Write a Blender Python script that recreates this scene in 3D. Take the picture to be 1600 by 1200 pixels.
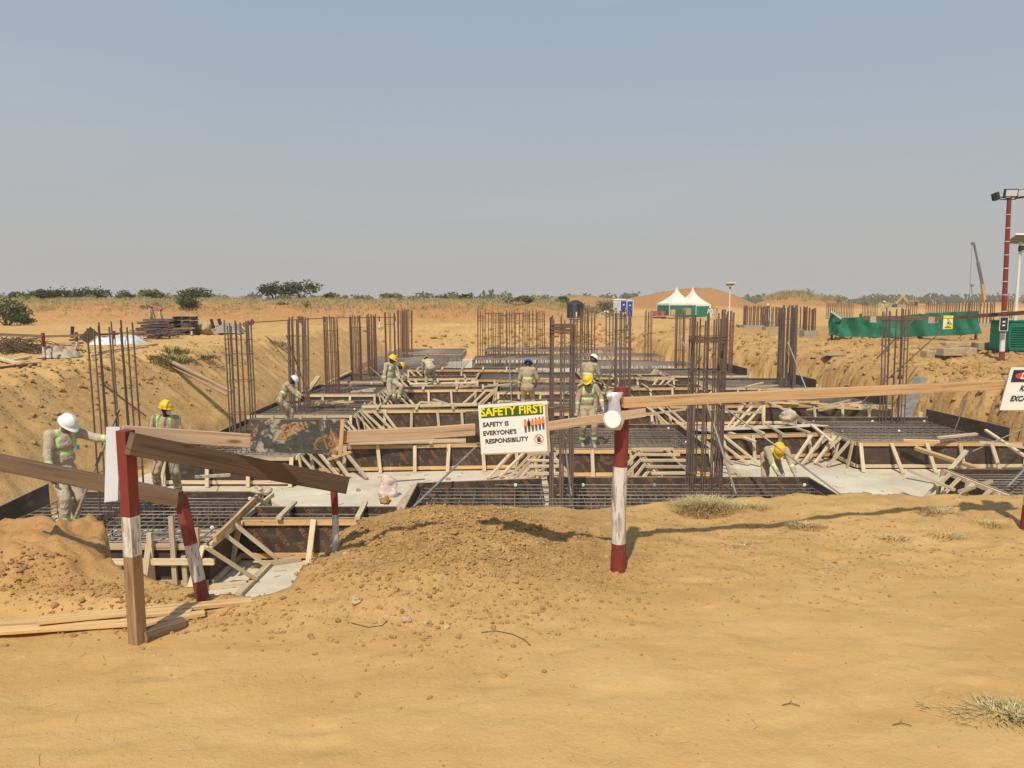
import bpy, bmesh, math, random
import numpy as np
from mathutils import Vector, Matrix, noise as mnoise
R = math.radians
random.seed(11)
for o in list(bpy.data.objects): bpy.data.objects.remove(o, do_unlink=True)
scene = bpy.context.scene
col = scene.collection

# ------------------------------------------------------------ camera
EYE = 1.65
PITCH = math.atan(130/1200)
cam_d = bpy.data.cameras.new('camera'); cam = bpy.data.objects.new('camera', cam_d); col.objects.link(cam)
cam.location = (0, 0, EYE); cam.rotation_euler = (math.pi/2 - PITCH, 0, 0)
cam_d.sensor_width = 36; cam_d.lens = 27; cam_d.clip_start = 0.05; cam_d.clip_end = 6000
scene.camera = cam

# ------------------------------------------------------------ sky and sun
SUN_EL, SUN_AZ = R(52), R(195)       # azimuth clockwise from +Y: the sun stands behind the camera, a little to its left
w = bpy.data.worlds.new('World'); scene.world = w; w.use_nodes = True
nt = w.node_tree; nt.nodes.clear()
out = nt.nodes.new('ShaderNodeOutputWorld'); bg = nt.nodes.new('ShaderNodeBackground')
sky = nt.nodes.new('ShaderNodeTexSky'); sky.sky_type = 'NISHITA'; sky.sun_disc = False
sky.sun_elevation = SUN_EL; sky.sun_rotation = SUN_AZ
sky.air_density = 1.0; sky.dust_density = 6.0; sky.ozone_density = 1.6
bg.inputs['Strength'].default_value = 0.101
tc = nt.nodes.new('ShaderNodeTexCoord'); sp = nt.nodes.new('ShaderNodeSeparateXYZ')
nt.links.new(tc.outputs['Generated'], sp.inputs[0])
ramp = nt.nodes.new('ShaderNodeValToRGB')
ramp.color_ramp.elements[0].position = 0.0; ramp.color_ramp.elements[0].color = (5.3, 5.2, 5.0, 1)
ramp.color_ramp.elements[1].position = 0.60; ramp.color_ramp.elements[1].color = (2.4, 3.6, 5.3, 1)
e = ramp.color_ramp.elements.new(0.10); e.color = (5.0, 5.1, 5.1, 1)
e = ramp.color_ramp.elements.new(0.34); e.color = (3.7, 4.6, 5.7, 1)
nt.links.new(sp.outputs['Z'], ramp.inputs[0])
# thin high cirrus streaks
mp = nt.nodes.new('ShaderNodeMapping'); mp.inputs['Scale'].default_value = (1.1, 3.0, 9.0); mp.inputs['Rotation'].default_value = (0.0, 0.32, 0.15)
nz = nt.nodes.new('ShaderNodeTexNoise'); nz.inputs['Scale'].default_value = 1.3; nz.inputs['Detail'].default_value = 6; nz.inputs['Roughness'].default_value = 0.5
nt.links.new(tc.outputs['Generated'], mp.inputs[0]); nt.links.new(mp.outputs[0], nz.inputs['Vector'])
mr = nt.nodes.new('ShaderNodeMapRange'); mr.inputs['From Min'].default_value = 0.5; mr.inputs['From Max'].default_value = 0.8; mr.inputs['To Max'].default_value = 0.12
nt.links.new(nz.outputs['Fac'], mr.inputs['Value'])
m1 = nt.nodes.new('ShaderNodeMixRGB'); m1.inputs[0].default_value = 0.85
nt.links.new(sky.outputs[0], m1.inputs[1]); nt.links.new(ramp.outputs[0], m1.inputs[2])
m2 = nt.nodes.new('ShaderNodeMixRGB'); m2.inputs[2].default_value = (6.6, 6.7, 6.9, 1)
nt.links.new(mr.outputs[0], m2.inputs[0]); nt.links.new(m1.outputs[0], m2.inputs[1])
nt.links.new(m2.outputs[0], bg.inputs['Color']); nt.links.new(bg.outputs[0], out.inputs[0])
sd = bpy.data.lights.new('sun', 'SUN'); sd.energy = 3.9; sd.angle = R(1.2); sd.color = (1.0, 0.93, 0.82)
so = bpy.data.objects.new('sun', sd); col.objects.link(so)
sv = Vector((math.sin(SUN_AZ)*math.cos(SUN_EL), math.cos(SUN_AZ)*math.cos(SUN_EL), math.sin(SUN_EL)))
so.rotation_euler = sv.to_track_quat('Z', 'Y').to_euler()
scene.view_settings.view_transform = 'Standard'; scene.view_settings.look = 'None'
scene.view_settings.exposure = 0.0; scene.view_settings.gamma = 1.0; scene.view_settings.use_curve_mapping = False
try:
    scene.cycles.volume_bounces = 1; scene.cycles.max_bounces = 6; scene.cycles.transparent_max_bounces = 12
except Exception: pass

# ------------------------------------------------------------ helpers
def G(px, py, z):
    """world point on height z seen at photo pixel (1600 wide)"""
    X = (px-800)/1200; Y = -(py-600)/1200
    dy = math.cos(PITCH)+Y*math.sin(PITCH); dz = -math.sin(PITCH)+Y*math.cos(PITCH)
    t = (z-EYE)/dz
    return Vector((X*t, dy*t, z))
def D(px, py, dist):
    X = (px-800)/1200; Y = -(py-600)/1200
    dy = math.cos(PITCH)+Y*math.sin(PITCH); dz = -math.sin(PITCH)+Y*math.cos(PITCH)
    t = dist/dy
    return Vector((X*t, dist, EYE+dz*t))

ROOT = {}          # object name -> world location of its frame
def tag(o, label=None, cat=None, group=None, kind=None):
    if label: o['label'] = label
    if cat: o['category'] = cat
    if group: o['group'] = group
    if kind: o['kind'] = kind
    return o
def thing(name, loc, label, cat, group=None, rz=0.0):
    o = bpy.data.objects.new(name, None); col.objects.link(o); o.empty_display_size = 0.2
    o.location = loc; o.rotation_euler.z = rz
    ROOT[o.name] = Vector(loc)
    return tag(o, label, cat, group)
def kids(o): return [c for c in o.children]
def copy_tree(o, parent=None):
    c = o.copy(); col.objects.link(c); c.parent = parent
    if parent is None: ROOT[c.name] = Vector(o.location)
    for ch in kids(o): copy_tree(ch, c)
    return c

class MB:
    """collects shapes in world coordinates and links them as ONE mesh object"""
    def __init__(s): s.v = []; s.f = []; s.m = []; s.uv = []; s.sm = []
    def add(s, vs, fs, m=0, uvs=None, smooth=False):
        b = len(s.v); s.v += [tuple(v) for v in vs]
        for i, f in enumerate(fs):
            s.f.append([b+k for k in f]); s.m.append(m); s.sm.append(smooth)
            s.uv.append(uvs[i] if uvs else [(0, 0)]*len(f))
        return s
    def beam(s, p0, p1, wd, ht, up=(0, 0, 1), m=0, bow=0.0, roll=0.0):
        """a timber of section wd x ht from p0 to p1 with wood-grain uv"""
        p0 = Vector(p0); p1 = Vector(p1); d = p1-p0; L = d.length
        if L < 1e-6: return s
        d.normalize(); up = Vector(up)
        if abs(d.dot(up)) > 0.98: up = Vector((0, 1, 0)) if abs(d.y) < 0.9 else Vector((1, 0, 0))
        r = d.cross(up).normalized(); u = r.cross(d).normalized()
        if roll: q = Matrix.Rotation(roll, 3, d); r = q @ r; u = q @ u
        n = 3 if bow else 1
        vs = []
        for i in range(n+1):
            t = i/n; c = p0+d*L*t + u*bow*math.sin(math.pi*t)
            for a, b in ((-1, -1), (1, -1), (1, 1), (-1, 1)): vs.append(c+r*a*wd/2+u*b*ht/2)
        fs, uvs = [], []; o = random.random()*50
        for i in range(n):
            l0, l1 = L*i/n, L*(i+1)/n
            for k in range(4):
                k2 = (k+1) % 4; q = o+k*0.13; ww = wd if k % 2 == 0 else ht
                fs.append((i*4+k, i*4+k2, i*4+4+k2, i*4+4+k)); uvs.append([(l0+o, q), (l0+o, q+ww), (l1+o, q+ww), (l1+o, q)])
        e = n*4
        fs.append((3, 2, 1, 0)); uvs.append([(o, 0), (o+.01, 0), (o+.01, ht), (o, ht)])
        fs.append((e, e+1, e+2, e+3)); uvs.append([(o, 0), (o+.01, 0), (o+.01, ht), (o, ht)])
        return s.add(vs, fs, m, uvs)
    def box(s, c, size, rz=0.0, m=0, rot=None):
        c = Vector(c); M = rot if rot is not None else Matrix.Rotation(rz, 3, 'Z')
        x, y, z = [k/2 for k in size]
        vs = [c+M @ Vector((a*x, b*y, d*z)) for d in (-1, 1) for a, b in ((-1, -1), (1, -1), (1, 1), (-1, 1))]
        fs = [(3, 2, 1, 0), (4, 5, 6, 7), (0, 1, 5, 4), (1, 2, 6, 5), (2, 3, 7, 6), (3, 0, 4, 7)]
        uvs = []
        for f in fs:
            pts = [Vector(vs[i]) for i in f]; e1 = (pts[1]-pts[0]).length; e2 = (pts[2]-pts[1]).length
            uvs.append([(0, 0), (e1, 0), (e1, e2), (0, e2)] if e1 >= e2 else [(0, 0), (0, e1), (e2, e1), (e2, 0)])
        return s.add(vs, fs, m, uvs)
    def tube(s, pts, r, n=8, m=0, caps=True, smooth=True):
        pts = [Vector(p) for p in pts]; rs = r if isinstance(r, (list, tuple)) else [r]*len(pts)
        vs, fs, uvs = [], [], []; L = 0; ref = None; o = random.random()*30
        for i, p in enumerate(pts):
            d = (pts[min(i+1, len(pts)-1)]-pts[max(i-1, 0)]).normalized()
            if ref is None:
                ref = Vector((0, 0, 1)) if abs(d.z) < 0.9 else Vector((1, 0, 0))
            a = d.cross(ref).normalized(); b = a.cross(d).normalized(); ref = b
            for k in range(n):
                t = 2*math.pi*k/n; vs.append(p+(a*math.cos(t)+b*math.sin(t))*rs[i])
        for i in range(len(pts)-1):
            l = (pts[i+1]-pts[i]).length
            for k in range(n):
                k2 = (k+1) % n
                fs.append((i*n+k2, i*n+k, (i+1)*n+k, (i+1)*n+k2)); c = 2*math.pi*rs[i]/n
                uvs.append([(L+o, (k+1)*c), (L+o, k*c), (L+l+o, k*c), (L+l+o, (k+1)*c)])
            L += l
        s.add(vs, fs, m, uvs, smooth)
        if caps:
            e = (len(pts)-1)*n
            s.add([vs[k] for k in range(n)], [tuple(range(n))], m); s.add([vs[e+k] for k in range(n)], [tuple(reversed(range(n)))], m)
        return s
    def lathe(s, c, prof, n=24, m=0, smooth=True, M=None):
        c = Vector(c); vs = []; fs = []
        for (r, z) in prof:
            for k in range(n):
                t = 2*math.pi*k/n; p = Vector((r*math.cos(t), r*math.sin(t), z)); vs.append(c+(M @ p if M is not None else p))
        for i in range(len(prof)-1):
            for k in range(n):
                k2 = (k+1) % n; fs.append((i*n+k, i*n+k2, (i+1)*n+k2, (i+1)*n+k))
        return s.add(vs, fs, m, None, smooth)
    def quad(s, a, b, c, d, m=0): return s.add([a, b, c, d], [(0, 1, 2, 3)], m, [[(0, 0), (1, 0), (1, 1), (0, 1)]])
    def lump(s, c, r, m=0, squash=0.7, seed=None, sub=1):
        bm = bmesh.new(); bmesh.ops.create_icosphere(bm, subdivisions=sub, radius=1)
        o = Vector((random.random()*99, random.random()*99, random.random()*99))
        vs = [Vector(c)+Vector((v.co.x, v.co.y, v.co.z*squash))*r*(1+0.55*mnoise.noise(v.co*1.3+o)) for v in bm.verts]
        fs = [tuple(v.index for v in f.verts) for f in bm.faces]; bm.free()
        return s.add(vs, fs, m)
    def build(s, name, mats, parent=None, origin=None, label=None, cat=None, group=None, kind=None, bevel=0):
        if not isinstance(mats, (list, tuple)): mats = [mats]
        vs = np.array(s.v, dtype=float).reshape(-1, 3)
        root = parent
        while root is not None and root.parent is not None: root = root.parent
        if root is not None: og = ROOT.get(root.name, Vector((0, 0, 0)))
        elif origin is not None: og = Vector(origin)
        else:
            mn, mx = vs.min(0), vs.max(0); og = Vector(((mn[0]+mx[0])/2, (mn[1]+mx[1])/2, mn[2]))
        vs = vs-np.array(og)
        me = bpy.data.meshes.new(name); me.from_pydata(vs.tolist(), [], s.f)
        me.polygons.foreach_set('material_index', s.m); me.polygons.foreach_set('use_smooth', s.sm)
        uvl = me.uv_layers.new(name='UVMap'); flat = [c for f in s.uv for p in f for c in p]
        uvl.data.foreach_set('uv', flat)
        for m_ in mats: me.materials.append(m_)
        me.update()
        o = bpy.data.objects.new(name, me); col.objects.link(o)
        if parent is not None: o.parent = parent
        else: o.location = og; ROOT[o.name] = Vector(og)
        if bevel:
            b = o.modifiers.new('bevel', 'BEVEL'); b.width = bevel; b.segments = 2; b.limit_method = 'ANGLE'
        return tag(o, label, cat, group, kind)

# ------------------------------------------------------------ materials
def nodes(name):
    m = bpy.data.materials.new(name); m.use_nodes = True; t = m.node_tree
    b = t.nodes['Principled BSDF']; return m, t, b
def N(t, kind, **kw):
    n = t.nodes.new(kind)
    for k, v in kw.items():
        if k in n.inputs: n.inputs[k].default_value = v
        else: setattr(n, k, v)
    return n
def mix(t, fac, a, b, mode='MIX'):
    n = t.nodes.new('ShaderNodeMixRGB'); n.blend_type = mode
    for i, x in ((0, fac), (1, a), (2, b)):
        if isinstance(x, (int, float)): n.inputs[i].default_value = x if i == 0 else (x, x, x, 1)
        elif isinstance(x, tuple): n.inputs[i].default_value = (*x, 1) if len(x) == 3 else x
        else: t.links.new(x, n.inputs[i])
    return n.outputs[0]
def rng(t, src, a, b, c=0, d=1):
    n = N(t, 'ShaderNodeMapRange'); n.inputs[1].default_value = a; n.inputs[2].default_value = b
    n.inputs[3].default_value = c; n.inputs[4].default_value = d
    t.links.new(src, n.inputs[0]); return n.outputs[0]
def noise(t, vec, scale, detail=4, rough=0.55, dist=0.0):
    n = N(t, 'ShaderNodeTexNoise'); n.inputs['Scale'].default_value = scale; n.inputs['Detail'].default_value = detail
    n.inputs['Roughness'].default_value = rough; n.inputs['Distortion'].default_value = dist
    if vec is not None: t.links.new(vec, n.inputs['Vector'])
    return n.outputs['Fac']
def mapping(t, src, scale=(1, 1, 1), rot=(0, 0, 0), loc=(0, 0, 0)):
    n = N(t, 'ShaderNodeMapping'); n.inputs['Scale'].default_value = scale; n.inputs['Rotation'].default_value = rot; n.inputs['Location'].default_value = loc
    t.links.new(src, n.inputs['Vector']); return n.outputs[0]
def bump(t, b, h, strength=0.3, dist=0.02, prev=None):
    n = N(t, 'ShaderNodeBump'); n.inputs['Strength'].default_value = strength; n.inputs['Distance'].default_value = dist
    t.links.new(h, n.inputs['Height'])
    if prev is not None: t.links.new(prev, n.inputs['Normal'])
    t.links.new(n.outputs[0], b.inputs['Normal']); return n.outputs[0]
def set_col(t, b, src): t.links.new(src, b.inputs['Base Color'])

def plain(name, c, rough=0.7, var=0.18, scale=9.0, dirt=None, dirt_amt=0.35, metal=0.0, bmp=0.15, rand=0.0, spec=0.3):
    m, t, b = nodes(name); g = N(t, 'ShaderNodeNewGeometry').outputs['Position']; tcn = N(t, 'ShaderNodeTexCoord').outputs['Object']
    n1 = noise(t, tcn, scale, 5, 0.6)
    c0 = tuple(k*(1-var) for k in c); c1 = tuple(min(1, k*(1+var)) for k in c)
    x = mix(t, rng(t, n1, 0.3, 0.7), c0, c1)
    if dirt: x = mix(t, rng(t, noise(t, tcn, scale*0.45, 6, 0.65), 0.5, 0.72, 0, dirt_amt), x, dirt)
    if rand:
        oi = N(t, 'ShaderNodeObjectInfo').outputs['Random']
        x = mix(t, 1.0, x, mix(t, oi, (1-rand,)*3, (1+rand*0.6,)*3), 'MULTIPLY')
    set_col(t, b, x); b.inputs['Roughness'].default_value = rough; b.inputs['Metallic'].default_value = metal
    b.inputs['Specular IOR Level'].default_value = spec
    if bmp: bump(t, b, noise(t, tcn, scale*6, 4), bmp, 0.01)
    return m
def timber(name, ca, cb, cgrain, rough=0.8, rand=0.3, knots=True, dirt=(0.30, 0.21, 0.12), dirt_amt=0.4):
    m, t, b = nodes(name); uv = N(t, 'ShaderNodeTexCoord').outputs['UV']
    oi = N(t, 'ShaderNodeObjectInfo').outputs['Random']
    g1 = noise(t, mapping(t, uv, (1.5, 60, 1)), 1.0, 5, 0.6, 0.4); g2 = noise(t, mapping(t, uv, (0.8, 12, 1)), 1.0, 3, 0.5, 1.2)
    x = mix(t, rng(t, g2, 0.3, 0.7), ca, cb)
    x = mix(t, rng(t, g1, 0.50, 0.66, 0, 0.8), x, cgrain)
    x = mix(t, rng(t, noise(t, mapping(t, uv, (0.5, 25, 1)), 1.0, 2, 0.4, 0.2), 0.66, 0.70, 0, 0.7), x, tuple(k*0.45 for k in cgrain))
    if knots:
        v = N(t, 'ShaderNodeTexVoronoi'); v.inputs['Scale'].default_value = 1.0; t.links.new(mapping(t, uv, (2.2, 9, 1)), v.inputs['Vector'])
        x = mix(t, rng(t, v.outputs['Distance'], 0.05, 0.12, 0.8, 0), x, (0.10, 0.05, 0.02))
    x = mix(t, rng(t, noise(t, mapping(t, uv, (3, 8, 1)), 1.0, 6, 0.7), 0.48, 0.75, 0, dirt_amt), x, dirt)
    x = mix(t, 1.0, x, mix(t, oi, (1-rand, 1-rand, 1-rand*0.9), (1+rand*0.45, 1+rand*0.45, 1+rand*0.45)), 'MULTIPLY')
    set_col(t, b, x); b.inputs['Roughness'].default_value = rough; b.inputs['Specular IOR Level'].default_value = 0.2
    bump(t, b, g1, 0.35, 0.004)
    return m
PINE = timber('pine_fresh', (0.74, 0.49, 0.23), (0.62, 0.385, 0.165), (0.42, 0.24, 0.09), dirt_amt=0.3)
PINK = timber('pine_pinkish', (0.60, 0.42, 0.27), (0.50, 0.335, 0.20), (0.33, 0.20, 0.11), rand=0.08, dirt_amt=0.3)
OLDW = timber('timber_used', (0.70, 0.56, 0.37), (0.58, 0.45, 0.28), (0.38, 0.27, 0.15), dirt=(0.46, 0.33, 0.19), dirt_amt=0.45)
DARKW = timber('timber_dark', (0.195, 0.125, 0.078), (0.14, 0.088, 0.054), (0.06, 0.036, 0.022), rand=0.06, dirt=(0.26, 0.17, 0.10), dirt_amt=0.3)
POLEW = timber('pole_wood', (0.42, 0.29, 0.18), (0.32, 0.21, 0.13), (0.16, 0.10, 0.06), rand=0.25)
PLYEDGE = timber('plywood_edge', (0.55, 0.40, 0.24), (0.42, 0.30, 0.18), (0.25, 0.16, 0.09), knots=False)
def film_mat():
    m, t, b = nodes('film_plywood'); oc = N(t, 'ShaderNodeTexCoord').outputs['Object']
    x = mix(t, rng(t, noise(t, oc, 1.7, 5, 0.6), 0.35, 0.7), (0.045, 0.030, 0.023), (0.095, 0.068, 0.052))
    x = mix(t, rng(t, noise(t, mapping(t, oc, (2, 2, 5)), 1.3, 7, 0.7), 0.56, 0.74, 0, 0.8), x, (0.26, 0.185, 0.12))
    x = mix(t, rng(t, noise(t, oc, 22, 5, 0.7), 0.6, 0.8, 0, 0.5), x, (0.30, 0.22, 0.15))
    set_col(t, b, x); b.inputs['Roughness'].default_value = 0.55; b.inputs['Specular IOR Level'].default_value = 0.3
    return m
FILM = film_mat()
def steel_mat(name, a, c, r):
    m, t, b = nodes(name); oc = N(t, 'ShaderNodeTexCoord').outputs['Object']
    x = mix(t, rng(t, noise(t, mapping(t, oc, (6, 6, 1.2)), 1.6, 5, 0.6), 0.35, 0.68), a, c)
    oi = N(t, 'ShaderNodeObjectInfo').outputs['Random']
    x = mix(t, 1.0, x, mix(t, oi, (0.75, 0.75, 0.75), (1.25, 1.2, 1.15)), 'MULTIPLY')
    set_col(t, b, x); b.inputs['Roughness'].default_value = r; b.inputs['Metallic'].default_value = 0.25
    return m
REBAR = steel_mat('rebar_steel', (0.13, 0.10, 0.088), (0.20, 0.125, 0.085), 0.6)
REBAR2 = steel_mat('rebar_rusty', (0.20, 0.095, 0.05), (0.13, 0.085, 0.065), 0.75)
MATBAR = steel_mat('mat_steel', (0.19, 0.16, 0.135), (0.31, 0.25, 0.19), 0.5)
LETTER = plain('orange_print', (0.27, 0.125, 0.05), 0.6, 0.35, 5, (0.07, 0.045, 0.035), 0.95, bmp=0)
PROP = plain('galvanised_prop', (0.34, 0.31, 0.27), 0.5, 0.3, 6, (0.25, 0.15, 0.08), 0.6, metal=0.4, rand=0.2)
CONC = plain('blinding_concrete', (0.60, 0.52, 0.385), 0.9, 0.13, 1.1, (0.47, 0.33, 0.18), 0.85, bmp=0.3, spec=0.1)
GREYC = plain('grey_concrete', (0.34, 0.30, 0.24), 0.9, 0.15, 3, (0.30, 0.2, 0.12), 0.5, bmp=0.3)
WHITEP = plain('white_paint', (0.72, 0.69, 0.62), 0.6, 0.08, 9, (0.40, 0.30, 0.2), 0.35)
REDP = plain('maroon_paint', (0.24, 0.05, 0.035), 0.5, 0.18, 9, (0.36, 0.16, 0.10), 0.5)
WHITE = plain('white_plastic', (0.78, 0.77, 0.74), 0.45, 0.05, 6, (0.5, 0.4, 0.3), 0.15)
BLACK = plain('black_plastic', (0.03, 0.03, 0.032), 0.5, 0.2, 6, (0.2, 0.15, 0.1), 0.3)
# ------------------------------------------------------------ terrain
_rs = np.random.RandomState(5); _perm = _rs.permutation(512); _perm = np.concatenate([_perm, _perm]); _ang = _rs.rand(512)*2*math.pi
def perlin(x, y):
    xi = np.floor(x).astype(int); yi = np.floor(y).astype(int); xf = x-xi; yf = y-yi
    u = xf*xf*xf*(xf*(xf*6-15)+10); v = yf*yf*yf*(yf*(yf*6-15)+10)
    def g(ix, iy, dx, dy):
        h = _ang[_perm[(_perm[ix & 511]+iy) & 511]]; return np.cos(h)*dx+np.sin(h)*dy
    a = g(xi, yi, xf, yf); b = g(xi+1, yi, xf-1, yf); c = g(xi, yi+1, xf, yf-1); d = g(xi+1, yi+1, xf-1, yf-1)
    return (a+(b-a)*u)+((c+(d-c)*u)-(a+(b-a)*u))*v
def fbm(x, y, s, o=4, g=0.5):
    r = 0; a = 1; f = s
    for i in range(o): r = r+a*perlin(x*f+i*17.3, y*f-i*9.1); a *= g; f *= 2.03
    return r
def ss(a, b, x): t = np.clip((x-a)/(b-a), 0, 1); return t*t*(3-2*t)
def gauss(x, y, cx, cy, sx, sy): return np.exp(-((x-cx)/sx)**2-((y-cy)/sy)**2)
FLOOR = -2.6
YEX = [-60, -2.75, -2.45, -1.42, -1.26, -1.08, -0.75, 0.3, 1.1, 2.76, 4.5, 8, 60]
YEY = [5.0, 5.0, 4.5, 3.98, 4.02, 5.4, 5.7, 5.85, 6.05, 6.35, 6.45, 6.7, 7.0]
_fr = random.Random(31); FEET = [(_fr.uniform(-3.2, 4.2), _fr.uniform(2.0, 4.1)+.25*0, _fr.uniform(-.5, .5)+(3.14 if _fr.random() < .5 else 0), _fr.uniform(.003, .009)) for _ in range(70)]+[(_fr.uniform(.9, 4.2), _fr.uniform(4.0, 6.1), _fr.uniform(-1.5, 1.5), _fr.uniform(.004, .010)) for _ in range(40)]
def height(x, y):
    x = np.asarray(x, float); y = np.asarray(y, float)
    zg = -0.36*ss(7, 20, y)
    zg = zg+0.05*fbm(x, y, 0.5, 3)*ss(1, 5, y)+0.012*fbm(x, y, 2.2, 3)
    # gentle tracks and scuffs in the near sand
    near = 1-ss(9, 14, y)
    zg = zg+near*(0.010*fbm(x*0.6, y, 5, 3)+0.02*np.abs(fbm(x, y, 1.1, 3))*ss(3.0, 4.2, y))
    # spoil mound left of the middle post
    m = 0.235*gauss(x, y, -0.42, 4.8, 0.72, 0.85)+0.03*gauss(x, y, 0.55, 5.4, 1.0, 0.7)+0.08*gauss(x, y, -0.75, 4.25, 0.8, 0.5)
    zg = zg+m*(1+0.12*fbm(x, y, 2.5, 3))+np.clip(m*5, 0, 1)*(0.036*fbm(x, y, 6, 4, 0.6)+0.032*np.abs(fbm(x, y, 11, 3)))
    zg = zg-0.045*gauss(x, y, 0.66, 4.45, 0.35, 0.3)
    # right lumps behind the path
    zg = zg+(0.035*fbm(x, y, 3.2, 4)+0.012*np.abs(fbm(x, y, 9, 3, .6)))*ss(4.0, 4.8, y)*near
    for (fx, fy, fa, fd) in FEET:
        ca_, sa_ = math.cos(fa), math.sin(fa); k_ = (np.abs(x-fx) < .3) & (np.abs(y-fy) < .3)
        if not k_.any(): continue
        u_ = (x-fx)*ca_+(y-fy)*sa_; v_ = -(x-fx)*sa_+(y-fy)*ca_; r_ = (u_/.13)**2+(v_/.05)**2
        zg = zg-fd*np.exp(-r_**2)*k_+fd*.45*np.exp(-(r_-1.9)**2*2)*k_
    # cut pile at the left
    pl = (1-ss(-2.95, -2.1, x+0.25*fbm(x, y, 1.6, 3)))*ss(3.98, 4.42, y+0.18*fbm(x, y, 2.4, 3)+0.1*(x+3))
    zg = zg+pl*(0.15+0.09*fbm(x, y, 3, 4))+pl*0.09*np.abs(fbm(x, y, 9, 4, 0.6))
    foot = (1-ss(-2.2, -1.7, x))*gauss(x*0, y, 0, 4.0, 1, 0.16); zg = zg+foot*(0.05+0.05*np.abs(fbm(x, y, 6, 4)))
    # banks of the pit
    wob = 0.35*fbm(x, y, 0.35, 3)
    n1 = fbm(x, y, 1.6, 5, 0.6); n2 = np.abs(fbm(x, y, 3.5, 4, 0.55))
    dn = y-np.interp(x, YEX, YEY)-0.08*fbm(x, y, 3, 3)
    zn = np.interp(dn, [0, 0.12, 1.0, 2.7], [0.6, -0.35, -1.5, -2.72])
    xl = np.interp(y, [0, 20, 38, 50, 60], [-9.7, -9.6, -9.4, -8.9, -8.8])
    dl = xl-x+wob*0.6
    stri = 0.10*np.abs(fbm(x*0.5, y, 1.4, 4, 0.6))*np.clip(dl*2, 0, 1)+0.16*ss(2.3, 3.0, dl)*fbm(x, y, 1.8, 4, .6)+0.07*fbm(x*0.35+y*0.9, x*0.15+y*0.12, 2.0, 3)
    zl = np.interp(dl, [0, 0.25, 1.2, 3.3, 6], [-2.72, -2.35, -1.65, -0.28, 0.3])+stri+0.06*n1
    xr = np.interp(y, [0, 30, 36, 42, 56], [14.6, 14.3, 14.1, 12.6, 9.3])
    gou = np.abs(fbm(x*0.25, y, 1.1, 4, 0.6)); dr = x-xr+wob*0.5+0.25*n2-0.55*gou
    zr = np.interp(dr, [0, 0.12, 0.45, 0.8, 3.0, 6.5], [-2.72, -1.9, -1.25, -0.98, -0.72, -0.1])+np.clip(dr, 0, 1)*(0.20*n1+0.16*n2)
    df = y-57+wob+0.3*np.sin(x*0.3)
    zf = np.interp(df, [0, 1.5, 6, 8.5], [-2.72, -1.9, -0.35, 0.25])+0.08*n1
    side = np.maximum(np.maximum(zl, zr), np.maximum(zn, zf))
    rim = ss(0, 1, (df > 0)*1.0)*0.0
    zg = zg+0.30*ss(57, 62, y)*(1-ss(66, 70, y))*(x > -9)*ss(0, 1, 1-np.abs(x-4)/14)+0.0*rim
    # loose clods on the right shelf and far bank
    sh = ss(10, 15, x)*ss(14, 20, y)*(1-ss(60, 75, y)); zg = zg+sh*(0.16*n1+0.12*n2)
    k = 0.12; z = np.minimum(zg, np.maximum(side, -2.70))
    # low rise by the water tank, red heaps behind the tents, wild bank to the left
    zp = -0.15*ss(40, 60, y)
    brk = (2.02-0.9*ss(77, 100, y))*ss(66, 74.5, y+1.6*fbm(x, y, 0.12, 3)+0.4*n1)*(1-ss(2, 11, x-0.10*(y-70)))
    brk = brk*(1+0.16*fbm(x, y, 0.16, 4))-0.25*ss(0.1, 0.6, fbm(x, y*0.3, 0.30, 3))*ss(66, 70, y)*(1-ss(76, 80, y))*(x < 5)
    low = 1.5*ss(78, 95, y)*ss(-2, 4, x)*(1-ss(7, 10.5, x))
    heap = 3.5*gauss(x, y, 27, 138, 9.5, 9)**0.8+2.3*gauss(x, y, 13, 128, 8, 6)+3.2*gauss(x, y, 38, 142, 7, 8)
    heap = heap+3.7*gauss(x, y, 58, 160, 8, 9)+2.3*gauss(x, y, 70, 168, 7, 8)+2.0*gauss(x, y, 92, 150, 20, 6)+2.6*gauss(x, y, 125, 160, 22, 7)
    heap = heap*(1+0.22*fbm(x, y, 0.14, 4))
    far = 0.9*fbm(x, y, 0.01, 3)*ss(200, 500, y)
    z = z+(y > 58)*(zp+np.maximum(brk, low)+heap)+far+(y > 58)*0.05*fbm(x, y, 0.9, 3)
    return z
def ground_z(x, y): return float(height(np.array([x]), np.array([y]))[0])
def axis(segs):
    out = []
    for a, b, st in segs: out += list(np.arange(a, b, st))
    return np.array(out)
def grow(a, b, s0, k):
    o = [a]; s = s0
    while o[-1] < b: o.append(o[-1]+s); s *= k
    return o
xs = np.array([-v for v in grow(20, 1500, 0.6, 1.09)][::-1]+list(np.arange(-19.6, -5, 0.13))+list(np.arange(-5, 5, 0.032))+list(np.arange(5, 20, 0.12))+grow(20, 1500, 0.4, 1.06))
ys = np.array([-60, -30, -15, -8, -5, -3, -2, -1, -0.5]+list(np.arange(0, 2.2, 0.06))+list(np.arange(2.2, 7.0, 0.028))+list(np.arange(7.0, 12, 0.12))+list(np.arange(12, 40, 0.11))+list(np.arange(40, 62, 0.2))+list(np.arange(62, 82, 0.35))+grow(82, 3500, 0.9, 1.045))
X, Y = np.meshgrid(xs, ys); Z = height(X, Y)
nx, ny = len(xs), len(ys)
co = np.stack([X.ravel(), Y.ravel(), Z.ravel()], 1).astype(np.float32)
me = bpy.data.meshes.new('ground')
I, J = np.meshgrid(np.arange(nx-1), np.arange(ny-1)); a = (J*nx+I).ravel()
fc = np.stack([a, a+1, a+nx+1, a+nx], 1).astype(np.int32)
me.vertices.add(len(co)); me.vertices.foreach_set('co', co.ravel())
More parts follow.
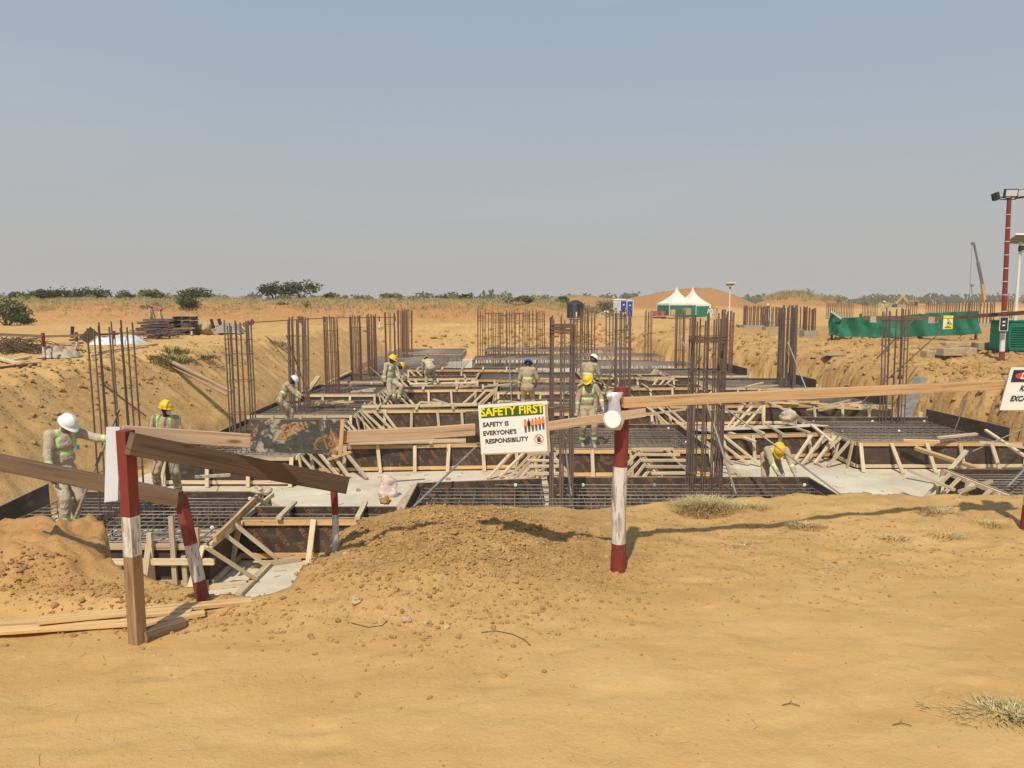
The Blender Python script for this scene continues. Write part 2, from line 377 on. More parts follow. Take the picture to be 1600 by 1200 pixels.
me.loops.add(fc.size); me.loops.foreach_set('vertex_index', fc.ravel())
me.polygons.add(len(fc)); me.polygons.foreach_set('loop_start', np.arange(0, fc.size, 4, dtype=np.int32)); me.polygons.foreach_set('loop_total', np.full(len(fc), 4, dtype=np.int32))
me.polygons.foreach_set('use_smooth', np.ones(len(fc), dtype=bool)); me.update(calc_edges=True)
# which soil lies where: red laterite / dark clods with pockmark shade painted in / dry grass litter
x, y, z = co[:, 0], co[:, 1], co[:, 2]
red = ss(62, 72, y)*(1-ss(2, 10, x))*0.95+ss(100, 125, y)*ss(0, 10, x)*0.95*(z > 0.3)
red = np.maximum(red, (1-ss(-2.6, -2.0, x))*ss(3.95, 4.25, y)*(y < 6)*0.5)
clod = np.clip(gauss(x, y, -0.4, 4.8, 0.95, 1.15)*1.25, 0, 1)+0.75*ss(13.2, 14.2, x)*ss(14, 18, y)*(1-ss(60, 70, y))
clod = clod+0.55*ss(3.9, 4.8, y)*(1-ss(6.5, 7, y))*(0.6+0.7*fbm(x, y, 0.9, 3))
grass = ss(0.9, 1.7, z)*ss(68, 74, y)*(1-ss(300, 600, y))*0.9*(1-0.85*ss(8, 14, x)*ss(100, 120, y)*(1-ss(175, 200, y)))+ss(180, 300, y)*0.8
cut = ((z < -0.45) & (z > -2.66) & (y < 64))*1.0
ca = np.stack([red, np.clip(clod, 0, 1), np.clip(grass, 0, 1), cut], 1).astype(np.float32)
at = me.color_attributes.new('zone', 'FLOAT_COLOR', 'POINT'); at.data.foreach_set('color', ca.ravel())

m, t, b = nodes('sandy_soil')
P = N(t, 'ShaderNodeNewGeometry').outputs['Position']
A = N(t, 'ShaderNodeAttribute'); A.attribute_name = 'zone'
sx = N(t, 'ShaderNodeSeparateXYZ'); t.links.new(A.outputs['Color'], sx.inputs[0])
zr_, zc_, zb_, za_ = sx.outputs[0], sx.outputs[1], sx.outputs[2], A.outputs['Alpha']
big = noise(t, P, 0.45, 5, 0.6); mid = noise(t, P, 2.6, 6, 0.62, 0.3); fine = noise(t, P, 16, 6, 0.7); grit = noise(t, P, 75, 3, 0.6)
flat = mapping(t, P, (0.8, 2.6, 1.0), (0, 0, 0.12)); streak = noise(t, flat, 1.6, 6, 0.6, 0.6)
c = mix(t, rng(t, big, 0.32, 0.68), (0.49, 0.285, 0.098), (0.585, 0.36, 0.138))
c = mix(t, rng(t, streak, 0.42, 0.66, 0, 0.5), c, (0.63, 0.405, 0.175))
c = mix(t, rng(t, mid, 0.52, 0.74, 0, 0.40), c, (0.42, 0.237, 0.088))
c = mix(t, rng(t, fine, 0.55, 0.78, 0, 0.30), c, (0.36, 0.205, 0.085))
cc = mix(t, rng(t, mid, 0.35, 0.65), (0.33, 0.182, 0.068), (0.47, 0.280, 0.108))
cc = mix(t, rng(t, noise(t, P, 26, 6, 0.78), 0.52, 0.64, 0, 0.8), cc, (0.20, 0.105, 0.042))  # dark specks paint the shade of small pockmarks into the clod colour
cc = mix(t, rng(t, noise(t, mapping(t, P, (1, 1, 1), (0, 0, 0), (5, 5, 5)), 52, 4, 0.7), 0.58, 0.68, 0, 0.7), cc, (0.62, 0.43, 0.22))
c = mix(t, zc_, c, cc)
sp1 = noise(t, P, 9.5, 9, 0.78, 0.4); sp2 = noise(t, mapping(t, P, (1, 1, 1), (0, 0, 0), (9, 2, 4)), 30, 6, 0.8)
c = mix(t, rng(t, sp1, 0.59, 0.66, 0, 0.30), c, (0.42, 0.24, 0.09))
c = mix(t, rng(t, sp1, 0.41, 0.33, 0, 0.45), c, (0.68, 0.47, 0.22))
c = mix(t, rng(t, sp2, 0.65, 0.70, 0, 0.6), c, (0.29, 0.16, 0.065))
cr = mix(t, rng(t, mid, 0.35, 0.7), (0.36, 0.165, 0.062), (0.47, 0.245, 0.100))
c = mix(t, zr_, c, cr)
cut_c = mix(t, rng(t, noise(t, mapping(t, P, (1, 1, 2.2)), 0.8, 6, 0.65), 0.35, 0.65), (0.44, 0.255, 0.098), (0.56, 0.345, 0.14))
c = mix(t, rng(t, za_, 0, 1, 0, 0.75), c, cut_c)
cg = mix(t, rng(t, noise(t, P, 0.7, 6, 0.7), 0.35, 0.65), (0.20, 0.165, 0.070), (0.38, 0.27, 0.125))
c = mix(t, zb_, c, cg)
pv = N(t, 'ShaderNodeTexVoronoi'); pv.inputs['Scale'].default_value = 26; t.links.new(P, pv.inputs['Vector'])
peb = rng(t, pv.outputs['Distance'], 0.05, 0.16, 1, 0)
gate = rng(t, noise(t, P, 3.1, 3), 0.52, 0.6)
pg = N(t, 'ShaderNodeMath', operation='MULTIPLY'); t.links.new(peb, pg.inputs[0]); t.links.new(gate, pg.inputs[1])
c = mix(t, pg.outputs[0], c, (0.30, 0.17, 0.075))
lump_ = noise(t, mapping(t, P, (1, 1, 1.6)), 3.4, 8, 0.72, 0.5)
c = mix(t, zr_, c, mix(t, rng(t, lump_, 0.52, 0.66, 0, 0.6), c, (0.24, 0.12, 0.05)))
c = mix(t, rng(t, za_, 0, 1, 0, 1), c, mix(t, rng(t, lump_, 0.57, 0.70, 0, 0.45), c, (0.30, 0.165, 0.065)))
set_col(t, b, c); b.inputs['Roughness'].default_value = 0.95; b.inputs['Specular IOR Level'].default_value = 0.08
lm_ = N(t, 'ShaderNodeMath', operation='MULTIPLY'); t.links.new(lump_, lm_.inputs[0]); t.links.new(rng(t, za_, 0, 1, 0.05, 1), lm_.inputs[1])
b0 = bump(t, b, lm_.outputs[0], 0.6, 0.12)
b1 = bump(t, b, mid, 0.35, 0.05, b0); b2 = bump(t, b, fine, 0.5, 0.012, b1)
b2b = bump(t, b, streak, 0.15, 0.02, b2); b2c = bump(t, b, sp1, 0.28, 0.014, b2b); b3 = bump(t, b, grit, 0.5, 0.005, b2c)
SOIL = m; me.materials.append(m)
go = bpy.data.objects.new('ground', me); col.objects.link(go); tag(go, kind='structure')

# blinding slab of pale concrete over the pit floor, with an uneven edge
mb = MB(); r = random.Random(3)
pts = []
for yy in np.arange(9.4, 46.1, 1.1): pts.append((-8.95+0.12*r.uniform(-1, 1), yy))
for yy in np.arange(46.5, 57, 1.3): pts.append((-8.4+0.15*r.uniform(-1, 1), yy))
for xx in np.arange(-7.5, 8.5, 1.2): pts.append((xx, 56.3+0.2*r.uniform(-1, 1)))
for yy in np.arange(55, 41, -1.3): pts.append((float(np.interp(yy, [41, 56], [12.2, 9.2]))+0.1*r.uniform(-1, 1), yy))
for yy in np.arange(41, 9.4, -1.1): pts.append((13.85+0.12*r.uniform(-1, 1), yy))
n = len(pts)
mb.add([(px_, py_, FLOOR) for px_, py_ in pts]+[(px_, py_, FLOOR-0.13) for px_, py_ in pts], [tuple(reversed(range(n)))]+[(i, (i+1) % n, n+(i+1) % n, n+i) for i in range(n)])
mb.build('concrete_floor', CONC, origin=(0, 0, 0), kind='structure')
# ------------------------------------------------------------ lettering
_glyph = {}
def text_mesh(s, bold=0.0, shear=0.0, space=1.0):
    """flat letters of height ~0.7 in xy, centred"""
    k = (s, bold, shear, space)
    if k in _glyph: return _glyph[k]
    cu = bpy.data.curves.new('t', 'FONT'); cu.body = s; cu.align_x = 'CENTER'; cu.align_y = 'CENTER'; cu.offset = bold; cu.shear = shear; cu.space_character = space
    cu.resolution_u = 3
    ob = bpy.data.objects.new('t', cu); col.objects.link(ob)
    dg = bpy.context.evaluated_depsgraph_get(); me_ = bpy.data.meshes.new_from_object(ob.evaluated_get(dg))
    v = [tuple(p.co) for p in me_.vertices]; f = [tuple(p.vertices) for p in me_.polygons]
    bpy.data.objects.remove(ob); bpy.data.curves.remove(cu); bpy.data.meshes.remove(me_)
    _glyph[k] = (v, f); return v, f
def put_text(mb, s, o, rt, up, size, m=0, bold=0.0, shear=0.0, space=1.0, sx_=1.0):
    v, f = text_mesh(s, bold, shear, space); o = Vector(o); rt = Vector(rt).normalized(); up = Vector(up).normalized()
    mb.add([o+rt*p[0]*size*sx_+up*p[1]*size for p in v], f, m)
    return mb
def brand_tile(wd, ht, rnd, size=0.10, ang=-57):
    """orange brand print in slanted rows, cut to a wd x ht rectangle; returns verts (u,v) and faces"""
    bm = bmesh.new(); a = R(ang); v, f = text_mesh('NILEPLY', 0.012)
    ca_, sa_ = math.cos(a), math.sin(a); pitch = 0.17; run = 0.62
    i0 = rnd.uniform(0, .5)
    k = -2
    while k*pitch/abs(sa_) < wd+1.2:
        bx_ = k*pitch/abs(sa_)-0.3; off = (k*0.29+i0) % run
        j = -3
        while j < 4:
            cx = bx_+(j*run+off)*ca_; cy = ht/2+(j*run+off)*sa_
            if -0.4 < cx < wd+0.4 and -0.4 < cy < ht+0.4:
                vs = [bm.verts.new((cx+(p[0]*ca_-p[1]*sa_)*size, cy+(p[0]*sa_+p[1]*ca_)*size, 0)) for p in v]
                for q in f:
                    try: bm.faces.new([vs[i] for i in q])
                    except ValueError: pass
            j += 1
        k += 1
    for co_, no_ in (((0.01, 0, 0), (-1, 0, 0)), ((wd-0.01, 0, 0), (1, 0, 0)), ((0, 0.01, 0), (0, -1, 0)), ((0, ht-0.01, 0), (0, 1, 0))):
        geom = list(bm.verts)+list(bm.edges)+list(bm.faces)
        bmesh.ops.bisect_plane(bm, geom=geom, plane_co=co_, plane_no=no_, clear_outer=True)
    bm.verts.ensure_lookup_table(); bm.verts.index_update()
    vv = [(q.co.x, q.co.y) for q in bm.verts]; ff = [tuple(q.index for q in fa.verts) for fa in bm.faces]; bm.free()
    return vv, ff

# ------------------------------------------------------------ formwork
TOP = -1.9
rf = random.Random(77)
def wall(root, a, b, brace=0, letters=1, stud=0.86, lean=0.12, rails=(PINE, PINE), h0=FLOOR, top=TOP, inner=1, studs=True, bracelen=0.55, wood=OLDW):
    """one plywood side of a footing from a to b; the outside lies to the right of a->b"""
    a = Vector((a[0], a[1], 0)); b = Vector((b[0], b[1], 0)); d = b-a; L = d.length; d.normalize(); n = Vector((d.y, -d.x, 0))
    npan = max(1, int(math.ceil(L/2.6))); hh = top-h0; zz = Vector((0, 0, 1))
    for i in range(npan):
        p, q = a+d*(L*i/npan+.003), a+d*(L*(i+1)/npan-.003)
        mb = MB(); mb.beam(p+zz*(h0+hh/2), q+zz*(h0+hh/2), 0.02, hh, m=0)
        # raw plywood edge on top
        mb.beam(p+zz*(top+.006), q+zz*(top+.006), 0.021, 0.012, m=1)
        pan = mb.build('plywood_panel', [FILM, PLYEDGE], root)
        if letters:
            wd = (q-p).length
            for side in ((1, -1) if inner else (1,)):
                lm = MB()
                tv, tf = brand_tile(wd, hh, rf)
                nn = n*side; org = p if side == 1 else q; dd = d*side
                lm.add([org+dd*u+zz*(h0+v)+nn*0.0125 for u, v in tv], tf)
                if lm.f: lm.build('lettering', LETTER, pan)
    def rail(z, off, hgt, mt, nm):
        k = max(1, int(round(L/3.4)))
        for i in range(k):
            p = a+d*(L*i/k)+n*off+zz*(z+rf.uniform(-.008, .008)); q = a+d*(L*(i+1)/k-0.004)+n*off+zz*(z+rf.uniform(-.008, .008))
            MB().beam(p, q, 0.045, hgt).build(nm, mt, root)
    if rails[0]: rail(top-0.055, 0.036, 0.088, rails[0], 'top_rail')
    if rails[1]: rail(h0+0.085, 0.036, 0.080, rails[1], 'bottom_rail')
    if studs:
        k = max(1, int(round(L/stud)))
        for i in range(k+1):
            s_ = min(max(L*i/k+rf.uniform(-.05, .05), 0.05), L-0.05); j = rf.uniform(-.07, .07)
            MB().beam(a+d*s_+n*0.085+zz*(top-0.01+rf.uniform(-.03, .02)), a+d*(s_+j)+n*(0.09+lean*rf.uniform(.7, 1.4))+zz*(h0+.01), 0.085, 0.045, up=n).build('stud', wood, root)
    if brace:
        k = max(1, int(round(L/brace)))
        for i in range(k):
            s_ = min(L*(i+.5)/k+rf.uniform(-.1, .1), L-.05); j = rf.uniform(-.12, .12); bl = bracelen*rf.uniform(.85, 1.15)
            MB().beam(a+d*s_+n*0.09+zz*(top-0.03), a+d*(s_+j)+n*(0.09+bl)+zz*(h0+.035), 0.075, 0.05).build('brace', wood, root)
        MB().beam(a+d*0.1+n*(0.13+bracelen)+zz*(h0+.03), b-d*0.1+n*(0.13+bracelen+rf.uniform(-.06, .1))+zz*(h0+.03), 0.09, 0.05).build('sole_plate', OLDW, root)
def ties(root, a, b, wdt, step=1.1, z=TOP+0.035, wood=OLDW):
    a = Vector((a[0], a[1], 0)); b = Vector((b[0], b[1], 0)); d = b-a; L = d.length; d.normalize(); n = Vector((-d.y, d.x, 0)); k = max(1, int(L/step))
    for i in range(k):
        s_ = (i+.5)*L/k+rf.uniform(-.12, .12); j = rf.uniform(-.06, .06)
        MB().beam(a+d*s_-n*0.13+Vector((0, 0, z)), a+d*(s_+j)+n*(wdt+0.16)+Vector((0, 0, z+.005)), 0.085, 0.05).build('cross_tie', wood, root)

def rebar_mat(x0, x1, y0, y1, label, ztop=-2.0, sp=0.22, r=0.010, low=True, spacer=False, near=False, side=None, side_h=0.45, skew=0.0):
    """reinforcement mat: single bars both ways in two layers, hooked up at the ends"""
    root = thing('rebar_mat', ((x0+x1)/2, (y0+y1)/2, ztop-0.45), label, 'rebar mat', 'rebar mats of the footings')
    def layer(z, top=True):
        rr = random.Random(int(abs(x0*31+y0*7+z*13)*10))
        nxb = int((y1-y0)/sp); nyb = int((x1-x0)/sp)
        first = None
        for i in range(nxb+1):
            yy = y0+(y1-y0)*i/nxb+rr.uniform(-.012, .012)
            mb = MB(); hk = (-0.25 if top else 0.25)
            mb.tube([(x0+.03, yy, z+hk), (x0+.03, yy, z), (x1-.03, yy+skew, z+rr.uniform(-.008, .008)), (x1-.03, yy+skew, z+hk)], r, 5 if near else 4, caps=False)
            mb.build('bar', MATBAR, root)
        for i in range(nyb+1):
            xx = x0+(x1-x0)*i/nyb+rr.uniform(-.012, .012)
            mb = MB(); hk = (-0.25 if top else 0.25); q = -0.022
            mb.tube([(xx, y0+.03, z+q+hk), (xx, y0+.03, z+q), (xx, y1-.03, z+q+rr.uniform(-.008, .008)), (xx, y1-.03, z+q+hk)], r, 5 if near else 4, caps=False)
            mb.build('bar', MATBAR, root)
    layer(ztop)
    if low: 
        spo = sp; layer(ztop-0.45, False)
    if spacer:
        rr = random.Random(9)
        k = int((x1-x0)/1.15)
        for i in range(k):
            for yy in ((y1-.12), (y0+y1)/2+rr.uniform(-.6, .6)):
                c = Vector((x0+.3+(x1-x0-.5)*i/max(1, k-1)+rr.uniform(-.1, .1), yy, ztop+0.03))
                M = Matrix.Rotation(R(80), 3, 'X') @ Matrix.Rotation(rr.uniform(-.5, .5), 3, 'Y')
                MB().lathe(c, [(0.010, -.012), (0.030, -.012), (0.034, 0), (0.030, .012), (0.010, .012)], 12, M=M).build('spacer_wheel', WHITE if i % 3 else GREYC, root)
    return root

# --- pads: (x0,x1,y0,y1,label bits)
FG = 'timber and plywood footing forms'
def pad(x0, x1, y0, y1, label, open_=(), brace_sides='r', letters=1, mat_label=None, top=TOP, bl=.6, bs=.5, **kw):
    root = thing('footing_formwork', ((x0+x1)/2, (y0+y1)/2, FLOOR), label, 'formwork', FG)
    mk = dict(kw)
    if 'f' not in open_: wall(root, (x0, y0), (x1, y0), letters=letters, **mk)
    if 'r' not in open_: wall(root, (x1, y0), (x1, y1), brace=bs if 'r' in brace_sides else 0, bracelen=bl, studs='r' in brace_sides, letters=letters and 0, rails=(OLDW, OLDW))
    if 'b' not in open_: wall(root, (x1, y1), (x0, y1), letters=letters, studs=False, rails=(OLDW, None))
    if 'l' not in open_: wall(root, (x0, y1), (x0, y0), brace=bs if 'l' in brace_sides else 0, bracelen=bl, letters=0, studs='l' in brace_sides, rails=(OLDW, OLDW) if 'l' in brace_sides else (None, None))
    return root
def strip(x0, x1, yf, yb, label, tie=True, letters=1, brace=0, stud=0.86, slope=0.0, **kw):
    root = thing('strip_formwork', ((x0+x1)/2, (yf+yb)/2, FLOOR), label, 'formwork', FG)
    wall(root, (x0, yf), (x1, yf+slope), letters=letters, stud=stud, brace=brace, **kw)
    for q_ in (0, 1):   # short struts fanning out where the strip meets the pads
        for k_ in range(3):
            xx = (x0+.12+.32*k_) if q_ == 0 else (x1-.12-.32*k_); sg = 1 if q_ == 0 else -1
            if x1-x0 > 3: MB().beam((xx, yf-.06, TOP-.02+.01*k_), (xx+sg*.75+rf.uniform(-.1, .1), yf-.5-.12*k_, FLOOR+.04), .08, .05).build('brace', OLDW, root)
    wall(root, (x1, yb+slope), (x0, yb), letters=letters, studs=False, rails=(OLDW, None))
    if tie: ties(root, (x0, yf), (x1, yf+slope), yb-yf)
    return root
def lstrip(x0, x1, y0, y1, label):
    root = thing('strip_formwork', ((x0+x1)/2, (y0+y1)/2, FLOOR), label, 'formwork', FG)
    wall(root, (x1, y0), (x1, y1), letters=1, brace=0.62, rails=(PINE, OLDW), studs=False)
    wall(root, (x0, y1), (x0, y0), letters=1, brace=0.62, rails=(PINE, OLDW), studs=False)
    k = int((y1-y0)/0.62)
    for i in range(k+1):
        yy = y0+.15+(y1-y0-.3)*i/k
        MB().beam((x0-.2, yy, TOP+.035), (x1+.2, yy+rf.uniform(-.08, .08), TOP+.035), 0.085, 0.05).build('cross_tie', OLDW, root)
    return root

# row 1, nearest
p = pad(-8.45, -4.5, 11.05, 14.05, 'nearest left footing form with tall loose pegs, white-helmeted man on its rebar', open_=('l',), studs=True, letters=0, rails=(OLDW, OLDW), lean=0.45, brace_sides='')
MB().beam((-8.3, 10.90, -2.16), (-4.35, 10.88, -2.14), .05, .09).build('middle_rail', OLDW, p)
MB().beam((-6.1, 10.55, FLOOR+.06), (-3.9, 10.45, FLOOR+.05), .09, .09).build('sole_plate', OLDW, p)
for a_, b_ in (((322, 855), (399, 905)), ((347, 832), (416, 884)), ((366, 818), (432, 872))):
    MB().beam(G(*a_, TOP+.02), G(*b_, FLOOR+.05), .095, .06).build('brace', OLDW, p)
for a_, b_ in (((372, 930), (420, 882)), ((392, 884), (470, 873)), ((325, 917), (388, 911)), ((300, 900), (352, 868))):
    MB().beam(G(*a_, FLOOR+.035), G(*b_, FLOOR+.035), .10, .06).build('sole_plate', OLDW, p)
MB().beam((-4.6, 13.9, TOP), (-3.5, 13.5, FLOOR+.05), .09, .05).build('brace', OLDW, p); MB().beam((-4.6, 13.4, TOP+.08), (-3.9, 13.3, FLOOR+.3), .09, .05).build('brace', OLDW, p)
MB().beam((-4.6, 14.0, TOP+.06), (-4.38, 11.0, TOP+.06), .05, .09).build('top_rail', PINE, p)
wall(p, (-8.75, 14.2), (-8.35, 10.2), letters=0, studs=False, rails=(None, None), top=-1.78)
for px_, top_ in ((207, 828), (268, 806), (288, 868), (234, 832), (307, 824)):
    q = D(px_, top_, 10.95); MB().beam((q.x, 10.93, q.z), (q.x+.02, 10.93, FLOOR-.02), 0.07, 0.05).build('peg', OLDW if px_ != 307 else PINE, p)
wall(p, (-4.5, 13.6), (-4.5, 13.75), letters=0, studs=False, rails=(None, None))
rebar_mat(-8.35, -4.6, 11.15, 13.95, 'steel bar mat under the boots of the man in the white helmet on the left', near=True, sp=0.2, spacer=True)
s = strip(-4.48, -2.0, 12.3, 13.0, 'short strip form emerging from behind the spoil mound, orange lettering on dark plywood', stud=1.1, brace=0, lean=.3)
rebar_mat(-4.4, -2.0, 12.4, 12.9, 'narrow bar cage inside the short strip form behind the mound', near=True, sp=0.2)
p = thing('footing_formwork', (2, 13, FLOOR), 'long near footing form just beyond the sandy edge, dark lettered inside faces', 'formwork', FG)
wall(p, (6.0, 15.25), (0.85, 15.25), studs=False, rails=(OLDW, None)); wall(p, (0.55, 15.15), (-1.85, 14.75), studs=False, rails=(OLDW, None))
wall(p, (-1.85, 14.75), (-1.85, 11.2), studs=True, brace=0.9, letters=0, rails=(OLDW, OLDW)); wall(p, (6.0, 11.2), (6.0, 15.25), studs=False, letters=0, rails=(None, None))
rebar_mat(-1.75, 5.95, 11.3, 15.0, 'long rebar mat showing just past the sandy edge, white spacer wheels along it', near=True, sp=0.25, spacer=True)
lstrip(0.55, 0.85, 15.3, 18.2, 'narrow ladder-like form running back behind the safety sign')
lstrip(3.05, 3.65, 15.3, 18.2, 'narrow ladder-like form running back just right of the middle post')
p = pad(9.2, 13.2, 12.2, 16.0, 'nearest right footing form by the right edge, half buried under crossed timbers', open_=('f', 'r'), brace_sides='l', letters=0)
rebar_mat(9.3, 13.1, 12.3, 15.9, 'rebar mat at the right edge below the crossed timbers', near=True, sp=0.2)
# row 2
pad(-8.0, -5.0, 17.4, 22.9, 'left footing form behind the weathered board, worker with white helmet inside', brace_sides='r', letters=0, rails=(OLDW, OLDW))
rebar_mat(-7.9, -5.1, 17.5, 22.8, 'rebar mat behind the man with the yellow helmet and face mask', near=True, sp=0.23, spacer=True)
strip(-5.0, 0.9, 18.7, 19.75, 'second strip form left of the safety sign, large dark lettered panels between pale studs', slope=0.5)
pad(0.95, 4.8, 18.25, 21.9, 'footing form below the man carrying a bar', brace_sides='lr', lean=.3)
rebar_mat(1.05, 4.7, 18.35, 21.8, 'rebar mat carrying the man with the tilted yellow helmet', near=True, sp=0.23, spacer=True)
strip(4.85, 8.7, 20.15, 21.1, 'strip form behind the man bending over, right of the middle cage', slope=0.45, lean=.25)
pad(8.75, 13.0, 19.2, 23.3, 'large right footing form with black side board and leaning struts', brace_sides='l', letters=0, lean=0.45, rails=(PINE, OLDW), open_=('r',))
t_ = thing('side_board', (13.05, 21.5, FLOOR), 'black plywood side board rising at the right end of the large right footing', 'formwork board')
wall(t_, (13.05, 19.9), (12.75, 23.4), letters=0, studs=False, rails=(None, None), top=-1.66)
rebar_mat(8.85, 12.7, 19.35, 23.1, 'rebar mat in the large right footing under the tall right cage', near=True, sp=0.23, spacer=True)
# rows 3..5
rows = [
 (3, -8.3, -5.0, 23.9, 27.2, 24.9, 0.0, 4.5, 24.3, 27.6, 25.9, 8.6, 13.1, 26.2, 29.8),
 (4, -8.2, -5.2, 29.2, 32.6, 30.6, -0.6, 3.8, 30.0, 33.4, 31.2, 8.4, 12.7, 31.4, 35.2),
 (5, -8.0, -5.3, 33.9, 37.6, 35.1, -1.6, 3.2, 34.6, 38.2, 35.6, 7.6, 11.4, 36.6, 40.4)]
nm = {3: ('third', 'behind the crouching worker'), 4: ('fourth', 'beyond the walking worker'), 5: ('fifth', 'in the far part of the pit')}
for (k, lx0, lx1, ly0, ly1, sy, cx0, cx1, cy0, cy1, sry, rx0, rx1, ry0, ry1) in rows:
    o_, w_ = nm[k]; sp_ = {3: .25, 4: .27, 5: .32}[k]
    pad(lx0, lx1, ly0, ly1, f'{o_} footing form in the left row, {w_}', letters=0, rails=(OLDW, OLDW))
    rebar_mat(lx0+.1, lx1-.1, ly0+.1, ly1-.1, f'rebar mat of the {o_} footing in the left row', sp=sp_, r=.011, spacer=(k == 3))
    strip(lx1, cx0, sy, sy+1.05, f'{o_} strip form from the front between left and middle footings, yellow rails', slope=0.25)
    pad(cx0, cx1, cy0, cy1, f'{o_} footing form from the front in the middle row', brace_sides='lr', letters=(k < 5))
    rebar_mat(cx0+.1, cx1-.1, cy0+.1, cy1-.1, f'rebar mat of the {o_} footing in the middle row', sp=sp_, r=.011)
    strip(cx1, rx0, sry, sry+1.0, f'{o_} strip form from the front between middle and right footings', slope=0.3)
    pad(rx0, rx1, ry0, ry1, f'{o_} footing form from the front in the right row', brace_sides='lr', letters=0, rails=(PINE if k == 3 else OLDW, OLDW), open_=('r',))
    t_ = thing('side_board', (rx1, ry1-1, FLOOR), f'black side board at the right end of the {o_} footing in the right row', 'formwork board')
    wall(t_, (rx1, ry0+.5), (rx1-.1, ry1), letters=0, studs=False, rails=(None, None), top=-1.62)
    rebar_mat(rx0+.1, rx1-.15, ry0+.1, ry1-.1, f'rebar mat of the {o_} footing in the right row', sp=sp_, r=.011)
# long low strip behind row five and the tall bar grids of the far end
strip(-5.4, 0.2, 39.6, 40.6, 'last strip form across the pit below the bent-over worker, one long dark panel', slope=0.1, stud=3)
for i, (x0, x1, y0, y1, zt, lab) in enumerate([
  (-8.2, -3.9, 41, 47, -1.75, 'large brown bar grid at the far left of the pit'),
  (-8.0, -3.2, 48.5, 54, -1.7, 'farthest bar grid on the left, against the end bank'),
  (-2.2, 3.9, 42.5, 45.5, -1.6, 'tall bar grid under the thick cluster of far cages'),
  (-1.7, 3.9, 48.0, 52.5, -1.5, 'farthest middle bar grid behind the cage cluster'),
  (4.6, 10.2, 42.3, 45.2, -1.9, 'low bar grid on the far right, nearer of three'),
  (4.0, 9.4, 47.2, 50, -1.75, 'low bar grid on the far right, middle of three'),
  (3.4, 8.4, 52, 55, -1.65, 'low bar grid on the far right, farthest of three')]):
    root = rebar_mat(x0, x1, y0, y1, lab, ztop=zt, sp=0.26, r=0.013)
    for k in range(int((x1-x0)/.3)+1):      # upright bars along the front
        MB().tube([(x0+k*.3, y0, FLOOR+.02), (x0+k*.3, y0, zt)], 0.012, 4, caps=False).build('upright_bar', MATBAR, root)

# ------------------------------------------------------------ column cages
CG = 'starter bar cages for the columns'
def cage(x, y, ztop, label, wx=0.55, wy=0.4, n=(4, 3), r=0.014, zb=-2.45, hoops=(0.35, 0.5, 1.4), rusty=0, rz=0.0, pack=None, seed=0, splay=0.03, bundle=False):
    r = r*(1.22 if 18 < y < 60 else 1.0); rr = random.Random(int(x*100+y*10)+seed); mt = REBAR2 if rusty else REBAR
    root = thing('column_cage', (x, y, zb), label, 'rebar cage', CG)
    cz, sz = math.cos(rz), math.sin(rz)
    def W(u, v, z): return (x+u*cz-v*sz, y+u*sz+v*cz, z)
    pts = []
    for i in range(n[0]):
        for j in range(n[1]):
            if 0 < i < n[0]-1 and 0 < j < n[1]-1: continue
            u = -wx/2+wx*i/(n[0]-1); v = -wy/2+wy*j/(n[1]-1); pts.append((u, v))
            if bundle and (i in (0, n[0]-1) or j in (0,)): pts.append((u+2.2*r, v+.004))
    ln = rr.uniform(-splay, splay), rr.uniform(-splay, splay)
    for (u, v) in pts:
        du, dv = rr.uniform(-.018, .018)+ln[0], rr.uniform(-.018, .018)+ln[1]; H_ = ztop-zb; z1 = ztop+rr.uniform(-.14, .03)
        # ribbed bar: slight changes of radius read as ribs
        MB().tube([W(u, v, zb), W(u+du*.2, v+dv*.2, zb+H_*.45), W(u+du*.7+rr.uniform(-.006, .006), v+dv*.7, zb+H_*.8), W(u+du, v+dv, z1)], r*rr.uniform(.92, 1.08), 6).build('main_bar', mt, root)
    def hoop(z, k=1, tilt=0.0):
        for q in range(k):
            zz = z+q*0.022+rr.uniform(-.004, .004); f = (zz-zb)/(ztop-zb)
            a, b_ = wx/2+.022, wy/2+.022; o1, o2 = ln[0]*f, ln[1]*f
            t_ = tilt+rr.uniform(-.02, .02)
            P_ = [W(-a+o1, -b_+o2, zz-t_), W(a+o1, -b_+o2, zz+t_), W(a+o1, b_+o2, zz+t_), W(-a+o1, b_+o2, zz-t_), W(-a+o1, -b_+o2, zz-t_)]
            MB().tube(P_, 0.0075, 5, caps=False, smooth=False).build('stirrup', REBAR2, root)
    for h_ in hoops: hoop(zb+h_*(ztop-zb) if h_ < 1 else h_)
    if pack: hoop(pack[0], pack[1])
    return root
cage(-6.9, 13.3, 1.30, 'tall loose rebar cage beside the man with his arm stretched out', 0.58, 0.42, (4, 3), hoops=(0.3,), r=.0145, splay=.05, seed=2)
cage(-7.3, 20.6, 1.12, 'rebar cage left of the weathered board, second in the left row', 0.56, 0.42, (5, 3), hoops=(.3, .55, .75, .86), r=.016)
cage(-6.95, 24.9, 1.16, 'rebar cage beside the crouching worker with the white helmet', 0.52, 0.42, (4, 3), hoops=(.35, .6, .82), r=.02)
cage(-7.05, 30.0, 1.05, 'thin rebar cage fourth from the front in the left row', 0.46, 0.4, (4, 3), hoops=(.6, .84), r=.018, rusty=1)
cage(-6.95, 34.2, 1.02, 'thin rebar cage fifth from the front in the left row', 0.4, 0.4, (4, 3), hoops=(.5, .84), r=.018, rusty=1)
cage(-6.75, 37.0, 1.02, 'dense rusty cage sixth from the front in the left row', 0.36, 0.4, (4, 3), hoops=(.6, .84), r=.02, rusty=1)
cage(-6.75, 42.6, 1.05, 'slim far cage left of the pair at the end of the left row', 0.5, 0.4, (3, 3), hoops=(.8,), r=.019, rusty=1)
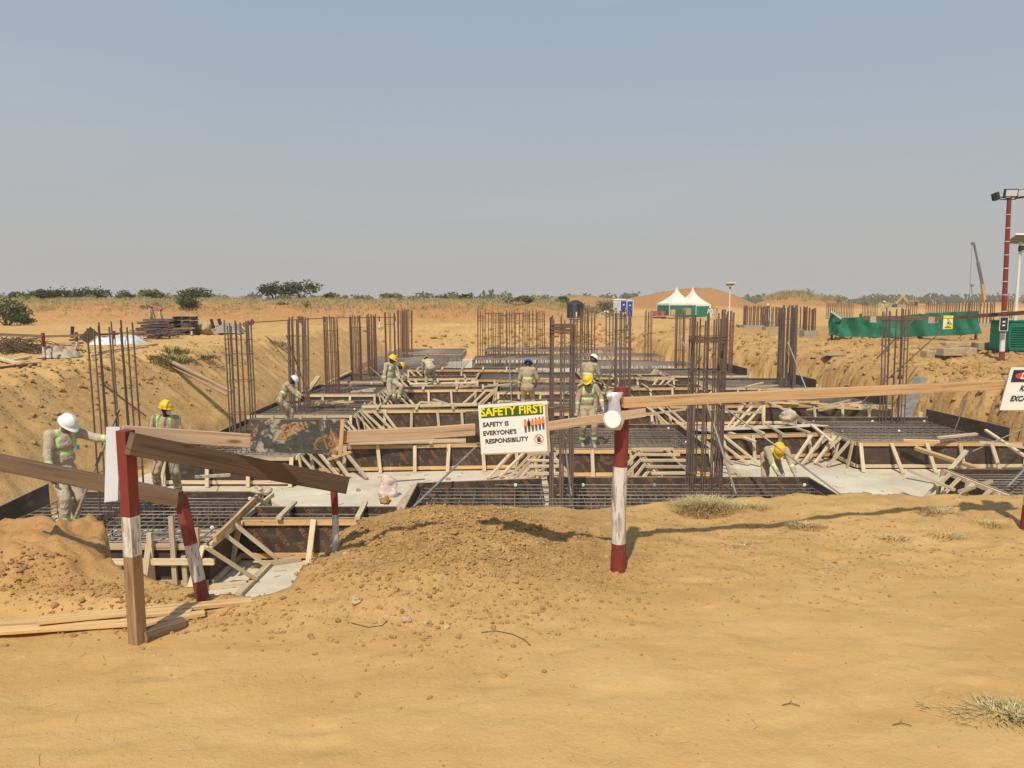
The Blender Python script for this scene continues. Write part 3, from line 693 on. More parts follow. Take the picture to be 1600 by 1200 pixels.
cage(-6.55, 46.0, 1.1, 'nearer one of the two farthest cages in the left row', 0.5, 0.4, (4, 3), hoops=(.8,), r=.019, rusty=1)
cage(-6.9, 50.5, 1.1, 'farthest cage of the left row', 0.6, 0.4, (4, 3), hoops=(.85,), r=.02, rusty=1)
cage(0.9, 14.1, 1.36, 'heavy bundled cage right behind the safety sign, rings stacked near its top', 0.37, 0.32, (3, 2), hoops=(.55,), r=.018, pack=(1.07, 8), bundle=True, splay=.01)
cage(3.75, 14.8, 1.40, 'large cage standing before the bending man, thick ring stack near its top', 0.56, 0.42, (4, 3), hoops=(.2, .72, .86), r=.0155, pack=(0.86, 6), splay=.01, bundle=True)
cage(4.05, 28.0, 1.35, 'cage rising behind the red top of the middle post', 0.5, 0.42, (4, 3), hoops=(.4, .8), r=.021)
cage(11.3, 31.6, 1.45, 'dark dense cage right of the middle against the right bank', 0.5, 0.45, (4, 3), hoops=(.28, .55, .8, .86), r=.026, bundle=True)
cage(11.45, 22.9, 1.46, 'tall cage in the large right footing before the green netting', 0.55, 0.4, (4, 3), hoops=(.25, .75, .85), r=.0155, pack=(1.06, 3))
cage(10.9, 39.0, 1.2, 'cage beside the large middle one, farther back near the right bank', 0.5, 0.4, (4, 3), hoops=(.4, .7, .85), r=.02, rusty=1)
cage(9.0, 41.2, 1.2, 'far right cage with pale lower bars', 0.4, 0.4, (3, 3), hoops=(.4, .85), r=.018, rusty=1)
cage(8.15, 46.0, 1.1, 'slim far cage left of the tents', 0.36, 0.4, (3, 2), hoops=(.4, .85), r=.02, rusty=1)
cage(7.3, 57.5, 1.05, 'small far cage at the end bank behind the middle post', 0.5, 0.4, (3, 2), hoops=(.5, .85), r=.02, rusty=1)
far_list = [(752, 44.5), (763, 50), (776, 43.8), (786, 49), (798, 45.0), (811, 43.9), (822, 49.6), (833, 44.6), (846, 50.4), (902, 44.2), (912, 50), (925, 51)]
wo = ['leftmost', 'second', 'third', 'fourth', 'fifth', 'sixth', 'seventh', 'eighth', 'ninth', 'tenth', 'eleventh', 'last']
for i, (px_, yy) in enumerate(far_list):
    x_ = (px_-800)/1200*yy*1.0
    cage(x_*0.994, yy, [1.15, 0.95, 1.05, .9, 1.1, 1.0, 0.95, 1.1, .9, 1.1, 1.2, 1.0][i], f'{wo[i]} rusty cage from the left in the dense far cluster', 0.42, 0.4, (3, 3) if i % 2 else (4, 3), hoops=(.35, .82, .86), r=.019, rusty=1, pack=(0.72+.1*(i % 3), 2))
# a second excavation far to the right: cages on small pale stubs
G2 = 'rebar cages standing far right beyond the pit'
def far_cage(px_, yy, ztop, label, wx=.6, zb=-.4, stub=True, n=(4, 3)):
    x_ = (px_-800)/1200*yy*0.994
    c_ = cage(x_, yy, ztop, label, wx, .5, n, hoops=(.35, .8, .86), r=.02+.0002*yy, zb=zb, rusty=1); c_['group'] = G2
    if stub: MB().box((x_, yy, zb+.12), (wx+.3, .8, .5)).build('concrete_stub', GREYC, c_)
    return c_
far_cage(1179, 55, 1.35, 'cage on pale stub, leftmost of the open-ground group beyond the right bank', 1.3, -.45, n=(6, 3))
far_cage(1208, 52, 1.35, 'cage on pale stub just left of the dark dense cage', .8, -.45)
far_cage(1252, 47, 1.3, 'cage on pale stub just right of the dark dense cage', .6, -.4)
far_cage(1266, 44, 1.3, 'cage on pale stub second to the right of the dark dense cage', .5, -.4)
wo2 = ['left end', 'second', 'third', 'fourth', 'fifth', 'sixth', 'seventh', 'eighth', 'ninth', 'right end']
for i, px_ in enumerate((1300, 1322, 1360, 1425, 1456, 1474, 1488, 1507, 1518, 1578)):
    far_cage(px_, 92+(i*7) % 5, 1.5, f'hazy distant cages behind the green netting, {wo2[i]} of the row', 1.6 if i in (1, 2, 7) else 1.0, -.55, False, (5, 2))
far_cage(1541, 62, 1.55, 'pair-like cage between the netting and the floodlight pole', 1.1, -.5, True, (5, 3))
# ------------------------------------------------------------ barrier in the foreground
def painted(name, base, under, under2, scale=(14, 14, 2.0), thr=(0.53, 0.60), amt=0.85):
    m, t, b = nodes(name); oc = N(t, 'ShaderNodeTexCoord').outputs['Object']
    n1 = noise(t, mapping(t, oc, scale), 1.6, 7, 0.68)
    wood = mix(t, rng(t, noise(t, mapping(t, oc, (30, 30, 3)), 1, 4), 0.4, 0.6), under, under2)
    x = mix(t, rng(t, noise(t, oc, 9, 4), 0.3, 0.7), tuple(k*0.86 for k in base), base)
    x = mix(t, rng(t, n1, thr[0], thr[1], 0, amt), x, wood)
    set_col(t, b, x); b.inputs['Roughness'].default_value = 0.6; b.inputs['Specular IOR Level'].default_value = 0.3
    bump(t, b, n1, 0.4, 0.004); return m
PWHITE = painted('peeling_white_paint', (0.68, 0.63, 0.55), (0.14, 0.10, 0.07), (0.40, 0.31, 0.22), scale=(26, 26, 3.2), thr=(0.50, 0.56), amt=0.8)
PRED = painted('peeling_maroon_paint', (0.225, 0.042, 0.030), (0.42, 0.20, 0.13), (0.50, 0.33, 0.24), thr=(0.60, 0.70), amt=0.6)
PREDS = painted('maroon_paint_worn', (0.24, 0.055, 0.04), (0.30, 0.15, 0.06), (0.55, 0.33, 0.12), scale=(9, 9, 3), thr=(0.58, 0.66))
SQ = painted('dusty_bare_timber', (0.33, 0.195, 0.095), (0.14, 0.08, 0.045), (0.45, 0.30, 0.16), scale=(26, 26, 2.5), thr=(0.44, 0.60), amt=0.85)
FG2 = 'red and white barrier posts along the near edge'
def band_post(x, y, cuts, r, mats, label, base, seg=12, tilt=(0, 0), name='barrier_post'):
    """round post made of bands: cuts = z levels"""
    root = thing(name, (x, y, base), label, 'post', FG2); rr = random.Random(int(x*50))
    H_ = cuts[-1]-cuts[0]
    for i in range(len(cuts)-1):
        z0, z1 = cuts[i], cuts[i+1]; k = max(2, int((z1-z0)/0.07)); pts = []; rad = []
        for j in range(k+1):
            z = z0+(z1-z0)*j/k; f = (z-cuts[0])/H_
            pts.append((x+tilt[0]*f+0.004*math.sin(z*9+x), y+tilt[1]*f+0.004*math.cos(z*7), z)); rad.append(r*(1+0.05*math.sin(z*13+1.3)-0.06*f))
        MB().tube(pts, rad, seg, caps=(i == len(cuts)-2 or i == 0)).build(['foot_band', 'white_band', 'top_band'][min(i, 2)], mats[i], root)
    return root
# middle post
q = D(968, 605, 4.55)
mp_ = band_post(0.645, 4.55, [-0.14, D(968, 848, 4.55).z, D(968, 729, 4.55).z, q.z], 0.046, [PRED, PWHITE, PRED], 'round post in the middle, maroon and peeling white, plastic bag tied on it', 0.0, 16, tilt=(0.012, 0))
# right post
band_post(3.70, 5.35, [-0.14, D(1597, 790, 5.35).z, 0.85, 1.16], 0.05, [PRED, PWHITE, PRED], 'round maroon and white post cut by the right picture edge', 0.0, 14)
# left square post: turned by 45 degrees
def sq_post(x, y, z0, z1, cuts, mats, wd, rz, label, tilt=(0, 0)):
    root = thing('barrier_post', (x, y, z0), label, 'post', FG2); zs = [z0]+cuts+[z1]
    for i in range(len(zs)-1):
        f0 = (zs[i]-z0)/(z1-z0); f1 = (zs[i+1]-z0)/(z1-z0)
        up = Vector((math.cos(rz), math.sin(rz), 0))
        MB().beam((x+tilt[0]*f0, y+tilt[1]*f0, zs[i]), (x+tilt[0]*f1, y+tilt[1]*f1, zs[i+1]), wd, wd, up=up).build(['timber_foot', 'white_band', 'top_band'][min(i, 2)], mats[i], root, bevel=0.003)
    return root
sq_post(-1.81, 3.56, -0.13, D(199, 672, 3.56).z, [D(199, 868, 3.56).z, D(199, 806, 3.56).z], [SQ, PWHITE, PRED], 0.060, R(-22), 'square timber post at left, maroon top, white band, bare dusty foot', tilt=(-0.005, 0))
# rails
def rail_(p0, p1, w_, h_, mt, label, cat='plank', name='barrier_rail', up=(0, 0, 1), bow=0.0, grp='planks nailed along the barrier'):
    mb = MB(); mb.beam(p0, p1, w_, h_, up=up, bow=bow); return mb.build(name, mt, origin=Vector(p0), label=label, cat=cat, group=grp, bevel=0.003)
rail_(D(190, 676, 3.62), D(398, 689, 4.0), 0.03, 0.070, PINK, 'light pink-brown plank from the left square post to the weathered board')
rail_(D(525, 683, 4.06), D(742, 671, 4.27), 0.028, 0.066, PINK, 'light plank between the weathered board and the safety sign', bow=-0.005)
rail_(D(856, 666, 4.36), D(1008, 644, 4.50), 0.028, 0.052, PINK, 'short light plank from the safety sign to the middle post')
rail_(D(973, 629, 4.475), D(1568, 601, 5.26), 0.045, 0.062, timber('rail_brown', (0.60, 0.39, 0.20), (0.50, 0.30, 0.145), (0.33, 0.17, 0.07), rand=0.05, dirt_amt=0.3), 'long straight brown plank from the middle post to the right warning sign')
rail_(D(202, 693, 3.50), D(540, 758, 4.62), 0.045, 0.105, DARKW, 'thick dark plank sloping down from the left square post to a short stake')
rail_(D(-30, 716, 4.3), D(282, 780, 4.05), 0.045, 0.088, DARKW, 'dark plank entering at the left edge, sloping to the leaning stake')
# crayon cross on the sloping plank
c0 = D(304, 727, 3.83)
# stakes
root = thing('leaning_stake', (-1.69, 4.06, -0.1), 'leaning maroon and white stake under the dark planks', 'stake', FG2)
A0, A1 = D(320, 942, 4.06), D(281, 772, 4.10)
cutp = [0, 0.30, 0.57, 1.0] if False else [0, 0.24, 0.56, 1.0]
A0 = A0-Vector((0, 0, .03))
for i in range(3):
    a_, b_ = A0.lerp(A1, cutp[i]), A0.lerp(A1, cutp[i+1])
    MB().beam(a_, b_, 0.058, 0.045).build(['foot_band', 'white_band', 'top_band'][i], [PREDS, PWHITE, PREDS][i], root, bevel=0.003)
xz = D(522, 765, 4.66)
band_post(xz.x, 4.66, [-0.15, -0.14, D(522, 803, 4.66).z, xz.z], 0.0225, [PRED, PWHITE, PRED], 'short round stake under the end of the thick dark plank', -0.1, 10)

# weathered formwork board hung on the rail
m, t, b = nodes('weathered_film_board'); oc = N(t, 'ShaderNodeTexCoord').outputs['Object']
n1 = noise(t, oc, 9, 9, 0.72, 0.8); n2 = noise(t, mapping(t, oc, (1, 1, 1), (0, 0, 0), (3, 1, 7)), 7, 9, 0.75, 0.3); n3 = noise(t, oc, 34, 5, 0.7)
x = mix(t, rng(t, n3, 0.35, 0.65), (0.035, 0.036, 0.034), (0.085, 0.085, 0.08))
x = mix(t, rng(t, n2, 0.55, 0.60, 0, 0.85), x, (0.42, 0.37, 0.29)); x = mix(t, rng(t, n1, 0.55, 0.585, 0, 0.85), x, (0.38, 0.21, 0.085))
x = mix(t, rng(t, n1, 0.635, 0.655, 0, 0.9), x, (0.55, 0.45, 0.31))
set_col(t, b, x); b.inputs['Roughness'].default_value = 0.75; WBOARD = m
def board(P4, th, mt, name, label, cat, edge=PLYEDGE, parent=None):
    """flat board from four corners (tl,tr,br,bl), thickness away from the camera"""
    tl, tr, br, bl = [Vector(v) for v in P4]; n = (tr-tl).cross(bl-tl).normalized()
    if n.y < 0: n = -n
    mb = MB(); f = [tl, tr, br, bl]; k = [v+n*th for v in f]
    mb.quad(*reversed(f), m=0); mb.quad(*k, m=1)
    for i in range(4): j = (i+1) % 4; mb.quad(f[i], f[j], k[j], k[i], m=1)
    return mb.build(name, [mt, edge], parent, origin=(bl+br)/2, label=label, cat=cat), n
bt = thing('weathered_board', D(465, 708, 4.02), 'weathered dark plywood board with flaking patches and large orange letters', 'board')
tl, tr, br, bl = D(392, 655, 3.96), D(538, 655, 4.045), D(534, 711, 4.045), D(391, 705, 3.96)
pb, n_ = board((tl, tr, br, bl), 0.015, WBOARD, 'panel', None, None, parent=bt)
tv, tf = None, None
lm = MB(); rt = (tr-tl).normalized(); up_ = Vector((0, 0, 1)); fr = -n_*0.002
# upside-down letters, running up to the right, cut by the board edge
def slanted(mb_, s, cx, cy, size, ang, base, rt, up, w_, h_, off):
    bm = bmesh.new(); v, f = text_mesh(s, 0.02, 0.15); a = R(ang)
    vs = [bm.verts.new((cx+(p[0]*math.cos(a)-p[1]*math.sin(a))*size, cy+(p[0]*math.sin(a)+p[1]*math.cos(a))*size, 0)) for p in v]
    for q_ in f:
        try: bm.faces.new([vs[i] for i in q_])
        except ValueError: pass
    for co_, no_ in (((.004, 0, 0), (-1, 0, 0)), ((w_-.004, 0, 0), (1, 0, 0)), ((0, .004, 0), (0, -1, 0)), ((0, h_-.004, 0), (0, 1, 0))):
        bmesh.ops.bisect_plane(bm, geom=list(bm.verts)+list(bm.edges)+list(bm.faces), plane_co=co_, plane_no=no_, clear_outer=True)
    bm.verts.index_update(); mb_.add([base+rt*v_.co.x+up*v_.co.y+off for v_ in bm.verts], [tuple(x_.index for x_ in fa.verts) for fa in bm.faces]); bm.free()
W_, H_ = (tr-tl).length, (tl-bl).length
slanted(lm, 'NILEP', 0.24, 0.135, 0.085, 206, bl, rt, up_, W_, H_-.01, fr)
lm.build('lettering', plain('worn_orange_print', (0.42, 0.19, 0.05), 0.7, 0.3, 30, (0.2, 0.14, 0.1), 0.6, bmp=0), pb)
lm = MB(); slanted(lm, 'PLY', 0.375, 0.035, 0.085, 206, bl, rt, up_, W_, H_-.01, fr); lm.build('lettering', LETTER, pb)
MB().beam(tr+Vector((-.006, -.012, 0)), br+Vector((-.006, -.012, 0)), 0.02, 0.008, up=(0, 1, 0)).build('edge_batten', PINE, bt)

# safety sign
sg = thing('safety_sign', D(805, 709, 4.33), 'white SAFETY FIRST sign with green header hanging on the barrier rail', 'sign')
tl, tr, br, bl = D(747, 633, 4.30), D(855, 626, 4.345), D(860, 706, 4.345), D(752, 711, 4.30)
SIGNW = plain('sign_white_vinyl', (0.80, 0.78, 0.71), 0.45, 0.03, 5, (0.72, 0.60, 0.42), 0.5, bmp=0)
fl, n_ = board((tl, tr, br, bl), 0.012, SIGNW, 'panel', None, None, parent=sg)
rt = (tr-tl).normalized(); up_ = (tl-bl).normalized(); W_, H_ = (tr-tl).length, (tl-bl).length; nrm = -n_
def S(u, v, off=0.0015): return bl+(br-bl)*u+(tl+(tr-tl)*u-bl-(br-bl)*u)*v+nrm*off
GREEN = plain('sign_green', (0.060, 0.115, 0.035), 0.5, 0.1, 6, bmp=0); YEL = plain('sign_yellow', (0.85, 0.72, 0.02), 0.5, 0.03, 6, bmp=0)
INK = plain('sign_black', (0.03, 0.03, 0.035), 0.5, 0.1, 6, bmp=0); INKR = plain('sign_red', (0.62, 0.07, 0.05), 0.5, 0.1, 6, bmp=0); ORNG = plain('sign_orange', (0.80, 0.23, 0.08), 0.5, 0.1, 6, bmp=0)
mb = MB(); mb.quad(S(.035, .735), S(.93, .745), S(.93, .945), S(.035, .94)); hd = mb.build('header', GREEN, fl)
mb = MB(); put_text(mb, 'SAFETY FIRST', S(.483, .845, .003), rt, up_, .0655, bold=.028, space=1.0, sx_=0.93); mb.build('lettering', YEL, fl)
for tx, u, v in (('SAFETY IS', .235, .60), ('EVERYONE\'S', .285, .43), ('RESPONSIBILITY', .378, .27)):
    mb = MB(); put_text(mb, tx, S(u, v, .002), rt, up_, .0355, bold=.032, sx_=0.97); mb.build('lettering', INK, fl)
mb = MB()
mb.add([S(.02, .0, .001), S(.02, .028, .001), S(.985, .02, .001), S(.985, 0, .001)], [(0, 1, 2, 3)]); mb.build('lower_edge', PINE, fl)
mb = MB(); mb.quad(S(.958, .01, .002), S(.995, .01, .002), S(.995, .93, .002), S(.958, .93, .002)); mb.build('side_edge', PINE, fl)
# little workers printed on the sign
for i in range(6):
    u = .66+i*.052; h_ = [.48, .46, .52, .49, .48, .5][i]; vb = .405+.008*i; mb = MB()
    mb.quad(S(u-.012, vb, .002), S(u-.001, vb, .002), S(u-.001, vb+.13, .002), S(u-.018, vb+.13, .002))
    mb.quad(S(u+.003, vb, .002), S(u+.014, vb, .002), S(u+.018, vb+.13, .002), S(u+.001, vb+.13, .002)); mb.build('figure_legs', INK, fl)
    mb = MB(); mb.quad(S(u-.024, vb+.12, .0025), S(u+.024, vb+.12, .0025), S(u+.022, vb+.215, .0025), S(u-.022, vb+.215, .0025)); mb.build('figure_vest', ORNG if i != 1 else INK, fl)
    mb = MB(); c = S(u, vb+.24, .003); mb.add([c]+[c+rt*.0042*math.cos(a_)+up_*.0052*math.sin(a_) for a_ in [k*math.pi/4 for k in range(8)]], [(0, k+1, (k+1) % 8+1) for k in range(8)]); mb.build('figure_head', INKR if i in (2, 5) else INK, fl)
# stop-hand roundel
def ringm(mb_, c, r0, r1, n=28, m=0):
    vs = []
    for k in range(n):
        a_ = 2*math.pi*k/n; d_ = rt*math.cos(a_)+up_*math.sin(a_); vs += [c+d_*r0, c+d_*r1]
    mb_.add(vs, [(2*k, 2*((k+1) % n), 2*((k+1) % n)+1, 2*k+1) for k in range(n)], m)
cc_ = S(.845, .265, .002); mb = MB(); ringm(mb, cc_, .0235, .027); mb.build('roundel', INKR, fl)
mb = MB(); d1 = (rt-up_).normalized(); d2 = (rt+up_).normalized(); mb.quad(cc_-d1*.024-d2*.0015+nrm*.001, cc_+d1*.024-d2*.0015+nrm*.001, cc_+d1*.024+d2*.0015+nrm*.001, cc_-d1*.024+d2*.0015+nrm*.001); mb.build('roundel_bar', INKR, fl)
mb = MB(); mb.quad(cc_-rt*.010-up_*.016, cc_+rt*.010-up_*.016, cc_+rt*.011+up_*.002, cc_-rt*.011+up_*.002)
for k in range(5):
    o = cc_+rt*(-.0095+.0048*k); hh_ = [.009, .014, .0165, .0145, .006][k]; mb.quad(o+up_*.001-rt*.0018, o+up_*.001+rt*.0018, o+up_*hh_+rt*.0016, o+up_*hh_-rt*.0016)
mb.build('hand_symbol', INK, fl)
mb = MB(); mb.quad(S(.76, .145, .002), S(.93, .15, .002), S(.93, .153, .002), S(.76, .148, .002)); mb.build('fine_print', INK, fl)
# scrap board behind the sign
board((D(727, 643, 4.325), D(866, 637, 4.375), D(866, 690, 4.375), D(728, 692, 4.325)), 0.015, plain('scrap_film', (0.10, 0.075, 0.055), 0.7, 0.5, 12, (0.42, 0.34, 0.24), 0.7), 'scrap_board', 'mottled dark scrap board nailed behind the safety sign', 'board')

# danger sign at the right edge
sg = thing('danger_sign', D(1600, 640, 5.22), 'white warning sign with black header and red oval at the right edge', 'sign')
tl, tr, br, bl = D(1580, 574, 5.20), D(1672, 574, 5.28), D(1665, 640, 5.274), D(1562, 641, 5.184)
fl, n_ = board((tl, tr, br, bl), 0.01, SIGNW, 'panel', None, None, parent=sg); nrm = -n_
rt = (tr-tl).normalized(); up_ = ((tl-bl)+(tr-br)).normalized()
mb = MB(); mb.quad(S(.05, .66, .003), S(.95, .66, .003), S(.95, .94, .003), S(.05, .94, .003)); mb.build('header', INK, fl)
cc_ = S(.46, .80, .005); mb = MB(); mb.add([cc_]+[cc_+rt*.175*math.cos(k*math.pi/16)+up_*.034*math.sin(k*math.pi/16) for k in range(32)], [(0, k+1, (k+1) % 32+1) for k in range(32)]); mb.build('oval', INKR, fl)
mb = MB(); put_text(mb, 'DANGER', S(.46, .80, .008), rt, up_, .062, bold=.02, shear=.3, sx_=1.1); mb.build('lettering', SIGNW, fl)
mb = MB(); put_text(mb, 'KEEP', S(.33, .51, .005), rt, up_, .052, bold=.032, shear=.25); mb.build('lettering', INK, fl)
mb = MB(); put_text(mb, '-', S(.38, .40, .005), rt, up_, .05); mb.build('lettering', INK, fl)
mb = MB(); put_text(mb, 'EXCAVATION', S(.41, .27, .005), rt, up_, .050, bold=.032, shear=.25, sx_=0.98); mb.build('lettering', INK, fl)
mb = MB(); mb.quad(S(.36, .12, .002), S(.9, .12, .002), S(.9, .128, .002), S(.36, .128, .002)); mb.build('fine_print', INK, fl)
board((D(1578, 585, 5.30), D(1600, 585, 5.32), D(1596, 632, 5.32), D(1560, 625, 5.26)), 0.01, timber('sign_backing', (.5, .36, .2), (.4, .28, .16), (.25, .16, .1)), 'sign_backing_board', 'small raw board peeking out behind the danger sign', 'board')

# little white board on the left post
m, t, b = nodes('grey_white_sheet'); b.inputs['Base Color'].default_value = (0.62, 0.62, 0.63, 1); b.inputs['Roughness'].default_value = 0.5
board((D(166, 667, 3.60), D(187, 667, 3.56), D(184, 782, 3.56), D(163, 785, 3.60)), 0.006, m, 'white_sheet', 'narrow grey-white sheet hanging on the left side of the square post', 'sheet', edge=m)

# plastic bag with a white disc tied to the middle post
root = thing('plastic_bag', D(957, 672, 4.48), 'clear crumpled plastic bag holding a white disc, tied to the middle post', 'bag')
m, t, b = nodes('clear_film'); b.inputs['Base Color'].default_value = (0.80, 0.80, 0.82, 1); b.inputs['Roughness'].default_value = 0.25; b.inputs['Transmission Weight'].default_value = 0.35; b.inputs['Alpha'].default_value = 0.62
FILMBAG = m
def crumple(outline, th, seed, mt, nm):
    """inflated crumpled sheet: outline of (px, halfwidth px, py) slices"""
    bm_v = []; n = 14; o = Vector((seed, seed*2, 0))
    for (px_, hw, py_, dp) in outline:
        for k in range(n):
            a_ = 2*math.pi*k/n; p = D(px_+hw*math.cos(a_), py_, 4.45)+Vector((0, math.sin(a_)*dp, 0))
            q_ = mnoise.noise(p*38+o)*0.010; bm_v.append(p+Vector((q_*math.cos(a_), q_*2.2*math.sin(a_), 0)))
    fs = [(i*n+k, i*n+(k+1) % n, (i+1)*n+(k+1) % n, (i+1)*n+k) for i in range(len(outline)-1) for k in range(n)]
    mb = MB(); mb.add(bm_v, fs, 0, None, True); mb.add(bm_v[:n], [tuple(reversed(range(n)))]); mb.add(bm_v[-n:], [tuple(range(n))])
    return mb.build(nm, mt, root)
crumple([(960, 13, 613, .012), (961, 11, 618, .018), (960, 9, 625, .02), (960, 9, 632, .022), (960, 10, 640, .026), (959, 13, 648, .03), (959, 16, 657, .03), (959, 14, 667, .02), (961, 8, 672, .01)], 0.03, 4, FILMBAG, 'bag_film')
cd = D(957, 656, 4.40)
MB().lathe(cd, [(0.0, -.009), (.030, -.009), (.034, -.002), (.042, -.002), (.045, -.012), (.051, -.012), (.053, -.004), (.046, .012), (0, .012)], 28, smooth=False, M=Matrix.Rotation(R(82), 3, 'X')).build('white_disc', WHITE, root)
MB().lump(D(952, 619, 4.42), .015, squash=1.1, sub=2).build('knot', WHITE, root)

# boards lying at the foot of the left post, half covered with sand
GW = 'boards lying on the sand along the barrier'
def gp(px_, py_, lift=0.02):
    v = G(px_, py_, 0.02)
    v = G(px_, py_, max(ground_z(v.x, v.y), -.03)+lift); return Vector((v.x, v.y, max(ground_z(v.x, v.y), -.03)+lift))
def lay(p0, p1, w_, h_, mt, label, lift=0.02, name='board', cat='board', grp=GW):
    a_, b_ = gp(*p0, lift), gp(*p1, lift)
    MB().beam(a_, b_, w_, h_).build(name, mt, origin=a_, label=label, cat=cat, group=grp, bevel=0.002)
lay((-60, 990), (212, 972), 0.07, 0.018, PINE, 'pale board on the sand at the lower left, nearest of the row')
lay((-60, 976), (300, 955), 0.06, 0.018, PINE, 'pale board on the sand directly behind the nearest one at left')
lay((60, 962), (430, 935), 0.07, 0.018, PINE, 'long pale board on the sand running past the leaning stake', .055)
lay((205, 978), (320, 957), 0.06, 0.018, PINE, 'short pale board on the sand right of the square post')
root = thing('buried_log', (-1.62, 3.62, -0.05), 'short split log half buried beside the foot of the square post', 'log')
la, lb = gp(222, 998, 0.012), gp(285, 978, 0.0)
MB().tube([la, la.lerp(lb, .5), lb], [0.048, 0.047, 0.046], 14, caps=False).build('bark', DARKW, root)
dd = (la-lb).normalized(); MB().lathe(la, [(0.0, .001), (.046, .001), (.048, -.002)], 16, M=dd.to_track_quat('Z', 'Y').to_matrix()).build('sawn_end', SQ, root)

# ------------------------------------------------------------ clods, stones, litter
rc = random.Random(21)
def clods(n, cx, cy, sx_, sy_, r0, r1, name, mt, dens=None, sub=1):
    mb = MB(); k = 0
    bmI = bmesh.new(); bmesh.ops.create_icosphere(bmI, subdivisions=sub, radius=1); base = [v.co.copy() for v in bmI.verts]; fs = [tuple(v.index for v in f.verts) for f in bmI.faces]; bmI.free()
    xs_, ys_ = [], []
    for i in range(n): xs_.append(rc.gauss(cx, sx_)); ys_.append(rc.gauss(cy, sy_))
    zs_ = height(np.array(xs_), np.array(ys_))
    for x_, y_, z_ in zip(xs_, ys_, zs_):
        if z_ < -0.12 and y_ < 8: continue
        if dens and not dens(x_, y_): continue
        r_ = r0*(r1/r0)**(rc.random()**2.4); o = Vector((rc.random()*90, rc.random()*90, 0)); q_ = Matrix.Rotation(rc.random()*6, 3, 'Z'); st = (rc.uniform(.8, 1.3), rc.uniform(.7, 1.1), rc.uniform(.5, .9))
        vs = [Vector((x_, y_, z_+r_*.15))+q_ @ Vector((v.x*st[0], v.y*st[1], v.z*st[2]))*r_*(1+0.5*mnoise.noise(v*1.4+o)) for v in base]
        mb.add(vs, fs, 0)
    return mb.build(name, mt, origin=(cx, cy, 0), kind='stuff')
CLOD = plain('soil_clod', (0.38, 0.225, 0.088), 0.95, 0.3, 9.0, (0.52, 0.34, 0.15), 0.7, bmp=0.5, spec=0.05)
CLODR = plain('reddish_clod', (0.36, 0.19, 0.075), 0.95, 0.25, 4.0, (0.50, 0.30, 0.14), 0.6, bmp=0.5, spec=0.05)
clods(10000, -0.33, 4.6, 0.52, 0.50, 0.003, 0.017, 'loose_clods', CLOD)
clods(1500, 0.9, 4.9, 1.1, 0.5, 0.003, 0.013, 'scattered_grit', CLOD)
clods(2600, -3.0, 4.15, 0.6, 0.12, 0.003, 0.016, 'crumbled_soil', CLODR)
clods(500, -1.9, 3.85, 0.35, 0.12, 0.005, 0.02, 'crumbled_soil', CLODR)
clods(4500, 2.4, 5.2, 1.4, 0.6, 0.002, 0.011, 'scattered_grit', CLOD)
clods(2200, 0.3, 2.9, 2.0, 0.7, 0.0012, 0.005, 'scattered_grit', CLOD)
clods(2600, 16.5, 26, 1.5, 7, 0.02, 0.14, 'bank_clods', CLOD); clods(1500, -12.4, 24, .9, 8, 0.02, 0.10, 'bank_clods', CLOD); clods(900, 12.5, 42, 2, 5, 0.03, 0.2, 'bank_clods', CLOD)
clods(900, 5, 60.5, 6, 1.2, 0.05, 0.25, 'bank_clods', CLOD)
clods(26, -0.35, 4.5, 0.5, 0.4, 0.014, 0.028, 'loose_clods', CLOD, sub=2)
rr = random.Random(14); mb = MB()
for i in range(1500):
    x_, y_ = rr.uniform(-3.5, 4.5), rr.uniform(2.0, 6.3)**1.0; z_ = ground_z(x_, y_) if False else 0
    mb.v.append((x_, y_, 0))
P_ = np.array(mb.v); ZZ_ = height(P_[:, 0], P_[:, 1]); NN_ = fbm(P_[:, 0], P_[:, 1], .8, 2); mb = MB()
for (x_, y_, _), z_, n_ in zip(P_, ZZ_, NN_):
    if n_ < rr.uniform(-.2, .5) or z_ < -.1: continue
    a_ = rr.uniform(0, 3.14); L_ = rr.uniform(.006, .035); d_ = Vector((math.cos(a_)*L_, math.sin(a_)*L_, rr.uniform(-.002, .002))); mb.tube([Vector((x_, y_, z_+.003))-d_, Vector((x_, y_, z_+.005)), Vector((x_, y_, z_+.003))+d_+Vector((0, L_*.2, 0))], .0009, 3, caps=False)
PALES = plain('straw_bits', (0.62, 0.50, 0.30), .8, .3, 40, (.2, .13, .07), .9, bmp=0)
mb.build('straw_litter', PALES, origin=(0, 4, 0), kind='stuff')
STN = plain('pale_stone', (0.50, 0.36, 0.22), 0.9, 0.2, 20, (0.35, 0.2, 0.1), 0.5, bmp=0.4)
for i, (px_, py_, r_, lab) in enumerate([(602, 783, .045, 'brown lump of earth on the brink of the pit, left of the mat'), (556, 912, .030, 'pale angular stone on the left flank of the mound'), (635, 936, .022, 'pointed brown stone low on the mound'), (697, 967, .018, 'small pale stone at the foot of the mound'), (665, 930, .016, 'little round stone in the middle of the mound foot'), (1408, 878, .012, 'small pale pebble alone on the sand at right'), (862, 996, .010, 'small dark pebble on the sand below the wire'), (540, 872, .02, 'stone on the mound near the shadow line')]):
    g_ = gp(px_, py_, r_*.3); mb = MB(); mb.lump(g_, r_, squash=.7, sub=3 if r_ > .02 else 2); o_ = mb.build('stone', STN if i else CLODR, label=lab, cat='stone', group='stones on the sand')
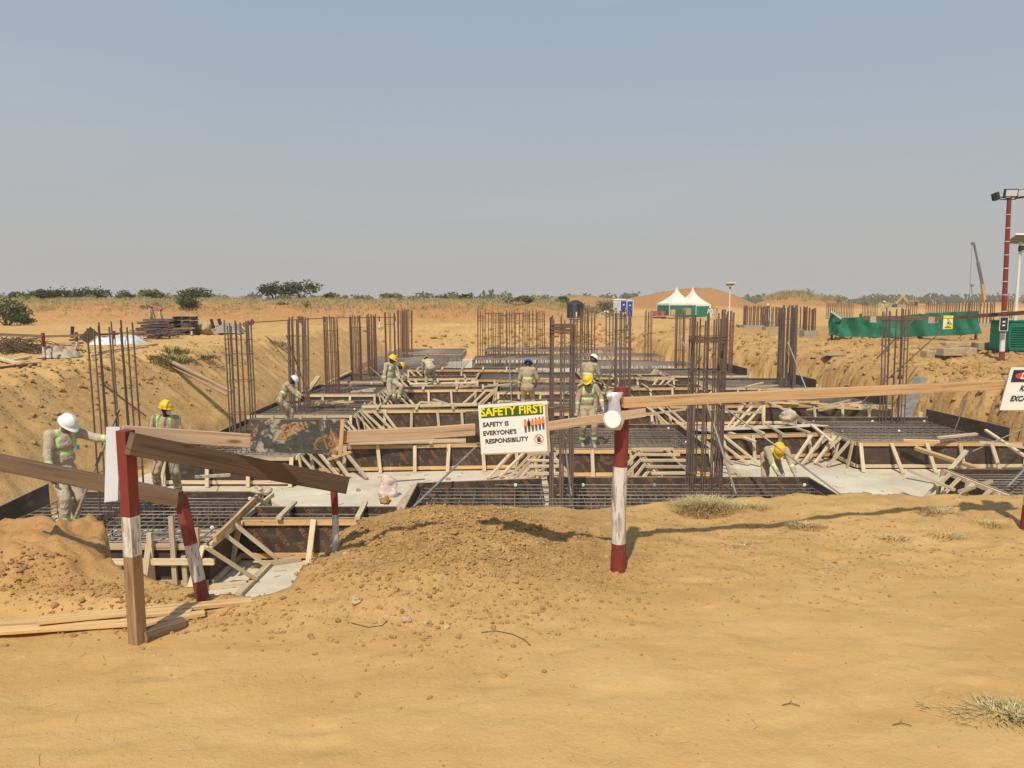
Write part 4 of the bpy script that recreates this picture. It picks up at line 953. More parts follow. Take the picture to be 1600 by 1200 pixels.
# bent wires on the sand
for nm_, pts_, lab in (('wire', [(752, 983), (775, 982), (800, 988), (818, 998), (829, 1008)], 'thin bent wire lying on the sand below the mound'), ('wire', [(548, 955), (575, 957), (596, 950), (604, 938), (598, 930)], 'curled thin wire at the left foot of the mound')):
    MB().tube([gp(a_, b_, .006) for a_, b_ in pts_], 0.0016, 5).build(nm_, BLACK, label=lab, cat='wire')
for px_, py_, lab in ((1222, 1102, 'dark dry twig on the open sand at lower right'), (1395, 1132, 'short dark twig near the lower right tuft')):
    g_ = gp(px_, py_, .004); mb = MB(); mb.tube([g_, g_+Vector((.035, .006, .006)), g_+Vector((.07, -.008, .002))], .0018, 5); mb.tube([g_+Vector((.03, .005, .005)), g_+Vector((.05, .03, .004))], .0012, 4); mb.build('twig', DARKW, label=lab, cat='twig')
# footprints / scuffs stay in the ground sheet

# ------------------------------------------------------------ dry grass tufts
def grass_mat(name, a, b_):
    m, t, b = nodes(name); oc = N(t, 'ShaderNodeTexCoord').outputs['Object']
    v = N(t, 'ShaderNodeTexNoise'); v.inputs['Scale'].default_value = 60; t.links.new(oc, v.inputs['Vector'])
    set_col(t, b, mix(t, rng(t, v.outputs['Fac'], .35, .65), a, b_)); b.inputs['Roughness'].default_value = 0.8; b.inputs['Specular IOR Level'].default_value = 0.1
    return m
DRYG = grass_mat('dry_grass', (0.62, 0.49, 0.25), (0.42, 0.33, 0.14)); GRNG = grass_mat('green_grass', (0.18, 0.19, 0.06), (0.46, 0.38, 0.17)); PALEG = grass_mat('pale_litter', (0.58, 0.48, 0.28), (0.40, 0.30, 0.14))
def tuft(px_, py_, rad, n, hgt, mt, label, flat=0.5, seed=1, ecc=0.7, loc=None, name='grass_tuft', grp='dry grass tufts', w0=0.0022):
    rr = random.Random(seed); mb = MB(); c = loc if loc is not None else gp(px_, py_, 0)
    for i in range(n):
        a_ = rr.uniform(0, 2*math.pi); q_ = rad*rr.random()**.7; bx_, by_ = c.x+q_*math.cos(a_), c.y+q_*ecc*math.sin(a_)
        bz = ground_z(bx_, by_) if n < 0 else c.z
        h = hgt*rr.uniform(.4, 1.1)*(1-.55*q_/rad); az = a_+rr.uniform(-1.1, 1.1); ln = h*flat*rr.uniform(.3, 1.8)
        d_ = Vector((math.cos(az), math.sin(az), 0)); s_ = Vector((-d_.y, d_.x, 0))*w0*rr.uniform(.6, 1.4); p0 = Vector((bx_, by_, bz-.01)); p1 = p0+d_*ln*.4+Vector((0, 0, h*.65)); p2 = p0+d_*ln+Vector((0, 0, h*rr.uniform(.55, 1)))
        mb.add([p0-s_, p0+s_, p1+s_*.8, p1-s_*.8, p2], [(0, 1, 2, 3), (3, 2, 4)])
    return mb.build(name, mt, origin=c, label=label, cat='grass tuft', group=grp)
tuft(1105, 797, .30, 2000, .15, DRYG, 'large dry straw-coloured tuft on the brink right of the middle post', .9, 1, .8)
tuft(1165, 790, .22, 500, .06, DRYG, 'low dry fringe trailing right of the large straw tuft', 1.5, 7)
tuft(1260, 826, .15, 420, .05, DRYG, 'small flat dry tuft crossing the plank shadow', 1.4, 2)
tuft(1160, 855, .09, 160, .035, PALEG, 'tiny pale flowering tuft right of the middle post', 1.2, 3)
tuft(1165, 848, .04, 90, .04, GRNG, 'tiny green sprig amid the pale tuft', 1, 31)
tuft(1395, 842, .13, 260, .035, PALEG, 'pale flattened tuft under the right end of the plank shadow', 1.5, 4)
tuft(1470, 800, .20, 500, .06, PALEG, 'pale dry litter tuft near the right brink', 1.4, 5)
tuft(1480, 840, .14, 240, .05, DRYG, 'sparse dry tuft left of the right post', 1.3, 6)
tuft(1545, 820, .13, 240, .06, DRYG, 'small dry tuft beside the right post', 1.0, 61)
tuft(1310, 890, .12, 160, .02, PALEG, 'faint trampled pale grass on the open sand', 1.6, 8)
tuft(740, 797, .10, 200, .05, DRYG, 'little dry tuft at the mat edge above the mound', 1.0, 9)
tuft(790, 800, .08, 110, .04, DRYG, 'second little dry tuft at the mat edge above the mound', 1.0, 91)
tuft(822, 832, .08, 110, .03, GRNG, 'tiny greenish tuft on the mound by the shadow', 1.1, 10)
tuft(1592, 1118, .14, 300, .06, GRNG, 'green and straw tuft at the lower right corner', 1.1, 11, .8, w0=.0028)
tuft(1560, 1115, .22, 560, .045, DRYG, 'straw stalks fanning left of the corner tuft', 1.9, 12, .6, w0=.0026)
tuft(1490, 1108, .13, 70, .03, PALEG, 'few bleached stalks at the left end of the corner grass', 2.4, 13, .6)
tuft(688, 1150, .03, 16, .02, GRNG, 'tiny sprig on the bare foreground sand', 1.2, 14)
tuft(1432, 1030, .02, 12, .015, GRNG, 'tiny leaf sprig on the open sand at right', 1.2, 15)
# banks and berm: grass nobody could count, grown only where the bank is wild
def field(n, xr_, yr_, hgt, mt, name, cond, seed, w0=.012, keep=1.0):
    rr = np.random.RandomState(seed); X_ = rr.uniform(*xr_, n); Y_ = rr.uniform(*yr_, n); Z_ = height(X_, Y_); F_ = fbm(X_, Y_, 0.25, 3); mb = MB(); r2 = random.Random(seed)
    for x_, y_, z_, f_ in zip(X_, Y_, Z_, F_):
        if not cond(x_, y_, z_) or f_ < r2.uniform(-.5, .25): continue
        for k in range(3):
            h = hgt*r2.uniform(.4, 1.2); d_ = Vector((r2.uniform(-.5, .5), r2.uniform(-.5, .5), 0)); s_ = Vector((w0*r2.uniform(.6, 1.6), 0, 0)); p = Vector((x_+r2.uniform(-.3, .3), y_, z_-.02))
            mb.add([p-s_, p+s_, p+d_*h+Vector((0, 0, h))], [(0, 1, 2)])
    return mb.build(name, mt, origin=(xr_[0], yr_[0], 0), kind='stuff')
BRMG = grass_mat('bank_grass', (0.42, 0.32, 0.15), (0.22, 0.18, 0.075))
field(15000, (-62, 14), (70, 86), .30, BRMG, 'dry_grass', lambda x_, y_, z_: z_ > .75, 1, .04)
field(2600, (-62, 20), (67, 80), .35, BRMG, 'dry_grass', lambda x_, y_, z_: .1 < z_ < 1.2, 2, .04)
field(2500, (50, 72), (150, 172), .8, BRMG, 'dry_grass', lambda x_, y_, z_: z_ > 1.8, 3, .10)
field(5000, (0, 30), (78, 105), .32, BRMG, 'dry_grass', lambda x_, y_, z_: z_ > .4, 5, .05)
# ------------------------------------------------------------ people
def remeshed(mb, voxel, smooth=3, fac=0.6):
    me_ = bpy.data.meshes.new('tmp'); me_.from_pydata([tuple(v) for v in mb.v], [], mb.f); ob = bpy.data.objects.new('tmp', me_); col.objects.link(ob)
    r_ = ob.modifiers.new('r', 'REMESH'); r_.mode = 'VOXEL'; r_.voxel_size = voxel; r_.use_smooth_shade = True
    s_ = ob.modifiers.new('s', 'SMOOTH'); s_.iterations = smooth; s_.factor = fac
    dg = bpy.context.evaluated_depsgraph_get(); dg.update(); out_ = bpy.data.meshes.new_from_object(ob.evaluated_get(dg))
    bpy.data.objects.remove(ob); bpy.data.meshes.remove(me_); return out_
def caps(mb, p0, r0, p1, r1, n=12):
    """tapered limb with round ends"""
    p0, p1 = Vector(p0), Vector(p1); d = (p1-p0); L = max(d.length, 1e-5); d.normalize(); pts, rr_ = [], []
    for k in range(4): a_ = math.pi/2*k/4; pts.append(p0-d*r0*math.cos(a_)); rr_.append(max(r0*math.sin(a_), .0008))
    pts += [p0, p0.lerp(p1, .5), p1]; rr_ += [r0, (r0+r1)/2, r1]
    for k in range(3, -1, -1): a_ = math.pi/2*k/4; pts.append(p1+d*r1*math.cos(a_)); rr_.append(max(r1*math.sin(a_), .0008))
    mb.tube(pts, rr_, n)
def ell(mb, c, rad, M=None, n=16):
    prof = [(max(math.sin(math.pi*k/10), .01), -math.cos(math.pi*k/10)) for k in range(11)]
    q_ = Matrix.Diagonal(rad); q_ = (M @ q_) if M is not None else q_
    mb.lathe(c, prof, n, M=q_)
def ik(a_, b_, l1, l2, hint):
    a_, b_ = Vector(a_), Vector(b_); d = b_-a_; L = min(d.length, (l1+l2)*.995); d.normalize(); b2 = a_+d*L
    x_ = (l1*l1-l2*l2+L*L)/(2*L); h_ = math.sqrt(max(l1*l1-x_*x_, 0)); hv = Vector(hint); hv = (hv-d*hv.dot(d)).normalized()
    return a_+d*x_+hv*h_, b2
SKIN = plain('dark_skin', (0.045, 0.024, 0.016), 0.5, 0.12, 8, bmp=0.05, spec=0.4)
SKIN2 = plain('brown_skin', (0.20, 0.085, 0.045), 0.5, 0.12, 8, bmp=0.05, spec=0.4)
def cloth(name, c):
    m, t, b = nodes(name); oc = N(t, 'ShaderNodeTexCoord').outputs['Object']; a_ = noise(t, oc, 5.5, 5, 0.6, 0.8)
    x_ = mix(t, rng(t, a_, .3, .7), tuple(k*.9 for k in c), tuple(min(1, k*1.06) for k in c)); x_ = mix(t, rng(t, noise(t, oc, 3, 6, .7), .55, .78, 0, .35), x_, (0.40, 0.28, 0.16))
    set_col(t, b, x_); b.inputs['Roughness'].default_value = .9; b.inputs['Specular IOR Level'].default_value = .1
    f_ = noise(t, mapping(t, oc, (1, 1, .55)), 13, 3, .5, 1.5); bump(t, b, f_, .9, .02); return m
KHAKI = cloth('khaki_coverall', (0.44, 0.34, 0.215)); KHAKI2 = cloth('pale_khaki_coverall', (0.50, 0.41, 0.29)); WHITECL = cloth('white_clothes', (0.62, 0.58, 0.52))
LIME = plain('lime_band', (0.48, 0.72, 0.12), .5, .05, bmp=0); SILV = plain('silver_band', (0.60, 0.62, 0.58), .4, .05, bmp=0)
HATW = plain('white_hat', (0.80, 0.79, 0.76), .3, .03, 5, spec=.5, bmp=0); HATY = plain('yellow_hat', (0.85, 0.50, 0.012), .35, .05, 5, spec=.5, bmp=0); HATB = plain('blue_hat', (0.02, 0.09, 0.42), .35, .05, 5, bmp=0); HATR = plain('red_hat', (0.55, 0.06, 0.05), .4, .05, 5, bmp=0)
BOOT = plain('dusty_black_boot', (0.05, 0.042, 0.036), .7, .3, 9, (0.3, 0.2, 0.12), .6); BOOTG = plain('grey_boot', (0.33, 0.32, 0.30), .6, .3, 9, (0.3, 0.2, 0.12), .4)
GLOVE = plain('grey_glove', (0.42, 0.40, 0.37), .8, .15, 9)
def hand(mb, wrist, d, palm_n, grip=0.5, s=1.0, thumb=1):
    """palm plus five separate bent fingers; d = pointing direction, palm_n = palm normal"""
    d = Vector(d).normalized(); n_ = Vector(palm_n); n_ = (n_-d*n_.dot(d)).normalized(); sd_ = d.cross(n_)*thumb; w = Vector(wrist)
    caps(mb, w, .026*s, w+d*.03*s, .03*s, 8)
    for k in range(4):
        o_ = sd_*(.030-.020*k)*s; caps(mb, w+o_*.6+d*.02*s, .014*s, w+o_+d*.088*s, .0125*s, 8)
        ln = [.042, .047, .044, .034][k]*s; b_ = w+o_+d*.088*s; g1 = grip*1.0; g2 = grip*2.0
        m_ = b_+(d*math.cos(g1)+n_*math.sin(g1))*ln; e_ = m_+(d*math.cos(g2)+n_*math.sin(g2))*ln*.85
        caps(mb, b_, .0105*s, m_, .0098*s, 7); caps(mb, m_, .0098*s, e_, .0088*s, 7)
    b_ = w+sd_*.026*s+d*.028*s; m_ = b_+(sd_*.8+d*.7+n_*.3).normalized()*.042*s; e_ = m_+(sd_*.2+d*.8+n_*.6).normalized()*.032*s
    caps(mb, b_, .0135*s, m_, .011*s, 7); caps(mb, m_, .011*s, e_, .0095*s, 7)
def person(loc, face, label, lean=0.1, hip=.90, feet=((-.12, .0), (.12, .05)), hands=((-.28, .12, .82), (.28, .12, .82)), hat='w', head=(0.15, 0.0), tw=0.0, side=0.0, skin=None, suit=None, mask=False, gloves=False, boots=None, grips=(.5, .5), bands=True, detail=1.0, footz=(0, 0), scale=1.07, sling=None, hint=((-.7, -.7, -.3), (.7, -.7, -.3)), vest=True, hat_tilt=0.0):
    """face = heading (radians, 0 looks along +Y). local frame: +Y forward, +X right."""
    skin = skin or SKIN; suit = suit or KHAKI; boots = boots or BOOT
    Rz = Matrix.Rotation(face, 3, 'Z'); L0 = Vector(loc)
    Wd = lambda p: L0+Rz @ (Vector(p)*scale)
    P = Vector((side*.3, -.02-lean*.18, hip)); sdir = Matrix.Rotation(-lean, 3, 'X') @ Matrix.Rotation(side, 3, 'Y')
    up = sdir @ Vector((0, 0, 1)); fw = sdir @ Vector((0, 1, 0)); rt_ = Matrix.Rotation(tw, 3, up) @ (sdir @ Vector((1, 0, 0)))
    waist = P+up*.16; chest = P+up*.36; neck = P+up*.545; shl, shr = P+up*.50-rt_*.175, P+up*.50+rt_*.175
    hd_up = (Matrix.Rotation(-head[0], 3, rt_) @ up); hd_up = Matrix.Rotation(head[1], 3, up) @ hd_up
    hfw = Matrix.Rotation(head[1], 3, up) @ (Matrix.Rotation(-head[0], 3, rt_) @ (Matrix.Rotation(0, 3, up) @ fw)); hrt = hfw.cross(hd_up)
    HM = Matrix((hrt, hfw, hd_up)).transposed(); hc = neck+hd_up*.155+hfw*.025
    fl, fr_ = Vector((feet[0][0], feet[0][1], .09+footz[0])), Vector((feet[1][0], feet[1][1], .09+footz[1]))
    hl, hr = P-rt_*.09-up*.03, P+rt_*.09-up*.03
    kl, fl = ik(hl, fl, .44, .43, (0-.1, 1, .1)); kr, fr_ = ik(hr, fr_, .44, .43, (.1, 1, .1))
    el_, wl = ik(shl, hands[0], .29, .26, hint[0]); er_, wr = ik(shr, hands[1], .29, .26, hint[1])
    vx = .0085/detail
    body = MB()
    for s_ in (1,):
        ell(body, hc, (.074, .092, .108), HM); ell(body, hc-hd_up*.05+hfw*.03, (.056, .065, .065), HM)
        caps(body, hc+hfw*.086-hd_up*.004, .011, hc+hfw*.108-hd_up*.030, .016, 8)     # nose
        ell(body, hc+hfw*.088-hd_up*.062, (.026, .013, .011), HM)                      # lips
        caps(body, hc+hfw*.082+hd_up*.022-hrt*.03, .012, hc+hfw*.082+hd_up*.022+hrt*.03, .012, 8)   # brow
        for e_ in (-1, 1): ell(body, hc+hrt*.076*e_-hd_up*.012, (.010, .020, .030), HM)
        caps(body, neck-up*.06, .062, hc-hd_up*.07, .052)
        ell(body, chest, (.145, .10, .17), Matrix((rt_, fw, up)).transposed()); ell(body, waist, (.125, .09, .14), Matrix((rt_, fw, up)).transposed()); ell(body, P, (.145, .10, .12), Matrix((rt_, fw, up)).transposed())
        caps(body, shl, .055, shr, .055)
        for a_, e_, w_ in ((shl, el_, wl), (shr, er_, wr)): caps(body, a_, .05, e_, .038); caps(body, e_, .038, w_, .025)
        for h_, k_, f_ in ((hl, kl, fl), (hr, kr, fr_)): caps(body, h_, .078, k_, .05); caps(body, k_, .05, f_, .035); caps(body, f_-Vector((0, 0, .03)), .035, f_+Vector((0, .11, -.055)), .028)
    dl, dr_ = (wl-el_).normalized(), (wr-er_).normalized()
    hand(body, wl, dl, rt_*.8+fw*.2-up*.2, grips[0], 1.0, 1); hand(body, wr, dr_, -rt_*.8+fw*.2-up*.2, grips[1], 1.0, -1)
    suitm = MB(); TM = Matrix((rt_, fw, up)).transposed()
    ell(suitm, chest+up*.02, (.178, .130, .20), TM); ell(suitm, waist, (.168, .125, .17), TM); ell(suitm, P-up*.02, (.178, .135, .15), TM)
    caps(suitm, shl-up*.005, .078, shr-up*.005, .078); caps(suitm, neck-up*.075, .085, neck-up*.02, .068)
    for a_, e_, w_ in ((shl, el_, wl), (shr, er_, wr)):
        caps(suitm, a_, .076, e_, .060); w2 = e_.lerp(w_, .93); caps(suitm, e_, .060, w2, .043); ell(suitm, e_, (.062, .062, .062))
    for h_, k_, f_ in ((hl, kl, fl), (hr, kr, fr_)):
        f2 = k_.lerp(f_, .93); caps(suitm, h_, .108, k_, .078); caps(suitm, k_, .078, f2, .062); ell(suitm, k_.lerp(f2, .85), (.072, .075, .06))
    def finish(mb_, vox, nm, mts, parent, folds=0.0, sm=3):
        me_ = remeshed(mb_, vox, sm); co_ = np.zeros(len(me_.vertices)*3); me_.vertices.foreach_get('co', co_); co_ = co_.reshape(-1, 3)
        if folds:
            no_ = np.zeros(len(me_.vertices)*3); me_.vertices.foreach_get('normal', no_); no_ = no_.reshape(-1, 3)
            q_ = np.array([mnoise.noise(Vector((c_[0]*9+loc[0], c_[1]*9, c_[2]*15)))+.6*abs(mnoise.noise(Vector((c_[0]*20, c_[1]*20+loc[1], c_[2]*30)))) for c_ in co_]); co_ = co_+no_*(q_*folds)[:, None]
        local = co_.copy(); Mz = np.array(Rz); w_ = (Mz @ (co_.T*scale)).T
        me_.vertices.foreach_set('co', w_.ravel()); me_.name = nm
        for m_ in mts: me_.materials.append(m_)
        o_ = bpy.data.objects.new(nm, me_); col.objects.link(o_)
        if parent: o_.parent = parent
        me_.polygons.foreach_set('use_smooth', [True]*len(me_.polygons)); me_.update()
        return o_, local, me_
    bo, _, _ = finish(body, vx, 'person', [skin], None)
    bo.location = L0; ROOT[bo.name] = L0; tag(bo, label, 'person', 'workers in khaki coveralls')
    so_, loc_, me_ = finish(suitm, .0105/detail, 'coverall', [suit, LIME, SILV], bo, .009, 3)
    if bands:
        pc = np.zeros(len(me_.polygons)*3); me_.polygons.foreach_get('center', pc); pc = (np.array(Rz.transposed()) @ pc.reshape(-1, 3).T).T/scale
        mi = np.zeros(len(pc), dtype=np.int32)
        def seg(a_, b_, t0, rad, hw=.026):
            a_, b_ = np.array(a_), np.array(b_); d_ = b_-a_; L_ = np.linalg.norm(d_); d_ = d_/L_; s_ = (pc-a_) @ d_; r_ = np.linalg.norm(pc-a_-np.outer(s_, d_), axis=1); q_ = s_-t0*L_
            mi[(np.abs(q_) < hw) & (r_ < rad)] = 1; mi[(np.abs(q_) < hw*.38) & (r_ < rad)] = 2
        armz = lambda a_, e_: None
        tors = (np.abs((pc-np.array(P)) @ np.array(rt_)) < .195)
        s_ = (pc-np.array(P)) @ np.array(up); 
        # distance to arms keeps the belt on the trunk
        def dist(a_, b_):
            a_, b_ = np.array(a_), np.array(b_); d_ = b_-a_; t_ = np.clip(((pc-a_) @ d_)/(d_ @ d_), 0, 1); return np.linalg.norm(pc-a_-np.outer(t_, d_), axis=1)
        arm = np.minimum(np.minimum(dist(shl, el_), dist(el_, wl)), np.minimum(dist(shr, er_), dist(er_, wr)))
        tr_ = tors & (arm > .075)
        mi[tr_ & (np.abs(s_-.25) < .030)] = 1; mi[tr_ & (np.abs(s_-.25) < .011)] = 2
        u_ = (pc-np.array(P)) @ np.array(rt_)
        for sg_ in (-1, 1):
            v_ = (pc-np.array(P)) @ np.array(fw); q_ = (s_ > .33) & (v_ > -.02) & (np.abs(u_-sg_*(.115+(s_-.3)*-.05)) < .025) & (arm > .045); mi[q_] = 1; mi[q_ & (np.abs(u_-sg_*(.115+(s_-.3)*-.05)) < .009)] = 2
        seg(el_, wl, .38, .10); seg(er_, wr, .38, .10); seg(kl, fl, .70, .12); seg(kr, fr_, .70, .12)
        me_.polygons.foreach_set('material_index', mi); me_.update()
    # boots with soles
    T_ = lambda v: Wd(v)
    for f_ in (fl, fr_):
        mb = MB(); b_ = MB(); caps(b_, f_+Vector((0, -.01, .04)), .05, f_+Vector((0, -.01, -.035)), .045); caps(b_, f_+Vector((0, 0, -.045)), .045, f_+Vector((0, .13, -.055)), .036); b_.box(f_+Vector((0, .05, -.083)), (.085, .26, .022))
        finish(b_, .012, 'boot', [boots], bo)
    # hard hat: dome with ridge, brim and peak
    if hat:
        mt = {'w': HATW, 'y': HATY, 'b': HATB, 'r': HATR}[hat]; mb = MB(); c_ = hc+hd_up*.038-hfw*.004; HT = Matrix.Rotation(hat_tilt, 3, hfw) @ HM if hat_tilt else HM
        prof = [(math.cos(math.pi/2*k/9), math.sin(math.pi/2*k/9)) for k in range(10)]
        vs = []; fs = []; n_ = 28
        ring_r = [(1.0, 0.0, 1), (1.22, -.10, 2)]
        rows_ = [(r_, z_) for r_, z_ in prof]
        for (r_, z_) in rows_:
            for k in range(n_):
                a_ = 2*math.pi*k/n_; x_, y_ = math.cos(a_)*r_, math.sin(a_)*r_; ridge = .012*max(0, 1-abs(x_)/.16)*(z_ > .25)
                vs.append(Wd(c_+HT @ Vector((x_*.110, y_*.132, z_*.118+ridge))))
        for i in range(len(rows_)-1):
            for k in range(n_): fs.append((i*n_+k, i*n_+(k+1) % n_, (i+1)*n_+(k+1) % n_, (i+1)*n_+k))
        b0 = len(vs)
        for (sc_, dz) in ((1.0, 0), (1.14, -.008), (1.15, -.014), (1.0, -.012)):
            for k in range(n_):
                a_ = 2*math.pi*k/n_; pk = 1+.30*max(0, math.sin(a_))**3*(sc_ > 1.05); vs.append(Wd(c_+HT @ Vector((math.cos(a_)*.110*sc_, math.sin(a_)*.132*sc_*pk, dz-.02*(pk-1)))))
        for i in range(3):
            for k in range(n_): fs.append((b0+i*n_+(k+1) % n_, b0+i*n_+k, b0+(i+1)*n_+k, b0+(i+1)*n_+(k+1) % n_))
        mb.add(vs, fs, 0, None, True); h_ = mb.build('hard_hat', mt, bo)
    if detail >= .9:
        for e_ in (-1, 1):
            mb = MB(); ell(mb, Wd(hc+hfw*.083+hd_up*.003+hrt*.030*e_), (.010, .010, .007), None, 8); mb.build('eye', WHITEP, bo)
    if mask:
        mb = MB(); q_ = Rz @ HM; ell(mb, Wd(hc+hfw*.088-hd_up*.045), (.046, .044, .048), q_); mb.build('face_mask', WHITE, bo)
        for e_ in (-1, 1): mb = MB(); mb.tube([Wd(hc+hfw*.08-hd_up*.04+hrt*.035*e_), Wd(hc+hrt*.085*e_+hd_up*.02)], .0035, 5); mb.build('mask_strap', WHITE, bo)
    if gloves:
        for w_, dd_, ns, th in ((wl, dl, rt_*.8+fw*.2-up*.2, 1), (wr, dr_, -rt_*.8+fw*.2-up*.2, -1)):
            g_ = MB(); hand(g_, w_, dd_, ns, grips[0] if th == 1 else grips[1], 1.28, th); caps(g_, w_-dd_*.04, .036, w_, .034); finish(g_, .007, 'glove', [GLOVE], bo, 0, 2)
    if sling:
        mb = MB(); mb.tube([Wd(hc+hd_up*.04+hrt*.07+hfw*.03), Wd(hc-hd_up*.03+hrt*.062+hfw*.05), Wd(hc-hd_up*.10+hfw*.06)], .006, 5); mb.build('chin_strap', WHITE, bo)
    return bo, dict(wl=Wd(wl), wr=Wd(wr), hc=Wd(hc))
MZ = -1.99
E_ = math.pi
# 1 white hat, left, arm out to the cage: looks to the right and down
b1, j1 = person((-7.10, 11.95, MZ), R(-118), 'worker in white hard hat at far left, one arm stretched out to the tall rebar', lean=.16, hip=.90, feet=((-.10, -.04), (.12, .14)), hands=((-.47, .50, 1.27), (.28, .14, .80)), hat='w', head=(.55, .1), skin=SKIN2, sling=True, grips=(1.2, .6), tw=-.15, hint=((-.3, 0, -.8), (.7, -.7, -.3)), gloves=False, suit=KHAKI2, scale=1.12)
mb = MB(); mb.box(b1.location+Matrix.Rotation(R(-118), 3, 'Z') @ Vector((-.06, .30, 1.36)), (.05, .012, .075), R(-118)); mb.build('badge', plain('badge_blue', (.08, .3, .6), .4, .1, bmp=0), b1)
# 2 yellow hat with mask
person((-6.55, 14.35, -2.05), R(193), 'worker in yellow hard hat and white face mask behind the left square post', lean=.05, hip=.88, feet=((-.17, 0), (.17, .03)), hands=((-.26, .12, .84), (.24, .22, .92)), hat='y', head=(.12, .75), mask=True)
# 3 white hat crouching behind the board
person((-6.75, 22.6, -2.12), R(-75), 'worker in white hard hat stooping behind the weathered board at a rebar cage', lean=.42, hip=.86, feet=((-.14, -.05), (.14, .15)), hands=((-.06, .52, .92), (.22, .50, .86)), hat='w', head=(.55, 0), grips=(1, 1), scale=1.0)
# 4 walking
person((-4.25, 26.6, -2.02), R(-118), 'worker in yellow hard hat striding over the forms, left of the bent-over man', lean=.06, hip=.88, feet=((-.10, .26), (.10, -.16)), hands=((-.24, .20, .88), (.26, -.02, .82)), hat='y', head=(.45, .25), footz=(.16, .0), suit=KHAKI2)
# 5 behind him
person((-4.72, 29.6, -2.2), R(-70), 'worker in yellow hard hat mostly hidden behind the striding one', lean=.85, hip=.84, feet=((-.12, 0), (.12, .1)), hands=((-.1, .5, .8), (.2, .5, .8)), hat='y', head=(.3, 0))
# 6 bending over, back to camera
person((-3.42, 32.1, -2.03), R(12), 'worker bent over with his back turned, standing on the last strip form', lean=1.15, hip=.88, feet=((-.17, 0), (.19, .03)), hands=((-.26, .50, .42), (.10, .62, .36)), hat='y', head=(.2, .3), side=-.1, suit=KHAKI2)
# 7 blue hat, back to camera
person((0.50, 24.4, -2.02), R(-8), 'worker in blue hard hat seen from behind among the middle cages', lean=.12, hip=.90, feet=((-.15, 0), (.15, .05)), hands=((-.28, .12, .84), (.24, .25, .95)), hat='b', head=(.5, 0))
# 8 white hat leaning right, behind 9
person((2.35, 23.6, -1.92), R(-38), 'worker in white hard hat standing behind the man with the tilted helmet', lean=.30, hip=.92, feet=((-.15, -.05), (.15, .1)), hands=((-.30, .25, .85), (.26, .35, .85)), hat='w', head=(.45, -.4), scale=1.14)
# 9 facing us with a bar on his shoulder
b9, j9 = person((1.90, 19.15, MZ), R(184), 'worker walking towards the fence with tilted yellow hard hat, bar on his shoulder', lean=.08, hip=.90, feet=((-.14, .14), (.12, -.02)), hands=((-.33, .17, .93), (.27, .10, .80)), hat='y', head=(.50, -.25), gloves=True, boots=BOOTG, hat_tilt=.35, grips=(.9, .5))
b_ = D(942, 586, 19.0)
MB().tube([D(876, 620, 18.95), D(942, 583, 19.12)], .016, 8).build('steel_bar', REBAR, origin=D(909, 600, 19), label='rusty bar resting on the shoulder of the man with tilted helmet', cat='bar')
# 10 bending man at the near form
person((5.58, 16.15, FLOOR), R(176), 'worker bending over the near form with both hands on it, yellow hard hat', lean=1.12, hip=.86, feet=((-.20, .02), (.18, -.04)), hands=((-.26, .62, .68), (.06, .64, .68)), hat='y', head=(.15, -.1), gloves=True, grips=(.9, .9), scale=1.05)
# distant people
for (px_, d_, z_, fc_, h_, lab, kw) in [
  (235, 62, -.55, R(-100), 'r', 'distant worker with red and white cap beyond the bar stacks, left of two', {}),
  (249, 60, -.75, R(-80), 'r', 'distant worker with red and white cap beyond the bar stacks, right of two', dict(mask=True)),
  (982, 52, -.9, R(90), 'y', 'small far worker at the end bank behind the middle post', dict(lean=.4)),
  (1110, 96, -.9, R(160), 'w', 'distant person in white clothes beside the tents, left one', dict(suit=WHITECL, bands=False)),
  (1119, 97, -.9, R(200), 'y', 'distant person by the tents beside the white-clad one', {}),
  (1200, 60, -.42, R(170), 'y', 'distant worker in white and yellow between the cages on stubs', dict(suit=WHITECL)),
  (1381, 85, -.2, R(180), 'y', 'distant worker with yellow hard hat right of the rusty cages behind the netting', {})]:
    x_ = (px_-800)/1200*d_*.994
    person((x_, d_, z_), fc_, lab, hat=h_, detail=.55, **kw)
